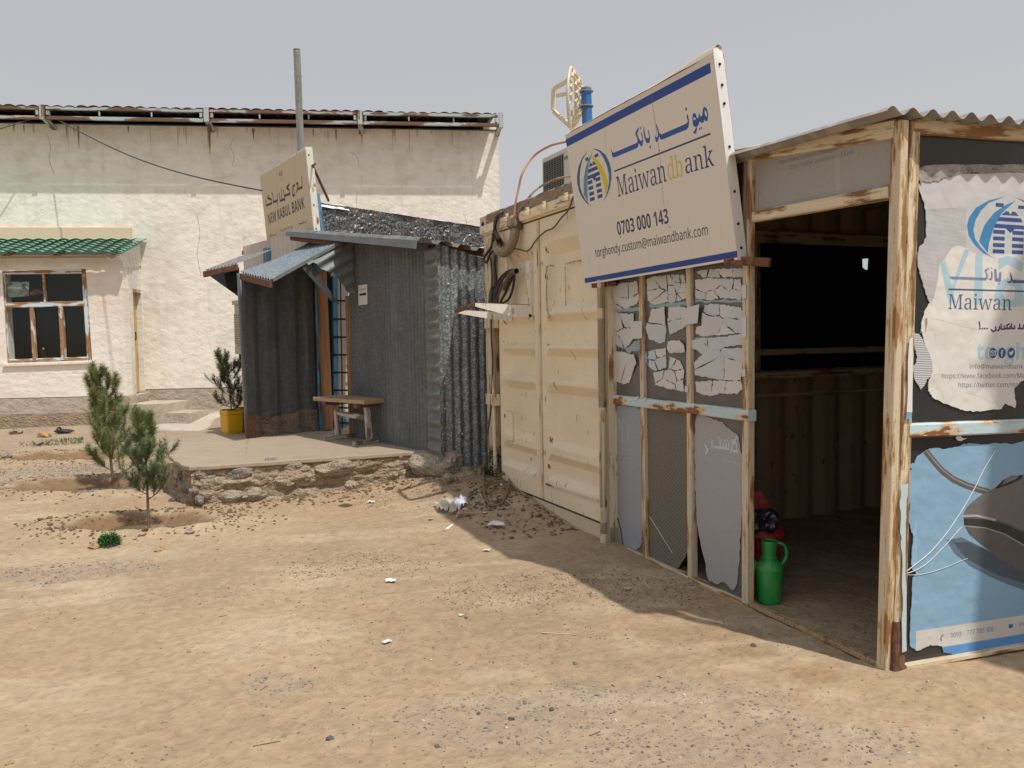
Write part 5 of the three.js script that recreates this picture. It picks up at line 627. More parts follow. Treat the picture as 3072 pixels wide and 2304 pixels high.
// ---------- glass fronted kiosk ----------
const kz = Zm(1760, 800, 1.595), dz = Zm(2180, 300, 1.843), dz2 = Zm(2180, 1200, 1.843), tz = Zm(2500, 300, 3.858), az1 = Zm(2600, 550, 3.686), az2 = Zm(2600, 950, 3.686), cz = Zm(2700, 1350, 2.371);
{
  const o = thing('kiosk', 'rusty cream steel and glass bank kiosk with open doorway and peeling posters', 'kiosk', C0);
  const k = (q, c = 0) => K.p(...q, c), kh = (q) => K.hit(...q, 0), rt = K.hit(...dz(500, 205))[1];
  const kb = (name, q0, q1, w, d, mat, c = 0, lab) => part(name, bar(k(q0, c), k(q1, c), d, w, V().crossVectors(k(q1).sub(k(q0)), K.n)), mat, o, lab);
  const roofB = 2.43, backA = kh([1825, 1622])[0];
  // uprights, measured foot to head (a head beyond the sign is extended to the roof)
  const upr = (q0, q1, w, mat, headY, d = 0.05) => { const p0 = kh(q0), p1 = kh(q1), s = (p1[0] - p0[0]) / (p1[1] - p0[1]); return part('upright', bar(K.at(p0[0] - s * (p0[1] + 0.02), -0.02, 0), K.at(p0[0] + s * (headY - p0[1]), headY, 0), d, w, K.u), mat, o); };
  upr(kz(96, 1310), kz(94, 300), 0.045, M.cream, 2.44); upr(kz(290, 1390), kz(272, 200), 0.042, M.creamRust, 2.43); upr(kz(507, 1490), kz(500, 100), 0.042, M.creamRust, 2.42); upr(kz(771, 1610), kz(775, 100), 0.05, M.creamRust, 2.38);
  kb('rail', kz(85, 628), kz(792, 712), 0.062, 0.052, M.blueRail, 0.002, 'mid rail with remains of pale blue vinyl'); kb('rail', kz(100, 1308), kz(785, 1622), 0.03, 0.05, M.creamRust);
  kb('rail', dz(160, 646), dz(915, 510), 0.055, 0.05, M.cream); kb('rail', dz(0, 322), dz(950, 160), 0.075, 0.055, M.cream);
  { const q0 = kh(dz(0, 322)), b0 = kh([1826, 900]); part('rail', bar(K.at(q0[0], q0[1], 0), K.at(b0[0], q0[1] + 0.06, 0), 0.055, 0.075), M.cream, o); part('rail', bar(K.at(kh(kz(771, 200))[0], 1.93, 0), K.at(b0[0], 1.93, 0), 0.05, 0.05), M.cream, o); }
  part('upright', bar(k(dz(136, 660)), k(dz(140, 315)), 0.05, 0.045, K.u), M.creamRust, o);
  // corner post of two angle irons
  part('corner_post', [bar(K.p(2651, 2022, 0), K.p(2698, 366, 0), 0.045, 0.05, K.u), bar(K.p(2662, 2022, 0.006), K.p(2710, 362, 0.006), 0.04, 0.02, K.u)], M.creamRust, o);
  part('corner_post', bar(F.p(2686, 2014, 0.0), F.p(2733, 368, 0.0), 0.05, 0.06, F.u), M.cream, o);
  part('post_foot', bar(F.p(2686, 2016, 0.004), F.p(2690, 1860, 0.004), 0.05, 0.062, F.u), M.rust, o, 'rusted through foot of the corner post');
  // front
  const f = (q, c = 0) => F.p(...q, c); const fEnd = 3.1;
  const fb2 = (q0, q1, w, d, mat, lab) => { const p0 = F.hit(...q0), p1 = F.hit(...q1), s = (p1[1] - p0[1]) / (p1[0] - p0[0]); return part('rail', bar(F.at(p0[0], p0[1], 0), F.at(fEnd, p0[1] + s * (fEnd - p0[0]), 0), d, w), mat, o, lab); };
  fb2(tz(880, 310), tz(2200, 402), 0.06, 0.055, M.creamRust); fb2(az2(420, 1258), az2(1740, 1203), 0.06, 0.055, M.blueRail, 'front rail with pale blue vinyl and rust'); fb2(dz2(972, 1470), dz2(1640, 1352), 0.02, 0.05, M.creamRust);
  part('upright', bar(F.at(1.15, 0, 0), F.at(1.15, 2.3, 0), 0.05, 0.05, F.u), M.cream, o); part('upright', bar(F.at(fEnd, 0, 0), F.at(fEnd, 2.3, 0), 0.05, 0.05, F.u), M.cream, o); part('upright', bar(F.at(2.1, 0, 0), F.at(2.1, 2.3, 0), 0.05, 0.05, F.u), M.cream, o);
  part('edge_strip', poly(F, [az2(402, 250), az2(438, 230), az2(432, 1050), az2(372, 1050), az2(385, 840), az2(385, 500)].map((q) => F.hit(...q)), 0.034, 0.036), M.white, o, 'torn white vinyl strip on the corner post'); part('edge_strip', poly(F, [az2(372, 1060), az2(428, 1058), az2(426, 1120), az2(366, 1125)].map((q) => F.hit(...q)), 0.034, 0.036), std({ color: C(0.16, 0.42, 0.58), roughness: 0.6 }), o, 'small bright blue vinyl scrap on the corner post');
  part('edge_strip', poly(F, jag([dz2(925, 470), dz2(968, 455), dz2(955, 700), dz2(960, 1370), dz2(935, 1380), dz2(938, 900), dz2(925, 700)].map((q) => F.hit(...q)), 8, 0.004, 3), 0.034, 0.036), std({ color: C(0.5, 0.6, 0.63), roughness: 0.8 }), o, 'long pale blue vinyl strip on the corner post');
  // roof of corrugated sheet, ribs running back
  const rf = 2.325, rb = 2.45, rl = -0.14, depth = 3.05; let e = 0; for (let a = rl; a < fEnd + 0.2; a += 0.84, e++) part('roof_sheet', surf((s, t) => { const x = a + s * 0.88, c = lerp(0.11, -depth, t); const base = F.at(0, 0, 0).addScaledVector(F.u, x).addScaledVector(K.u, 0).addScaledVector(K.u.clone().negate(), -c); return { p: base.setY(lerp(rf, rb, t) + 0.016 * Math.sin(x / 0.1 * 6.283 + 2.2) + 0.006 * (e % 2) + 0.012 * (fw(t * 4, x * 2, 2, 5) - 0.5)), uv: [x, c] }; }, 90, 20), std({ map: spang([0.3, 0.28, 0.26], [0.42, 0.4, 0.37], 30, 231, 1.3, 0.4), metalness: 0.2, roughness: 0.6 }), o);
  // glazing: side
  const gl = (name, pts, c0 = -0.006, c1 = -0.002, mat, lab) => part(name, poly(K, pts, c0, c1), mat, o, lab);
  const fog = std({ map: tex(256, 512, (u, v) => mul([0.125, 0.118, 0.108], 0.75 + 0.5 * fb(u, v, 6, 12, 4, 241)), 0.6), roughness: 0.35 });
  const U = [kh(kz(96, 900))[0], kh(kz(281, 900))[0], kh(kz(503, 900))[0], kh(kz(772, 900))[0]], mid = 1.03;
  for (let i = 0; i < 3; i++) gl('pane', [[U[i], mid], [U[i + 1], mid], [U[i + 1], 1.93], [U[i], 1.93]], -0.006, -0.002, fog, 'grey filmed upper pane');
  for (let i = 0; i < 3; i++) gl('pane', [[U[i], 1.93], [U[i + 1], 1.93], [U[i + 1], 2.38], [U[i], 2.38]], -0.006, -0.002, fog);
  // lower panes
  { const low = (q) => kh(kz(...q)); const r1 = [U[0], 0.02, U[1], mid], P1 = new Print(K, r1, 700, '#85888a'), x = P1.x; x.save(); x.fillStyle = '#989da2'; x.fillRect(0, 0, P1.c.width, P1.c.height); x.restore(); { const [cx, cy] = P1.m(...kz(162, 778)); const [lx] = P1.m(...kz(122, 775)), [, ty] = P1.m(...kz(160, 712)), [, by] = P1.m(...kz(160, 838)); const c = 'rgba(165,180,192,.75)'; emblem(x, cx, cy, (cx - lx) * 1.05, (by - ty) / 2, { c1: c, c2: c, t: c, b: c }, 0.08); } for (const [y, l] of [[873, 222], [890, 215], [915, 225], [935, 222]]) P1.line(kz, [[l - 60, y], [l, y + 5]], 3, 'rgba(170,182,192,.6)'); P1.speckle(900, 0.3, 21);
    gl('pane', [[U[0], 0.02], [U[1], 0.02], [U[1], mid], [U[0], mid]], -0.006, -0.003, fog, 'grey lower pane behind the torn vinyl');
    part('vinyl', poly(K, jag([[115, 665], [150, 662], [245, 672], [268, 690], [268, 800], [265, 1000], [268, 1240], [262, 1330], [240, 1355], [175, 1330], [150, 1322], [130, 1290], [125, 1200], [120, 1050], [116, 900], [112, 760]].map(low), 9, 0.006, 5), 0.0, 0.002, r1), std({ map: P1.tex(), roughness: 0.6 }), o, 'faded grey blue vinyl with a ghost of the emblem');
    part('crack', tube([[120, 1110], [140, 1180], [160, 1245], [173, 1328]].map((q) => K.p(...kz(...q), 0.004)), 0.0035, 20, 5), M.dark, o);
    const pat = tex(512, 512, (u, v) => { const d = Math.sin((u * 16 + v * 5) * 6.283) * Math.sin((v * 22 + u * 3) * 6.283); return mul([0.2, 0.185, 0.14], 0.8 + 0.25 * d + 0.3 * (fb(u, v, 50, 50, 2, 243) - 0.5)); }, 0.42), patB = tex(512, 512, (u, v) => 0.5 + 0.5 * Math.sin((u * 16 + v * 5) * 6.283) * Math.sin((v * 22 + u * 3) * 6.283), 0.42, false);
    gl('pane', [[290, 668], [490, 690], [495, 1330], [470, 1390], [435, 1445], [300, 1392]].map(low), -0.006, -0.002, std({ map: pat, bumpMap: patB, bumpScale: 0.004, roughness: 0.4 }), 'patterned glass pane broken off at the lower right corner');
    part('crack', tube([[300, 1195], [360, 1290], [410, 1370]].map((q) => K.p(...kz(...q), 0.001)), 0.002, 12, 4), M.white, o); gl('glass_shard', [[452, 1415], [478, 1362], [492, 1420], [492, 1475], [440, 1452]].map(low).slice(2).concat([low([455, 1440])]), -0.012, -0.008, M.glassDark);
    const r3 = [U[2], 0.02, U[3], mid], P3 = new Print(K, r3, 700, '#a3a3a2'), x3 = P3.x; const ink = 'rgba(196,206,212,.85)';
    for (const L of [[[612, 862], [640, 866], [640, 830]], [[640, 866], [680, 872], [682, 845]], [[655, 868], [656, 845]], [[668, 869], [669, 848]], [[690, 885], [700, 850], [694, 830]], [[700, 880], [722, 886], [716, 845], [704, 838], [722, 815]], [[566, 850], [580, 878], [572, 892]], [[600, 830], [602, 868]]]) P3.line(kz, L, 9, ink, 'round'); for (const [a, b] of [[662, 832], [672, 830], [582, 838], [632, 818]]) P3.line(kz, [[a, b], [a + 4, b + 1]], 6, ink, 'round'); for (let i = 0; i < 5; i++) P3.line(kz, [[660 + i * 16, 922 + i * 4], [668 + i * 16, 930 + i * 4]], 3, ink, 'round'); P3.speckle(1100, 0.28, 23);
    gl('pane', [[562, 1300], [590, 1480], [580, 1526], [770, 1600], [770, 700], [512, 690], [512, 1180]].map(low), -0.006, -0.003, fog, 'grey lower pane beside the doorway');
    part('vinyl', poly(K, jag([[530, 708], [560, 712], [600, 725], [650, 742], [672, 770], [700, 790], [728, 815], [735, 860], [745, 900], [748, 1000], [745, 1180], [740, 1230], [738, 1290], [730, 1420], [715, 1530], [700, 1548], [680, 1530], [660, 1510], [630, 1520], [590, 1505], [578, 1480], [565, 1400], [545, 1310], [528, 1230], [525, 1150], [520, 1000], [515, 850], [520, 740]].map(low), 9, 0.007, 7), 0.0, 0.002, r3), std({ map: P3.tex(), roughness: 0.6 }), o, 'torn light grey vinyl with faint white lettering'); }
  // cracked white vinyl on the upper panes: every flake its own piece
  { const vin = [std({ color: C(0.6, 0.595, 0.565), roughness: 0.75 }), std({ color: C(0.54, 0.57, 0.565), roughness: 0.75 }), std({ color: C(0.63, 0.62, 0.585), roughness: 0.75 })], low = (q) => kh(kz(...q)); let n = 0; const curl = (g, lp) => { const ca2 = lp.reduce((t, q) => t + q[0], 0) / lp.length, cb2 = lp.reduce((t, q) => t + q[1], 0) / lp.length, tx = rr(-0.09, 0.09), ty = rr(-0.05, 0.12), k = rr(0, 0.9), P = g.attributes.position, v = V(); for (let i = 0; i < P.count; i++) { v.fromBufferAttribute(P, i); const d = v.clone().sub(K.o), a = d.dot(K.u) - ca2, b = d.dot(K.v) - cb2, e = Math.max(0, a * tx + b * ty + k * (a * a + b * b)) + 0.0008; v.addScaledVector(K.n, Math.min(0.014, e)); P.setXYZ(i, v.x, v.y, v.z); } g.computeVertexNormals(); return g; };
    const cellsIn = (outline, nx, ny, m, gap) => { // split an outline into cracked flakes
      const xs = outline.map((q) => q[0]), yy = outline.map((q) => q[1]), x0 = Math.min(...xs), x1 = Math.max(...xs), y0 = Math.min(...yy), y1 = Math.max(...yy), inside = (x, y) => { let c = false; for (let i = 0, j = outline.length - 1; i < outline.length; j = i++) { const [xi, yi] = outline[i], [xj, yj] = outline[j]; if ((yi > y) !== (yj > y) && x < (xj - xi) * (y - yi) / (yj - yi) + xi) c = !c; } return c; };
      const S = []; for (let i = 0; i < nx; i++) for (let j = 0; j < ny; j++) { const q = [x0 + (i + rr(0.15, 0.85)) / nx * (x1 - x0), y0 + (j + rr(0.15, 0.85)) / ny * (y1 - y0)]; if (inside(...q)) S.push(q); }
      for (const p of S) { let pg = outline.map((q) => q.slice()); for (const q of S) if (q !== p) { const mx = (p[0] + q[0]) / 2, my = (p[1] + q[1]) / 2, dx = q[0] - p[0], dy = q[1] - p[1], L = Math.hypot(dx, dy), d = (x, y) => ((x - mx) * dx + (y - my) * dy) / L + gap; const r = []; pg.forEach((a, i) => { const b = pg[(i + 1) % pg.length], da = d(...a), db = d(...b); if (da <= 0) r.push(a); if (da * db < 0) { const t = da / (da - db); r.push([a[0] + (b[0] - a[0]) * t, a[1] + (b[1] - a[1]) * t]); } }); pg = r; if (pg.length < 3) break; } if (pg.length < 3) continue; const lp = pg.map(low), c0 = 0.0015 + 0.004 * rnd(); let ar = 0; lp.forEach((a, i) => { const b = lp[(i + 1) % lp.length]; ar += a[0] * b[1] - a[1] * b[0]; }); if (Math.abs(ar) < 4e-4) continue; part('vinyl_flake', curl(poly(K, jag(lp, 7, 0.0045, n++ + 3), 0.001, 0.0022), lp), vin[(m + (rnd() < 0.3 ? 1 : 0)) % 3], o); } };
    cellsIn([[106, 90], [160, 80], [250, 70], [255, 150], [240, 180], [180, 205], [110, 210]], 3, 2, 1, 1.2); cellsIn([[108, 218], [185, 225], [230, 225], [225, 300], [228, 345], [185, 395], [150, 380], [112, 350]], 2, 2, 0, 1.6); part('vinyl_flake', poly(K, [[228, 262], [285, 258], [285, 342], [235, 346]].map(low), 0.03, 0.032), vin[0], o); cellsIn([[112, 415], [150, 405], [190, 412], [235, 420], [246, 460], [225, 500], [205, 555], [180, 562], [125, 545], [114, 490]], 2, 1, 2, 1.0);
    cellsIn([[290, 60], [330, 45], [385, 40], [390, 170], [330, 182], [298, 165]], 2, 2, 0, 1.4); cellsIn([[390, 40], [470, 38], [482, 150], [440, 165], [392, 172]], 3, 3, 1, 1.3); cellsIn([[315, 205], [382, 192], [382, 310], [375, 362], [350, 366], [305, 345], [292, 290]], 1, 2, 0, 1.4); cellsIn([[396, 192], [470, 188], [482, 230], [480, 285], [400, 328], [390, 270]], 2, 2, 0, 1.0); cellsIn([[390, 358], [450, 350], [475, 375], [478, 410], [400, 415], [385, 395]], 1, 1, 2, 1); cellsIn([[300, 405], [380, 388], [384, 480], [330, 500], [300, 480], [270, 420]], 2, 2, 1, 1.3); cellsIn([[322, 505], [392, 495], [400, 430], [450, 450], [470, 500], [465, 560], [470, 598], [400, 585], [330, 565]], 3, 3, 2, 1.5);
    part('vinyl_flake', poly(K, [[470, 205], [560, 180], [552, 270], [482, 280]].map(low), 0.03, 0.032), vin[0], o);
    cellsIn([[520, 20], [590, 12], [760, 8], [758, 48], [700, 50], [560, 52]], 4, 1, 1, 1.2); cellsIn([[525, 65], [600, 55], [740, 60], [750, 120], [740, 158], [650, 150], [600, 160], [525, 155]], 4, 2, 0, 1.2); cellsIn([[565, 182], [620, 178], [740, 195], [752, 240], [750, 315], [650, 325], [560, 335], [524, 320], [526, 290], [552, 280]], 4, 2, 1, 1.3); cellsIn([[662, 335], [750, 320], [752, 372], [690, 378], [560, 420], [512, 390], [508, 350], [560, 340]], 3, 2, 1, 1.5); cellsIn([[575, 400], [640, 385], [750, 392], [752, 470], [740, 545], [640, 542], [530, 520], [525, 460]], 2, 2, 0, 1.2); cellsIn([[528, 550], [600, 545], [740, 548], [748, 585], [720, 610], [640, 605], [590, 620], [530, 600]], 3, 1, 2, 1.0);
    const bl = std({ color: C(0.03, 0.17, 0.4), roughness: 0.7 }); for (const P of [[[556, 355], [575, 372], [560, 420], [545, 415], [550, 385]], [[642, 382], [655, 380], [640, 415]], [[286, 400], [298, 408], [300, 470], [290, 460]], [[305, 195], [322, 200], [310, 212]], [[450, 182], [475, 188], [460, 195]], [[175, 370], [183, 385], [180, 402]]]) part('vinyl_flake', poly(K, P.map(low), 0.0015, 0.0035), bl, o, 'deep blue vinyl remnant'); for (const P of [[[108, 205], [260, 195], [258, 212], [110, 222]], [[186, 395], [255, 340], [260, 400], [200, 412]], [[300, 180], [480, 168], [480, 186], [310, 200]], [[520, 160], [750, 160], [750, 172], [520, 172]], [[515, 342], [650, 340], [660, 352], [520, 362]]]) part('vinyl_flake', poly(K, jag(P.map(low), 8, 0.008, 9), 0.0003, 0.0014), std({ color: C(0.3, 0.42, 0.47), roughness: 0.8 }), o, 'pale blue film under the white vinyl');
    for (const P of [[[765, 240], [786, 238], [786, 340], [765, 338]], [[765, 490], [782, 488], [782, 525], [765, 525]], [[490, 570], [508, 572], [506, 600], [490, 598]], [[765, 90], [785, 85], [786, 150], [768, 155]]]) part('vinyl_flake', poly(K, P.map(low), 0.029, 0.031), vin[0], o); for (const P of [[[105, 612], [140, 608], [145, 628], [110, 630]], [[248, 622], [268, 620], [262, 640], [245, 638]], [[285, 630], [305, 626], [300, 645]], [[540, 660], [600, 665], [620, 675], [560, 672]]]) part('vinyl_flake', poly(K, jag(P.map(low), 5, 0.003, 2), 0.03, 0.032), vin[2], o); }
  // header panel with web addresses; strip of cracked vinyl between sign and doorway
  { const q = [[158, 640], [158, 318], [920, 190], [910, 480]].map((p) => kh(dz(...p))), r = [q[0][0], q[0][1] - 0.02, q[2][0] + 0.01, q[1][1] + 0.06], P = new Print(K, r, 620, '#a09c96'); P.text(dz, 'https://www.facebook.com/', [283, 358], [558, 290], [282, 336], '% sans-serif', '#4d6674', 0.74); P.text(dz, 'https://twitter.com/maiwand_bank', [345, 386], [702, 297], [344, 362], '% sans-serif', '#5b707c', 0.74); P.speckle(500, 0.25, 31); P.fill(dz, [[595, 300], [625, 295], [630, 520], [600, 522]], 'rgba(178,172,164,.35)');
    part('header_panel', poly(K, [q[0], q[3], [q[3][0], kh(dz(915, 200))[1]], kh(dz(158, 322))], -0.008, 0.0, r), std({ map: P.tex(), roughness: 0.7 }), o, 'grey header panel printed with web addresses'); part('torn_edge', poly(K, jag([[480, 283], [640, 245], [720, 238], [640, 262], [560, 292]].map((p) => kh(dz(...p))), 6, 0.004, 4), 0.001, 0.004), M.grey, o); }
  // front glazing
  const fh = (q) => F.hit(...q); const fg = std({ map: tex(512, 512, (u, v) => mul([0.032, 0.033, 0.034], 0.75 + 0.6 * fb(u, v, 3, 9, 5, 251)), 1.1), roughness: 0.18 });
  part('front_pane', poly(F, [[0.06, 1.05], [1.13, 1.05], [1.13, 2.27], [0.06, 2.27]], -0.012, -0.006), fg, o, 'dark dusty upper front pane'); part('front_pane', poly(F, [[0.06, 0.02], [1.13, 0.02], [1.13, 1.0], [0.06, 1.0]], -0.012, -0.006), fg, o, 'dark dusty lower front pane'); part('front_pane', poly(F, [[1.17, 0.02], [3.08, 0.02], [3.08, 2.27], [1.17, 2.27]], -0.012, -0.006), fg, o);
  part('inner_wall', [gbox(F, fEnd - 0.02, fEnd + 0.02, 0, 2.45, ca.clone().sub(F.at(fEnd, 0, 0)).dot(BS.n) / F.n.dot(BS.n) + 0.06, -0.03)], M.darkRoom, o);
  // upper poster: ribbed backing mesh, then the white sheet
  const rP = [0.06, 1.05, 1.12, 2.16], P = new Print(F, rP, 900, null, 0); {
    const x = P.x; x.fillStyle = '#d9d7d1'; x.fillRect(0, 0, P.c.width, P.c.height);
    // ribbed grey backing left and above the torn white sheet
    P.fill(az1, [[400, -400], [1740, -400], [1740, 780], [1230, 795], [1190, 770], [1100, 715], [1020, 688], [950, 705], [880, 800], [865, 840], [805, 890], [790, 1050], [745, 1260], [705, 1330], [400, 1330]], '#c3c4c4');
    for (let i = 0; i < 74; i++) P.line(az1, [[520, 300 + i * 14.2], [1100, 268 + i * 14.2]].map(([a, b]) => [a, b]), 1.6, 'rgba(120,122,125,.55)'); P.fill(az1, [[880, 800], [950, 705], [1020, 688], [1100, 715], [1190, 770], [1230, 795], [1740, 780], [1740, 1500], [705, 1500], [705, 1330], [745, 1260], [790, 1050], [805, 890], [865, 840]], '#dcd9d2');
    // older blue lettering showing through
    const ghost = 'rgba(140,190,214,.62)'; P.fill(az1, [[810, 890], [868, 850], [940, 1130], [1085, 725], [1140, 735], [970, 1160], [960, 1180], [985, 1320], [905, 1330]], ghost); P.fill(az1, [[1200, 785], [1280, 785], [1280, 1340], [1180, 1345], [1195, 1000]], ghost); P.fill(az1, [[1455, 830], [1560, 800], [1660, 830], [1735, 880], [1720, 990], [1640, 940], [1560, 900], [1455, 960]], ghost); P.fill(az1, [[1410, 1240], [1450, 1090], [1560, 1050], [1720, 1060], [1740, 1360], [1560, 1370], [1430, 1340]], ghost, [[[1495, 1200], [1560, 1130], [1640, 1140], [1630, 1280], [1540, 1290]]]);
    { const [cx, cy] = P.m(...az1(1575, 495)), [lx] = P.m(...az1(1108, 490)), [, ty] = P.m(...az1(1520, 145)), [, by] = P.m(...az1(1420, 838)); const gr = x.createLinearGradient(0, ty, 0, by); gr.addColorStop(0, '#3f82b4'); gr.addColorStop(1, '#2c5c97'); emblem(x, cx, cy, cx - lx, (by - ty) / 2, { c1: gr, c2: '#33507a', t: '#33508a', b: gr }, 0.02); }
    const ink = '#4d5a86', ink2 = 'rgba(120,128,165,.95)'; P.fill(az1, [[912, 985], [920, 1030], [1300, 1044], [1322, 1040], [1312, 990], [1300, 962], [1352, 930], [1358, 940], [1322, 972], [1335, 1010], [1340, 1050], [1318, 1076], [940, 1062], [918, 1050]], ink2); P.fill(az1, [[1375, 965], [1392, 985], [1392, 1060], [1370, 1076], [1340, 1060], [1372, 1045]], ink2); P.line(az1, [[1420, 948], [1428, 1068], [1470, 1072], [1476, 985]], 13, ink2); P.fill(az1, [[1372, 940], [1382, 930], [1390, 942], [1380, 952]], ink2); P.fill(az1, [[1455, 1110], [1465, 1098], [1474, 1112], [1463, 1126]], ink2); P.fill(az1, [[1578, 972], [1600, 1010], [1616, 1070], [1600, 1100], [1560, 1106], [1545, 1070], [1560, 1082], [1592, 1076], [1586, 1030]], ink); P.fill(az1, [[1610, 1068], [1960, 1080], [1960, 1110], [1612, 1102]], ink);
    P.line(az1, [[903, 1172], [1960, 1200]], 6.5, '#3f5674'); P.text(az1, 'Maiwan', [892, 1392], [1604, 1405], [905, 1222], '% serif', '#55627c', 0.73); P.text(az1, 'dbank', [1612, 1405], [2150, 1420], [1612, 1238], '% serif', 'rgba(200,192,150,.4)', 0.76);
    for (const L of [[[1245, 1535], [1250, 1585]], [[1376, 1620], [1400, 1640], [1430, 1620], [1424, 1590]], [[1448, 1630], [1470, 1612], [1466, 1585]], [[1484, 1560], [1488, 1612], [1520, 1612], [1518, 1580]], [[1530, 1608], [1560, 1608], [1545, 1575], [1575, 1555]], [[1560, 1608], [1586, 1606], [1584, 1585]], [[1600, 1555], [1603, 1606], [1635, 1604], [1634, 1578]], [[1672, 1606], [1730, 1606], [1735, 1570]], [[1690, 1560], [1694, 1604]]]) P.line(az1, L, 7, '#3c3f55', 'round'); for (const a of [1250, 1278, 1304, 1330]) P.line(az1, [[a - 3, 1606], [a + 3, 1606]], 7, '#4a4c5c', 'round');
    P.text(az2, 'torghondi', [1205, 476], [2200, 470], [1210, 282], 'bold % sans-serif', 'rgba(150,196,222,.75)', 0.76);
    for (const [a, s] of [[1397, 'm'], [1495, 'f'], [1597, 't']]) { const [X, Y] = P.m(...az2(a, 402)), rx = Math.abs(P.m(...az2(a + 42, 402))[0] - X), ry = Math.abs(P.m(...az2(a, 460))[1] - Y); x.fillStyle = '#39547f'; x.beginPath(); x.ellipse(X, Y, rx, ry, 0, 0, 6.3); x.fill(); x.strokeStyle = x.fillStyle = '#d8dade'; x.lineWidth = 3; if (s === 'm') { x.strokeRect(X - rx * 0.6, Y - ry * 0.4, rx * 1.2, ry * 0.8); x.beginPath(); x.moveTo(X - rx * 0.6, Y - ry * 0.4); x.lineTo(X, Y + ry * 0.1); x.lineTo(X + rx * 0.6, Y - ry * 0.4); x.stroke(); } else if (s === 'f') { x.font = `bold ${Math.round(ry * 1.6)}px sans-serif`; x.textAlign = 'center'; x.fillText('f', X, Y + ry * 0.6); x.textAlign = 'start'; } else { x.beginPath(); x.ellipse(X, Y + ry * 0.1, rx * 0.4, ry * 0.3, -0.5, 0, 6.3); x.fill(); x.beginPath(); x.moveTo(X - rx * 0.65, Y - ry * 0.35); x.lineTo(X + rx * 0.1, Y - ry * 0.05); x.lineTo(X - rx * 0.3, Y + ry * 0.4); x.fill(); x.beginPath(); x.ellipse(X + rx * 0.35, Y - ry * 0.25, rx * 0.25, ry * 0.22, 0, 0, 6.3); x.fill(); } }
    const g2 = '#5e6672'; P.text(az2, 'info@maiwandbank.com', [1135, 576], [1870, 574], [1137, 524], '% sans-serif', g2, 0.74); P.text(az2, 'https://www.facebook.com/Maiwandbank', [822, 682], [2060, 672], [824, 626], '% sans-serif', g2, 0.74); P.text(az2, 'https://twitter.com/maiwand_bank', [1008, 782], [2010, 772], [1010, 726], '% sans-serif', g2, 0.74);
    for (const L of [[[740, 20], [900, 60], [1100, 120], [1300, 155]], [[720, 640], [900, 645], [1100, 630]], [[1090, 840], [1260, 885], [1400, 960]]]) P.line(az2, L, 2, 'rgba(170,160,145,.6)'); P.fill(az2, [[640, 30], [668, 10], [672, 60], [655, 150], [640, 200], [648, 110]], 'rgba(140,105,70,.75)'); P.speckle(500, 0.16, 41); }
  const wrinkle = tex(512, 512, (u, v) => 0.7 * fb(u, v, 5, 8, 4, 271) + 0.3 * Math.abs(fb(u, v, 7, 5, 4, 273) - 0.5) * 4, 1, false); const posterMat = std({ map: P.tex(), roughness: 0.7, bumpMap: wrinkle, bumpScale: 0.012 }); const rightEdge = 1.05;
  { const top = [[985, 985], [1030, 945], [1080, 955], [1220, 945], [1280, 892], [1340, 892], [1450, 850], [2020, 835], [2200, 838]].map((q) => fh(tz(...q))), lft = [[590, 100], [640, 230], [655, 400], [660, 580], [630, 665], [580, 710], [565, 800], [570, 930], [600, 1040], [650, 1200], [698, 1322], [650, 1400], [610, 1520], [600, 1659]].map((q) => fh(az1(...q))), lo = [[600, 150], [640, 290], [700, 430], [727, 560], [715, 660], [690, 700], [680, 820], [740, 900], [850, 960], [990, 1005], [1070, 1035], [1200, 1047], [1330, 1035], [1490, 1020], [1530, 960], [1640, 1010], [1650, 980], [1640, 870], [1632, 790], [1690, 735], [1740, 700]].map((q) => fh(az2(...q)));
    const out = [...top, [rightEdge, top[8][1]], [rightEdge, lo[20][1] + 0.05], ...lo.reverse(), ...lft.reverse()]; const pp = part('poster', poly(F, jag(out, 5, 0.003, 11), -0.003, 0.0, rP), posterMat, o, 'torn white bank poster on the upper front pane'); 
    part('poster_scrap', poly(F, jag([[525, 175], [580, 190], [605, 225], [660, 330], [715, 470], [727, 560], [715, 660], [670, 690], [655, 730], [600, 810], [575, 760], [530, 690], [510, 560], [545, 520], [560, 440], [530, 330], [518, 230]].map((q) => fh(az2(...q))), 4, 0.002, 13), -0.004, -0.0005), std({ color: C(0.5, 0.51, 0.52), roughness: 0.8, bumpMap: tex(8, 256, (u, v) => 0.5 + 0.5 * Math.sin(v * 6.283 * 16), [1, 0.12], false), bumpScale: 0.002 }), o, 'loose grey ribbed scrap left of the poster');
    part('tape_strip', poly(F, jag([[955, 800], [1050, 765], [1200, 750], [2200, 748], [2200, 838], [2020, 835], [1450, 852], [1340, 895], [1280, 895], [1220, 942], [1080, 952], [1030, 942], [1010, 985], [975, 900]].map((q) => fh(tz(...q))), 6, 0.003, 15), 0.0005, 0.0035), std({ map: rubT([0.3, 0.27, 0.25], 261), roughness: 0.9 }), o, 'grey crumpled tape along the poster top'); }
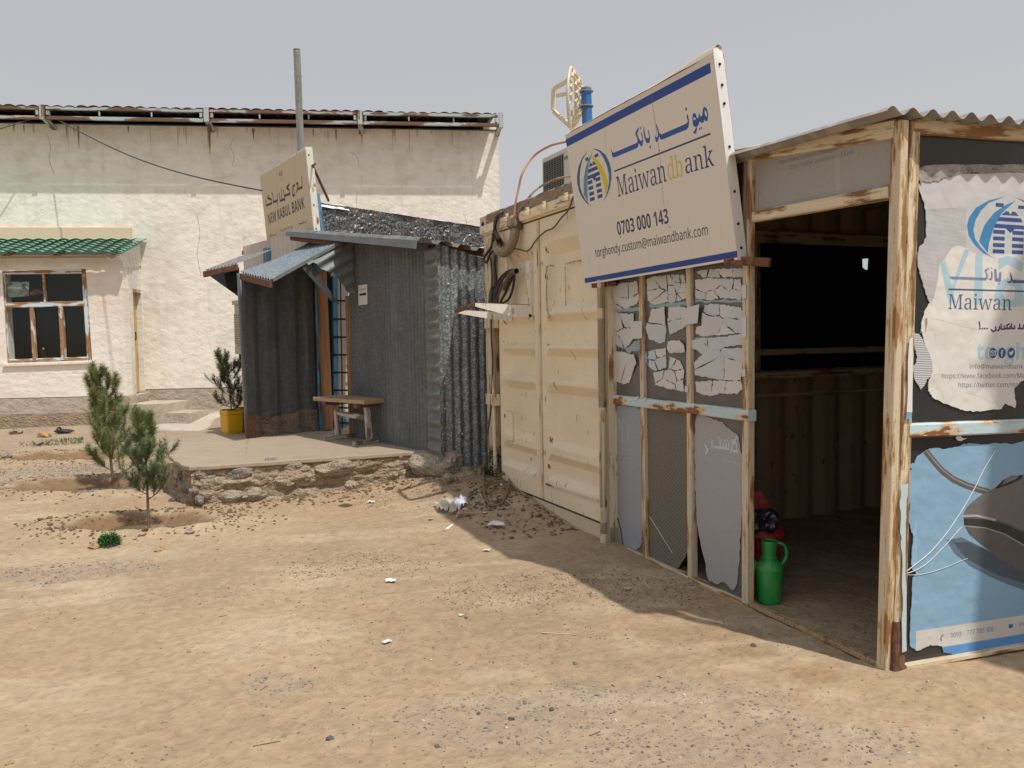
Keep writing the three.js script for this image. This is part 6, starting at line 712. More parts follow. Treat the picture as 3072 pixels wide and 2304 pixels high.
  // lower poster with a computer mouse
  const rL = [0.06, 0.03, 1.13, 1.0], Q = new Print(F, rL, 820, null, 0); { const x = Q.x; x.fillStyle = '#85abc6'; x.fillRect(0, 0, Q.c.width, Q.c.height);
    Q.fill(cz, [[330, 640], [440, 620], [600, 700], [1000, 900], [1000, 1040], [700, 930], [500, 830], [380, 730]], 'rgba(70,80,92,.6)'); Q.fill(cz, [[380, 660], [480, 650], [1000, 880], [1000, 990], [700, 890], [480, 780]], 'rgba(52,58,66,.55)');
    Q.line(cz, [[180, 5], [230, 70], [300, 150], [380, 210], [480, 255], [560, 280], [630, 300]], 24, '#5d5a57'); Q.line(cz, [[185, 2], [236, 66], [306, 145], [386, 205], [484, 250], [562, 274], [632, 293]], 6, '#8a8784');
    Q.fill(cz, [[450, 452], [480, 400], [560, 330], [640, 285], [760, 220], [1000, 160], [1000, 960], [882, 870], [720, 780], [560, 660], [490, 600], [455, 535]], '#6d6b69'); Q.fill(cz, [[450, 470], [620, 480], [760, 520], [880, 570], [1000, 640], [1000, 960], [882, 870], [720, 780], [560, 660], [490, 600], [455, 535]], '#5b5a58'); Q.fill(cz, [[452, 486], [600, 492], [740, 525], [882, 585], [1000, 660], [1000, 760], [882, 672], [740, 590], [600, 548], [455, 535]], '#34332f'); Q.line(cz, [[455, 540], [600, 552], [740, 596], [882, 678]], 4, '#9a9895'); Q.line(cz, [[450, 470], [540, 466], [680, 498]], 8, '#aaa8a4'); Q.fill(cz, [[675, 270], [730, 215], [790, 185], [882, 175], [860, 205], [780, 245], [690, 275]], '#2c2a28'); for (let i = 0; i < 7; i++) Q.line(cz, [[730 + i * 14, 245 - i * 6], [760 + i * 14, 196 - i * 3]], 3, '#a3a09c');
    Q.fill(cz, [[113, 1288], [1000, 1155], [1000, 1285], [113, 1430]], '#c9c7c2'); Q.text(cz, '0093', [358, 1335], [436, 1323], [357, 1302], '% sans-serif', '#4b6a94', 0.72); Q.text(cz, '777 700 300', [472, 1316], [663, 1288], [471, 1282], '% sans-serif', '#4b6a94', 0.72); Q.text(cz, 'info@maiwandbank.com', [843, 1252], [1250, 1190], [843, 1222], '% sans-serif', '#4b6a94', 0.72); Q.line(cz, [[306, 1315], [292, 1330], [288, 1348], [294, 1352]], 4, '#3f5f88', 'round'); Q.fill(cz, [[772, 1240], [802, 1235], [802, 1262], [772, 1267]], '#3f64a0');
    Q.fill(cz, [[200, 1420], [1000, 1290], [1000, 1480], [200, 1500]], 'rgba(30,110,205,.45)'); Q.fill(cz, [[86, 600], [122, 470], [122, 790], [90, 850]], 'rgba(150,190,215,.5)'); Q.speckle(900, 0.12, 51, false); }
  { const up = [[440, 1640], [530, 1620], [545, 1580], [560, 1540], [640, 1490], [680, 1465], [760, 1450], [870, 1465], [1000, 1440], [1090, 1405], [1180, 1400], [1300, 1410], [1520, 1395], [1600, 1410], [1740, 1370]].map((q) => fh(az2(...q))), lf = [[60, 110], [85, 140], [55, 180], [60, 250], [55, 320], [70, 400], [60, 480], [80, 570], [95, 620], [85, 700], [80, 800], [90, 850], [115, 880], [90, 910], [85, 1050], [75, 1200], [70, 1390], [110, 1425], [150, 1420], [215, 1385], [300, 1395], [310, 1440], [380, 1455], [372, 1485], [440, 1480], [540, 1440], [555, 1460], [700, 1435], [882, 1390]].map((q) => fh(cz(...q)));
    const e1 = lf[lf.length - 1], e0 = up[up.length - 1]; part('poster', poly(F, jag([...lf, [1.1, e1[1]], [1.1, e0[1]], ...up.reverse()], 5, 0.003, 17), -0.003, 0.0, rL), std({ map: Q.tex(), roughness: 0.65, bumpMap: wrinkle, bumpScale: 0.01 }), o, 'blue poster of a grey computer mouse on the lower front pane');
    part('crack', [tube([[15, 886], [100, 820], [200, 740], [300, 630], [400, 490], [520, 290], [600, 130], [680, 0]].map((q) => F.p(...cz(...q), 0.003)), 0.0022, 40, 5), tube([[15, 888], [110, 855], [180, 815], [300, 700], [440, 545]].map((q) => F.p(...cz(...q), 0.003)), 0.0018, 30, 5), tube([[15, 888], [140, 885], [280, 850], [480, 770]].map((q) => F.p(...cz(...q), 0.003)), 0.001, 30, 5)], M.white, o);
    part('vinyl_remnant', poly(F, jag([[975, 1330], [1030, 1318], [1060, 1345], [1100, 1340], [1040, 1375], [1005, 1372]].map((q) => fh(az2(...q))), 4, 0.002, 19), 0.001, 0.003), M.paper, o); }
  // sand drifted inside over a threshold angle
  part('threshold', bar(K.at(kh(kz(771, 1610))[0], 0.015, 0), K.at(-0.02, 0.012, 0), 0.04, 0.022), M.mud, o);
}

// ---------- large bank sign over the kiosk side ----------
{
  const w = 1.68, h = 1.03, S = boardFrame([1757, 852], 0.12, K, -22.7, rad(7.5), rad(0.69), w, h), ppm = 1150, z = Zm(1600, 100, 2.0735), za = Zm(1820, 280, 5.925);
  const pr = new Print(S, [0, 0, w, h], ppm, '#ddd6cb'), x = pr.x, blue = '#1d4f9c', ink = '#2f3d63';
  const U1 = h - 0.058, band = 0.052; x.fillStyle = '#d6cdc0'; x.fillRect(0, 0, w * ppm, 0.045 * ppm); x.fillStyle = '#123f92'; x.fillRect(0, 0.03 * ppm, w * 0.978 * ppm, 0.05 * ppm); x.fillStyle = '#17408c'; x.fillRect(0, (h - 0.04) * ppm, w * ppm, 0.034 * ppm); x.fillStyle = '#d8d2c8'; x.fillRect(0, (h - 0.043) * ppm, w * ppm, 0.004 * ppm); x.fillRect(0, 0.08 * ppm, w * ppm, 0.004 * ppm);
  // persian name
  const halo = '#ddd8d0'; const A = [
    [[[1755, 240], [1785, 262], [1803, 310], [1815, 380], [1810, 460], [1795, 498], [1765, 492], [1747, 466], [1738, 505], [1715, 530], [1685, 520], [1664, 496], [1652, 545], [1638, 572], [1612, 590], [1617, 640], [1602, 700], [1582, 725], [1540, 695], [1572, 665], [1600, 600], [1560, 588], [1540, 545], [1534, 440], [1542, 370], [1570, 345], [1598, 372], [1614, 436], [1632, 446], [1646, 410], [1646, 335], [1662, 372], [1680, 412], [1700, 410], [1710, 380], [1716, 300], [1734, 252]], [[1752, 292], [1785, 335], [1796, 395], [1784, 425], [1764, 395], [1752, 345]], [[1550, 442], [1574, 428], [1596, 448], [1582, 478], [1556, 474]]],
    [[[1440, 355], [1458, 410], [1472, 470], [1474, 545], [1462, 610], [1432, 644], [990, 826], [962, 812], [946, 765], [930, 830], [905, 870], [882, 852], [866, 775], [862, 705], [876, 760], [900, 786], [918, 775], [925, 720], [906, 650], [886, 572], [892, 540], [918, 605], [946, 700], [984, 732], [1418, 542], [1448, 512], [1448, 470], [1430, 412]]],
    [[[746, 630], [768, 700], [782, 790], [776, 862], [748, 892], [716, 880], [692, 832], [672, 745], [660, 650], [675, 574], [686, 690], [708, 782], [732, 806], [764, 782], [756, 720], [742, 678]]],
    [[[626, 680], [650, 760], [660, 850], [645, 930], [620, 946], [596, 912], [580, 886], [568, 952], [544, 976], [150, 1141], [120, 1140], [102, 1105], [90, 1012], [92, 985], [106, 1040], [132, 1056], [535, 886], [560, 852], [550, 792], [518, 722], [530, 680], [578, 598], [580, 650], [554, 720], [572, 775], [600, 832], [626, 852], [642, 820], [628, 745], [616, 712]]],
  ];
  const dia = (cx, cy, a, b) => [[[cx, cy - b], [cx + a, cy], [cx, cy + b], [cx - a, cy]]]; A.push(dia(1422, 282, 19, 38), dia(1662, 634, 14, 24), dia(1692, 618, 14, 26), dia(787, 957, 16, 32), dia(610, 622, 13, 32));
  for (const g of A) { x.lineWidth = 11; x.strokeStyle = halo; x.lineJoin = 'round'; x.beginPath(); g[0].forEach((q, i) => { const [X, Y] = pr.m(...za(...q)); i ? x.lineTo(X, Y) : x.moveTo(X, Y); }); x.closePath(); x.stroke(); } for (const g of A) pr.fill(za, g[0], blue, g.slice(1));
  pr.fill(za, [[145, 1372], [1855, 700], [1857, 735], [145, 1402]], ink);
  pr.text(z, 'Maiwan', [528, 1019], [836, 920], [516, 894], '% serif', ink, 0.72); pr.text(z, 'db', [842, 914], [940, 886], [848, 768], '% serif', '#c9b748', 0.76); pr.text(z, 'ank', [948, 876], [1130, 823], [1118, 683], '% serif', ink, 0.76);
  { const lz = Zm(1720, 430, 8.73), [l] = [pr.m(...lz(85, 820))], r = pr.m(...lz(1020, 800)), t = pr.m(...lz(505, 130)), b = pr.m(...lz(530, 1630)), cx = (l[0] + r[0]) / 2, cy = (t[1] + b[1]) / 2, gr = x.createLinearGradient(0, t[1], 0, b[1]); gr.addColorStop(0, '#5c8fa0'); gr.addColorStop(0.5, '#1f5f9a'); gr.addColorStop(1, '#2c4f86'); emblem(x, cx, cy, (r[0] - l[0]) / 2, (b[1] - t[1]) / 2, { c1: '#2d5c8c', c2: '#27649c', t: '#27488c', b: gr, y: '#d3c235' }, 0); }
  pr.text(z, '0703 000 143', [528, 1257], [850, 1180], [527, 1172], 'bold % sans-serif', '#2c3550', 0.72); pr.text(z, 'torghondy.custom@maiwandbank.com', [390, 1392], [1096, 1252], [386, 1338], '% sans-serif', '#2b3145', 0.74); pr.text(z, 'torghondy.custom@maiwandbank.com', [391, 1392], [1096, 1252], [386, 1338], '% sans-serif', '#2b3145', 0.74);
  // weathering: rust runs from the tubes behind, dust specks
  for (const [a0, b0, a1, b1, wd, al] of [[740, 400, 790, 760, 12, 0.4], [790, 760, 815, 1060, 8, 0.35], [448, 560, 455, 700, 8, 0.3], [455, 700, 480, 1000, 6, 0.2], [815, 1060, 852, 1215, 5, 0.3]]) pr.line(z, [[a0, b0], [a1, b1]], wd, `rgba(140,112,80,${al})`); for (const [a, b] of [[786, 728], [852, 1208], [546, 1268]]) { const [X, Y] = pr.m(...z(a, b)); x.fillStyle = '#5a3a22'; x.beginPath(); x.arc(X, Y, 5, 0, 6.3); x.fill(); } pr.speckle(1500, 0.16, 71);
  for (let i = 0; i < 26; i++) { const X = hash(i, 3, 9) * w * ppm, y0 = (h - 0.06 - 0.2 * hash(i, 4, 9)) * ppm; x.strokeStyle = 'rgba(150,125,95,.16)'; x.lineWidth = 2 + 3 * hash(i, 5, 9); x.beginPath(); x.moveTo(X, y0); x.lineTo(X + 3, (h - 0.06) * ppm); x.stroke(); }
  const o = thing('bank_sign', 'large leaning Maiwand bank sign with blue stripes above the kiosk side', 'sign', S.at(w / 2, 0, -0.05)), th = 0.06;
  part('face', poly(S, [[0, 0], [w, 0], [w, h], [0, h]], 0, 0.004, [0, 0, w, h]), std({ map: pr.tex(), roughness: 0.5 }), o);
  const trim = M.whitePaint; part('side_trim', surf((s, t) => { const b = s * (h + 0.035) - 0.01; return { p: S.at(w + 0.004 + 0.006 * (fw(b * 6, t * 3, 3, 5) - 0.5) + (s > 0.94 ? -0.02 * (s - 0.94) / 0.06 * t : 0), b + (s > 0.94 ? 0.02 * t : 0), 0.006 - t * th), uv: [t * th, b] }; }, 50, 6), M.white, o, 'bent white metal edge of the sign'); part('side_trim', gbox(S, -0.003, 0.012, 0, h, -th, -0.001), M.white, o);
  part('top_trim', surf((s, t) => { const a = s * w, e = sst(0.55, 1, s); return { p: S.at(a, h + 0.004 + (0.014 + 0.03 * e) * Math.sin(t * 2.6) + 0.008 * (fw(a * 6, t * 3, 3, 6) - 0.5), 0.006 - t * th * (1.0)), uv: [t * th, a] }; }, 80, 8), std({ color: C(0.66, 0.55, 0.42), roughness: 0.6 }), o, 'sagging metal strip folded over the top edge'); part('bottom_trim', gbox(S, 0, w, -0.006, 0.0, -th, 0.004), M.white, o);
  part('back_sheet', gbox(S, 0.013, w - 0.002, 0.002, h - 0.002, -th, -th + 0.005), M.zincGrey, o);
  part('rivet', [0.95, 0.85, 0.76, 0.55, 0.33, 0.17, 0.05].map((b) => new THREE.SphereGeometry(0.0075, 8, 6).translate(...S.at(w + 0.006, b * h, -0.022).toArray())), M.dark, o);
  // steel angles under the board and blue legs behind it
  const kz2 = (q, c) => K.p(...q, c); part('bracket', [bar(S.at(w - 0.07, -0.01, -0.05), S.at(w - 0.07, -0.01, 0.02), 0.05, 0.03), bar(S.at(w - 0.05, -0.006, 0.0), S.at(w + 0.13, -0.045, -0.09), 0.03, 0.045)], M.rust, o); part('bracket', bar(S.at(0.1, -0.02, 0.0), S.at(0.26, -0.03, -0.1), 0.04, 0.03), M.rust, o);
  part('leg', bar(S.at(0.12, -0.25, -0.07), S.at(0.12, 0.0, -0.05), 0.04, 0.05, S.n), M.blue, o); part('leg', bar(S.at(0.14, 0.02, -0.13), S.at(0.14, h * 0.95, -0.1), 0.045, 0.045, S.n), M.blue, o); part('leg', bar(S.at(w - 0.16, 0.02, -0.13), S.at(w - 0.16, h * 0.95, -0.1), 0.045, 0.045, S.n), M.blue, o);
  part('strut', [bar(S.at(0.14, h * 0.8, -0.1), K.at(-2.65, 2.42, -0.05), 0.035, 0.035), bar(S.at(w - 0.16, h * 0.8, -0.1), K.at(-1.25, 2.42, -0.05), 0.035, 0.035)], M.rust, o);
}
// ---------- inside the doorway ----------
const lathe = (p, prof, seg = 40) => { const g = new THREE.LatheGeometry(prof.map((q) => new THREE.Vector2(...q)), seg); return flat(g.translate(p.x, p.y, p.z)); };
{ const p = level(2307, 1806), s = -p.z / 2500 * 0.95, o = thing('plastic_ewer', 'bright green plastic water ewer standing just inside the doorway', 'jug', p), q = (k) => k * s;
  // profile in photo pixels from the foot upwards
  part('body', lathe(p, [[0, 0], [33, 0], [37, 2], [38, 8], [40, 40], [43, 80], [45, 110], [45, 116], [38, 126], [31, 134], [24, 140], [22.5, 144], [24, 147], [23.5, 150], [22, 152], [23, 175], [24.5, 196], [25, 200], [23, 201], [21, 196]].map(([r, y]) => [q(r), q(y)])), M.jug, o);
  const rt = V(1, 0, 0).applyQuaternion(camera.quaternion).setY(0).normalize(), P = (a, b, c = 0) => p.clone().addScaledVector(rt, q(a)).add(V(0, q(b), 0)).addScaledVector(K.n, c);
  part('handle', tube([P(22, 190), P(34, 191), P(50, 182), P(56, 160), P(52, 138), P(38, 120)], q(5.5), 40, 10), M.jug, o); part('spout', surf((s2, t) => { const c = [P(-34, 104), P(-46, 122), P(-58, 142), P(-64, 158)], k = t * 3, i = Math.min(2, Math.floor(k)), m = c[i].clone().lerp(c[i + 1], k - i), r = q(lerp(12, 5, t)), a = s2 * 6.2832; return { p: m.addScaledVector(rt, Math.cos(a) * r * 0.8).add(V(0, Math.cos(a) * r * 0.45, 0)).addScaledVector(K.n, Math.sin(a) * r), uv: [s2, t] }; }, 16, 12), M.jug, o);
  part('collar', new THREE.TorusGeometry(q(24), q(2.2), 8, 40).rotateX(Math.PI / 2).translate(p.x, p.y + q(146), p.z), M.jug, o); }
{ const p = level(2286, 1752), s = -p.z / 2500, q = (k) => k * s, o = thing('waste_bin', 'dusty red plastic bin with black bag bulging from its swing lid', 'bin', p);
  part('body', lathe(p, [[0, 0], [46, 0], [48, 4], [55, 150], [56, 155]].map(([r, y]) => [q(r), q(y)])), M.binRed, o);
  part('rim', lathe(p, [[56, 148], [65, 150], [67, 158], [63, 166], [56, 168], [52, 166]].map(([r, y]) => [q(r), q(y)])), M.binRed, o);
  const rt = V(1, 0, 0).applyQuaternion(camera.quaternion).setY(0).normalize(), fw2 = V().crossVectors(rt, UP).normalize();
  // domed lid, open towards the viewer
  part('lid', surf((a, t) => { const th = lerp(-0.35, 4.1, a), r = q(lerp(58, 48, t)), open = Math.exp(-Math.pow((th - 1.9) / 1.0, 2)) * 0; return { p: p.clone().addScaledVector(rt, Math.cos(th) * r).addScaledVector(fw2, -Math.sin(th) * r).add(V(0, q(166 + 56 * t), 0)), uv: [a, t] }; }, 40, 8), M.binRed, o); part('lid', surf((a, t) => { const th = lerp(4.1, 5.95, a), r = q(lerp(58, 48, t)), top = 166 + 56 * Math.min(1, Math.abs(a - 0.5) * 2.0) ** 1.5; return { p: p.clone().addScaledVector(rt, Math.cos(th) * r).addScaledVector(fw2, -Math.sin(th) * r).add(V(0, q(lerp(166, top, t)), 0)), uv: [a, t] }; }, 24, 4), M.binRed, o);
  part('flap', poly(new Fr(p.clone().add(V(0, q(215), 0)).addScaledVector(fw2, -q(30)), rt, V(-0.1, 0.96, -0.25)), [[q(-32), q(6)], [q(30), q(-8)], [q(34), q(22)], [q(16), q(66)], [q(-26), q(54)]], 0, q(3)), M.binRed, o);
  solo('bin_bag', 'crumpled black plastic bag hanging out of the red bin', 'bag', rock(q(42), 31, 1.15, 0.85, 0.9, 4, 0.5).translate(...p.clone().add(V(0, q(196), 0)).addScaledVector(rt, -q(8)).addScaledVector(fw2, q(24)).toArray()), M.bag, p.clone().add(V(0, q(160), 0)).addScaledVector(rt, -q(8))); }
{ const p = level(2155, 1745).addScaledVector(K.n, -0.22), o = thing('green_basin', 'green plastic vessel glimpsed through the broken lower pane', 'jug', p); part('body', lathe(p, [[0, 0], [0.08, 0], [0.11, 0.06], [0.12, 0.17], [0.09, 0.22]]), M.jug, o); part('rim', new THREE.TorusGeometry(0.09, 0.008, 6, 24).rotateX(Math.PI / 2).translate(p.x, p.y + 0.22, p.z), M.jug, o); }
// ---------- young pines ----------
function pine(name, label, foot, h, spread, kinds, opt, group) {
  seed = opt.seed; const o = thing(name, label, 'tree', foot, group); const lean = V(opt.lean ?? 0, 0, 0), top = foot.clone().add(V(0, h, 0)).add(lean);
  const mid = foot.clone().lerp(top, 0.5).add(V(opt.bend ?? 0, 0, 0)), tr = new THREE.CatmullRomCurve3([foot.clone().add(V(0, -0.05, 0)), foot.clone().lerp(mid, 0.5), mid, top]);
  { const g = new THREE.TubeGeometry(tr, 30, 1, 8), P = g.attributes.position, c = V(); for (let i = 0; i < P.count; i++) { const k = Math.floor(i / 9) / 30; tr.getPointAt(k, c); const v = V().fromBufferAttribute(P, i).sub(c).multiplyScalar(lerp(opt.r ?? 0.014, 0.004, k)); P.setXYZ(i, c.x + v.x, c.y + v.y, c.z + v.z); } part('trunk', flat(g), M.bark, o); }
  const pos = [], brs = []; const needle = (b, d, L, w) => { const s = V().crossVectors(d, V(rnd() - 0.5, rnd() - 0.5, rnd() - 0.5)).normalize().multiplyScalar(w), e = b.clone().addScaledVector(d, L); pos.push(b.x - s.x, b.y - s.y, b.z - s.z, b.x + s.x, b.y + s.y, b.z + s.z, e.x, e.y - L * 0.12, e.z); };
  const shoot = (A, Bq, n, L, den) => { const d = Bq.clone().sub(A).normalize(); for (let i = 0; i < n; i++) { const t = Math.pow(rnd(), 0.75), b = A.clone().lerp(Bq, t), th = rnd() * 6.283, e1 = V().crossVectors(d, Math.abs(d.y) > 0.9 ? V(1, 0, 0) : UP).normalize(), e2 = V().crossVectors(d, e1), f = d.clone().multiplyScalar(0.5 + 0.4 * t).addScaledVector(e1, Math.cos(th) * 0.8).addScaledVector(e2, Math.sin(th) * 0.8).add(V(0, 0.1, 0)).normalize(); needle(b, f, L * rr(0.65, 1.15), den); } };
  const branch = (A, dir, L, lev) => { const pts = [A], n = 5; let d = dir.clone(), p = A.clone(); for (let i = 1; i <= n; i++) { d.add(V(rr(-0.12, 0.12), 0.14 + rr(-0.05, 0.1), rr(-0.12, 0.12))).normalize(); p = p.clone().addScaledVector(d, L / n); pts.push(p); } brs.push(tube(pts, lev ? 0.0026 : 0.0042, 7, 5)); for (let i = Math.round(n * 0.25); i < n; i++) shoot(pts[i], pts[i + 1], (opt.nd ?? 46) * (lev ? 0.75 : 1), opt.nl ?? 0.075, opt.nw ?? 0.0017); shoot(pts[n - 1], pts[n].clone().addScaledVector(d, 0.04), 34, (opt.nl ?? 0.075) * 0.7, opt.nw ?? 0.002); if (!lev) for (let i = 1; i < n; i++) for (let k = 0; k < 2; k++) branch(pts[i], d.clone().add(V(rr(-1.1, 1.1), rr(-0.3, 0.7), rr(-1.1, 1.1))).normalize(), L * rr(0.28, 0.48), 1); };
  const nb = opt.nb ?? 17; for (let i = 0; i < nb; i++) { const t = lerp(opt.low ?? 0.25, 0.9, i / (nb - 1)), A = tr.getPointAt(t), az = i * 2.4 + rr(-0.4, 0.4), el = lerp(0.1, 1.0, t) + rr(-0.15, 0.15), L = spread * (1 - 0.62 * Math.pow(Math.max(0, t - 0.25) / 0.75, 1.1)) * rr(0.65, 1.15); branch(A, V(Math.cos(az) * Math.cos(el), Math.sin(el), Math.sin(az) * Math.cos(el)), L, 0); }
  for (let i = 0; i < 8; i++) shoot(tr.getPointAt(0.6 + i * 0.05), tr.getPointAt(0.65 + i * 0.05), 40, (opt.nl ?? 0.09) * 0.75, opt.nw ?? 0.002);
  part('branches', brs, M.bark, o); const g = new THREE.BufferGeometry(); g.setAttribute('position', new THREE.Float32BufferAttribute(pos, 3)); g.setAttribute('uv', new THREE.Float32BufferAttribute(new Float32Array(pos.length / 3 * 2), 2)); g.computeVertexNormals(); const half = Math.floor(pos.length / 9 * 0.55) * 3; const cut = (a, b) => { const q = new THREE.BufferGeometry(); for (const k of ['position', 'normal', 'uv']) { const at = g.attributes[k]; q.setAttribute(k, new THREE.BufferAttribute(at.array.slice(a * at.itemSize, b * at.itemSize), at.itemSize)); } return q; };
  part('crown', cut(0, half), kinds[0], o); part('crown', cut(half, pos.length / 3), kinds[1], o); return o;
}
const t1 = gp(447, 1588, -0.08), t2 = gp(345, 1470, -0.08);
pine('pine_sapling', 'front pine sapling with bare grey stem in the watered basin', t1, -t1.z / 2500 * 345, 0.33, [M.needleB, M.needleA], { seed: 11, nb: 15, nd: 20, nl: 0.075, low: 0.3, lean: -0.02, bend: 0.01, r: 0.013 });
pine('pine_sapling', 'taller yellow-green pine sapling behind the front one', t2, -t2.z / 2500 * 360, 0.46, [M.needleA, std({ color: C(0.2, 0.225, 0.07), roughness: 0.8 })], { seed: 23, nb: 22, low: 0.16, lean: -0.16, bend: 0.02, r: 0.018, nd: 26, nl: 0.085 });
pine('potted_pine', 'small dark pine growing out of the yellow can', canBase[0].clone().setY(PH + 0.25), 0.68, 0.3, [M.needleC, M.needleB], { seed: 37, nb: 15, low: 0.1, lean: -0.12, bend: 0.05, r: 0.009, nl: 0.06, nd: 18 });
// ---------- small plants ----------
const leafy = (p, n, R, hgt, L, wd, s) => { seed = s; const pos = [], uv = []; for (let i = 0; i < n; i++) { const th = rnd() * 6.283, r = R * Math.sqrt(rnd()), y = hgt * rnd() * (1 - 0.5 * r / R), b = p.clone().add(V(Math.cos(th) * r, y, Math.sin(th) * r)), d = V(Math.cos(th) * 0.7 + rr(-0.5, 0.5), rr(0.1, 0.9), Math.sin(th) * 0.7 + rr(-0.5, 0.5)).normalize(), sd = V().crossVectors(d, V(rnd() - 0.5, rnd(), rnd() - 0.5)).normalize().multiplyScalar(wd), l = L * rr(0.6, 1.2), m = b.clone().addScaledVector(d, l * 0.5), e = b.clone().addScaledVector(d, l).add(V(0, -l * 0.15, 0)); for (const q of [b, m.clone().add(sd), e, b, e, m.clone().sub(sd)]) { pos.push(q.x, q.y, q.z); uv.push(0, 0); } } const g = new THREE.BufferGeometry(); g.setAttribute('position', new THREE.Float32BufferAttribute(pos, 3)); g.setAttribute('uv', new THREE.Float32BufferAttribute(uv, 2)); g.computeVertexNormals(); return g; };
{ const p = gp(328, 1636), o = thing('green_herb', 'small bright green herb tuft in front of the front tree basin', 'plant', p); part('leaves', leafy(p, 520, 0.062, 0.1, 0.035, 0.006, 5), M.leaf, o); part('stem', tube([p, p.clone().add(V(0.005, 0.04, 0)), p.clone().add(V(0, 0.08, 0.01))], 0.003, 6, 5), M.leafDark, o); }
{ const p = gp(1490, 1425, 0.15), o = thing('weed', 'dark green weed growing at the foot of the container corner', 'plant', p); part('leaves', [leafy(p, 420, 0.13, 0.13, 0.04, 0.006, 8), leafy(p.clone().add(V(0.0, 0.1, -0.02)), 260, 0.06, 0.2, 0.04, 0.006, 9)], M.leafDark, o); part('stem', [tube([p, p.clone().add(V(0.02, 0.15, 0)), p.clone().add(V(0.01, 0.3, -0.02))], 0.004, 8, 5), tube([p, p.clone().add(V(-0.08, 0.08, 0.02)), p.clone().add(V(-0.12, 0.12, 0.03))], 0.003, 8, 5)], M.leafDark, o); }
{ seed = 91; const pos = []; for (let i = 0; i < 420; i++) { const t = rnd() ** 0.6, b = gp(lerp(55, 250, t), lerp(1336, 1322, t) + rr(-9, 9)); const d = V(rr(-0.6, 0.6), 1, rr(-0.6, 0.6)).normalize(), L = rr(0.015, 0.05); pos.push(b.x - 0.005, b.y, b.z, b.x + 0.005, b.y, b.z, b.x + d.x * L, b.y + d.y * L, b.z + d.z * L); } const g = new THREE.BufferGeometry(); g.setAttribute('position', new THREE.Float32BufferAttribute(pos, 3)); g.setAttribute('uv', new THREE.Float32BufferAttribute(new Float32Array(pos.length / 3 * 2), 2)); g.computeVertexNormals(); struct('grass', g, M.grass, 'stuff', 'thin strip of low grass on the gravel at the far left'); }
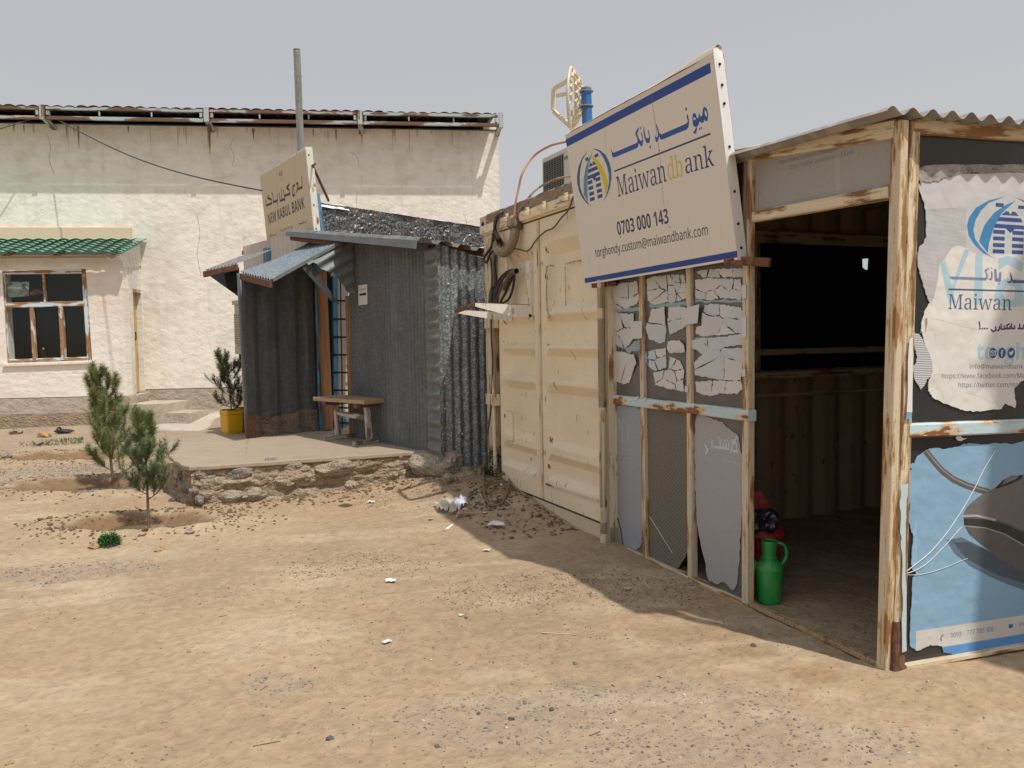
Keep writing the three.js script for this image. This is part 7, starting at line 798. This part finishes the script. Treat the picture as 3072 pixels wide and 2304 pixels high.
// ---------- hose, twigs and rubbish ----------
{ const G = (x, y, h = 0.012) => { const p = gp(x, y, 0.1); p.y += h; return p; }, z = Zm(1200, 1300, 4), g = (x, y, h) => G(...z(x, y), h);
  solo('garden_hose', 'stiff coil of dusty hose lying below the weed', 'hose', [tube([g(1165, 585, 0.05), g(1260, 550, 0.05), g(1310, 580, 0.03), g(1290, 650, 0.02), g(1200, 725, 0.015), g(1110, 735, 0.015), g(1030, 680, 0.015), g(1000, 590, 0.03), g(1010, 480, 0.06), g(1015, 420, 0.1)], 0.011, 90, 7), tube([g(1100, 575, 0.02), g(1050, 590, 0.02), g(1050, 640, 0.015), g(1110, 640, 0.02), g(1120, 595, 0.03)], 0.007, 40, 6)], std({ color: C(0.2, 0.14, 0.085), roughness: 0.8 }), g(1110, 735));
  const crumple = (pts, s, fold, n = 12) => surf((u, v) => { const a = pts[0].clone().lerp(pts[1], u), b = pts[3].clone().lerp(pts[2], u), p = a.lerp(b, v); const k = Math.sin(3.1416 * clamp(u)) * 0.5 + 0.5; return { p: p.add(V(0.012 * (fw(u * 4, v * 4, 2, s + 1) - 0.5), 0.006 + fold * fw(u * 5 + 3, v * 4 + 3, 3, s) * k, 0.012 * (fw(u * 4 + 8, v * 4, 2, s + 2) - 0.5))), uv: [u, v] }; }, n, n);
  { const p = g(560, 970), o = thing('plastic_bag', 'crumpled clear plastic bag with white flap on the sand', 'bag', p); const cl = phy({ color: C(0.66, 0.6, 0.52), roughness: 0.3, transmission: 0.25 }); part('film', [crumple([g(415, 880), g(640, 870), g(560, 985), g(450, 955)], 3, 0.07, 22), crumple([g(625, 890), g(690, 900), g(670, 985), g(580, 1005)], 5, 0.06, 16)], cl, o); part('flap', crumple([g(640, 880), g(800, 890), g(810, 915), g(700, 965)], 9, 0.06, 16), std({ color: C(0.6, 0.61, 0.7), roughness: 0.5 }), o, 'white part of the bag'); }
  solo('pink_wrapper', 'small torn pink wrapper beside the plastic bag', 'litter', crumple([g(690, 990), g(750, 960), g(758, 1015), g(670, 1045)], 15, 0.05, 14), std({ color: C(0.5, 0.27, 0.28), roughness: 0.7 }), g(715, 1010));
  solo('paper_scrap', 'flat white paper triangle in the sign shadow', 'litter', crumple([g(1055, 1140), g(1130, 1080), g(1200, 1110), g(1265, 1140)], 21, 0.035, 12), M.paper, g(1150, 1130));
  solo('white_shard', 'slim white shard left of the sign shadow', 'litter', poly(new Fr(g(545, 1170, 0.004), g(650, 1112).sub(g(545, 1170)), V().crossVectors(UP, V()).add(V(-0.3, 0.05, -1))), [[0, 0], [0.02, 0.02], [0.1, 0.04], [0.155, 0.035], [0.14, 0.012], [0.06, -0.012]], 0, 0.006), M.paper, g(590, 1150));
  const bits = [['paper_scrap', 'small white and brown crumpled paper in the middle of the yard', 'litter', 1172, 1746, 0.03, M.paper], ['carton_scrap', 'little folded white carton piece below the yard centre', 'litter', 1160, 1929, 0.02, M.paper], ['paper_scrap', 'tiny bright white strip near the yard centre', 'litter', 1382, 1848, 0.013, M.white], ['wood_chip', 'pale curled chip near the platform front', 'litter', 1115, 1508, 0.035, M.whitePaint], ['leaf_scrap', 'small pale green leaf left of the white shard', 'leaf', 1292, 1560, 0.022, std({ color: C(0.36, 0.34, 0.18) })], ['eggshell', 'broken pale shell at the sign shadow edge', 'litter', 1462, 1653, 0.026, M.ivory], ['wrapper', 'dull folded wrapper in the shade of the kiosk', 'litter', 1883, 1769, 0.022, M.coolerIvory], ['wrapper', 'pale wrapper sitting where the sun meets the dirt mound', 'litter', 1455, 1541, 0.022, M.ivory]];
  for (const [n, l, c, x, y, r, m] of bits) { const p = gp(x, y); solo(n, l, c, surf((u, v) => ({ p: p.clone().add(V((u - 0.5) * r * 2, 0.004 + r * 0.55 * fw(u * 4 + x, v * 4 + y, 3, 5), (v - 0.5) * r * 1.7).applyAxisAngle(UP, x)), uv: [u, v] }), 9, 9), m, p); }
  solo('twig', 'straight pale stick lying in front of the kiosk', 'stick', cyl(gp(1626, 1902).add(V(0, 0.006, 0)), gp(1728, 1908).add(V(0, 0.006, 0)), 0.0045, 0.003, 6), std({ color: C(0.5, 0.36, 0.28) }), gp(1680, 1905));
  const sticks = [[1305, 1634, 1266, 1636, 'pale stick near the edge of the sign shadow'], [1852, 1806, 1872, 1802, 'short dark stick above the damp patch'], [800, 2058, 782, 2072, 'dry bent stalk right of the gravel patch'], [1770, 2208, 1800, 2196, 'yellow straw on the lower gravel'], [655, 1852, 680, 1848, 'short straw in the left yard'], [760, 2240, 840, 2225, 'long straw near the lower edge']]; sticks.forEach(([x0, y0, x1, y1, l]) => solo('twig', l, 'stick', cyl(gp(x0, y0).add(V(0, 0.005, 0)), gp(x1, y1).add(V(0, 0.005, 0)), 0.0035, 0.002, 6), M.wood, gp(x0, y0)));
  const st = [[990, 2218, 0.013, 'dark grey stone near the lower left of the gravel'], [1312, 2240, 0.008, 'nearly black round stone left of the lower gravel'], [1436, 2141, 0.008, 'dark stone at the gravel edge'], [1535, 2158, 0.011, 'flat dark slab stone in the gravel'], [1655, 2130, 0.01, 'bluish split stone in the gravel'], [2260, 1938, 0.014, 'pale broken stone by the damp patch'], [567, 1956, 0.011, 'brown stone in the left yard'], [30, 2290, 0.011, 'brown stone in the bottom left corner'], [478, 1652, 0.035, 'lumpy clod below the front basin'], [285, 1643, 0.04, 'flat clod left of the herb tuft'], [1398, 1852, 0.01, 'small dark stone near the tiny white strip'], [1726, 1992, 0.011, 'dark stone below the pale stick'], [549, 1505, 0.04, 'grey angular stone at the platform corner'], [519, 1503, 0.03, 'second grey stone beside the angular one'], [568, 1600, 0.035, 'pale clod on the right rim of the front basin'], [134, 1312, 0.09, 'round tan boulder on the gravel at the left'], [50, 1300, 0.09, 'long flat stone slab at the far left'], [120, 1335, 0.08, 'white flat stone beyond the grass strip'], [20, 1370, 0.07, 'white stone on the far left gravel']];
  st.forEach(([x, y, r, l], i) => { const p = gp(x, y); const pale = /white|pale|slab/.test(l) && i > 8, g2 = solo('stone', l, 'stone', rock(r, i * 5 + 3, 1.1, 0.6, 0.9, 2, 0.4).rotateY(i).translate(p.x, p.y + r * 0.3, p.z), pale ? M.stoneC : /brown|clod|tan/.test(l) ? M.mud : std({ color: C(0.1, 0.1, 0.11), roughness: 0.9 }), p, 'loose stones on the yard'); });
  const sp = gp(192, 1286), so = thing('sandal', 'worn black sandal lying against the annex plinth', 'shoe', sp); part('sole', rock(0.1, 3, 1.6, 0.3, 0.7, 3, 0.2).translate(sp.x, sp.y + 0.04, sp.z), M.blackPlastic, so); part('strap', tube([sp.clone().add(V(-0.1, 0.05, 0.05)), sp.clone().add(V(-0.08, 0.1, 0)), sp.clone().add(V(-0.06, 0.05, -0.05))], 0.016, 14, 6), M.blackPlastic, so);
  // pale broken concrete pieces and dry leaves at the container foot
  seed = 401; const im = []; for (let i = 0; i < 260; i++) { const p = gp(...z(rr(830, 1330), rr(560, 940)), 0.1); im.push(new THREE.Matrix4().compose(p.add(V(0, 0.006, 0)), new THREE.Quaternion().setFromEuler(new THREE.Euler(rr(-0.6, 0.6), rr(0, 6.3), rr(-0.6, 0.6))), V(rr(0.006, 0.02), rr(0.002, 0.005), rr(0.005, 0.013)))); } const mm = new THREE.InstancedMesh(rock(1, 3, 1, 1, 1, 0, 0.4), std({ color: C(1, 1, 1), roughness: 0.95 }), im.length); im.forEach((m, i) => { mm.setMatrixAt(i, m); const k = rnd(); mm.setColorAt(i, k < 0.6 ? C(0.15, 0.1, 0.07) : k < 0.9 ? C(0.34, 0.26, 0.19) : C(0.55, 0.53, 0.5)); }); mm.name = 'plant_litter'; mm.userData.kind = 'stuff'; mm.userData.label = 'dry leaves and crumbs gathered below the container corner'; mm.castShadow = mm.receiveShadow = true; scene.add(mm);
}
// ---------- unseen slab added on the right to cast the shadow on the kiosk front ----------
{ const foot = F.at(0.36, 0, 0).add(V(Math.sin(rad(143)), 0, -Math.cos(rad(143))).multiplyScalar(1.75)), o = thing('added_shadow_wall', 'high unseen wall added to cast shade on the kiosk front', 'wall', foot), fr = new Fr(foot, azim(96)); part('wall', poly(fr, [[0, -0.1], [3.2, -0.1], [3.2, 5.2], [0.62, 5.2]], -0.3, 0), M.plasterOld, o); part('coping', gbox(fr, 0.55, 3.25, 5.201, 5.28, -0.35, 0.05), M.plinth, o); }

scene.traverse((q) => { if (q.isMesh) q.castShadow = q.receiveShadow = true; });
renderer.render(scene, camera);
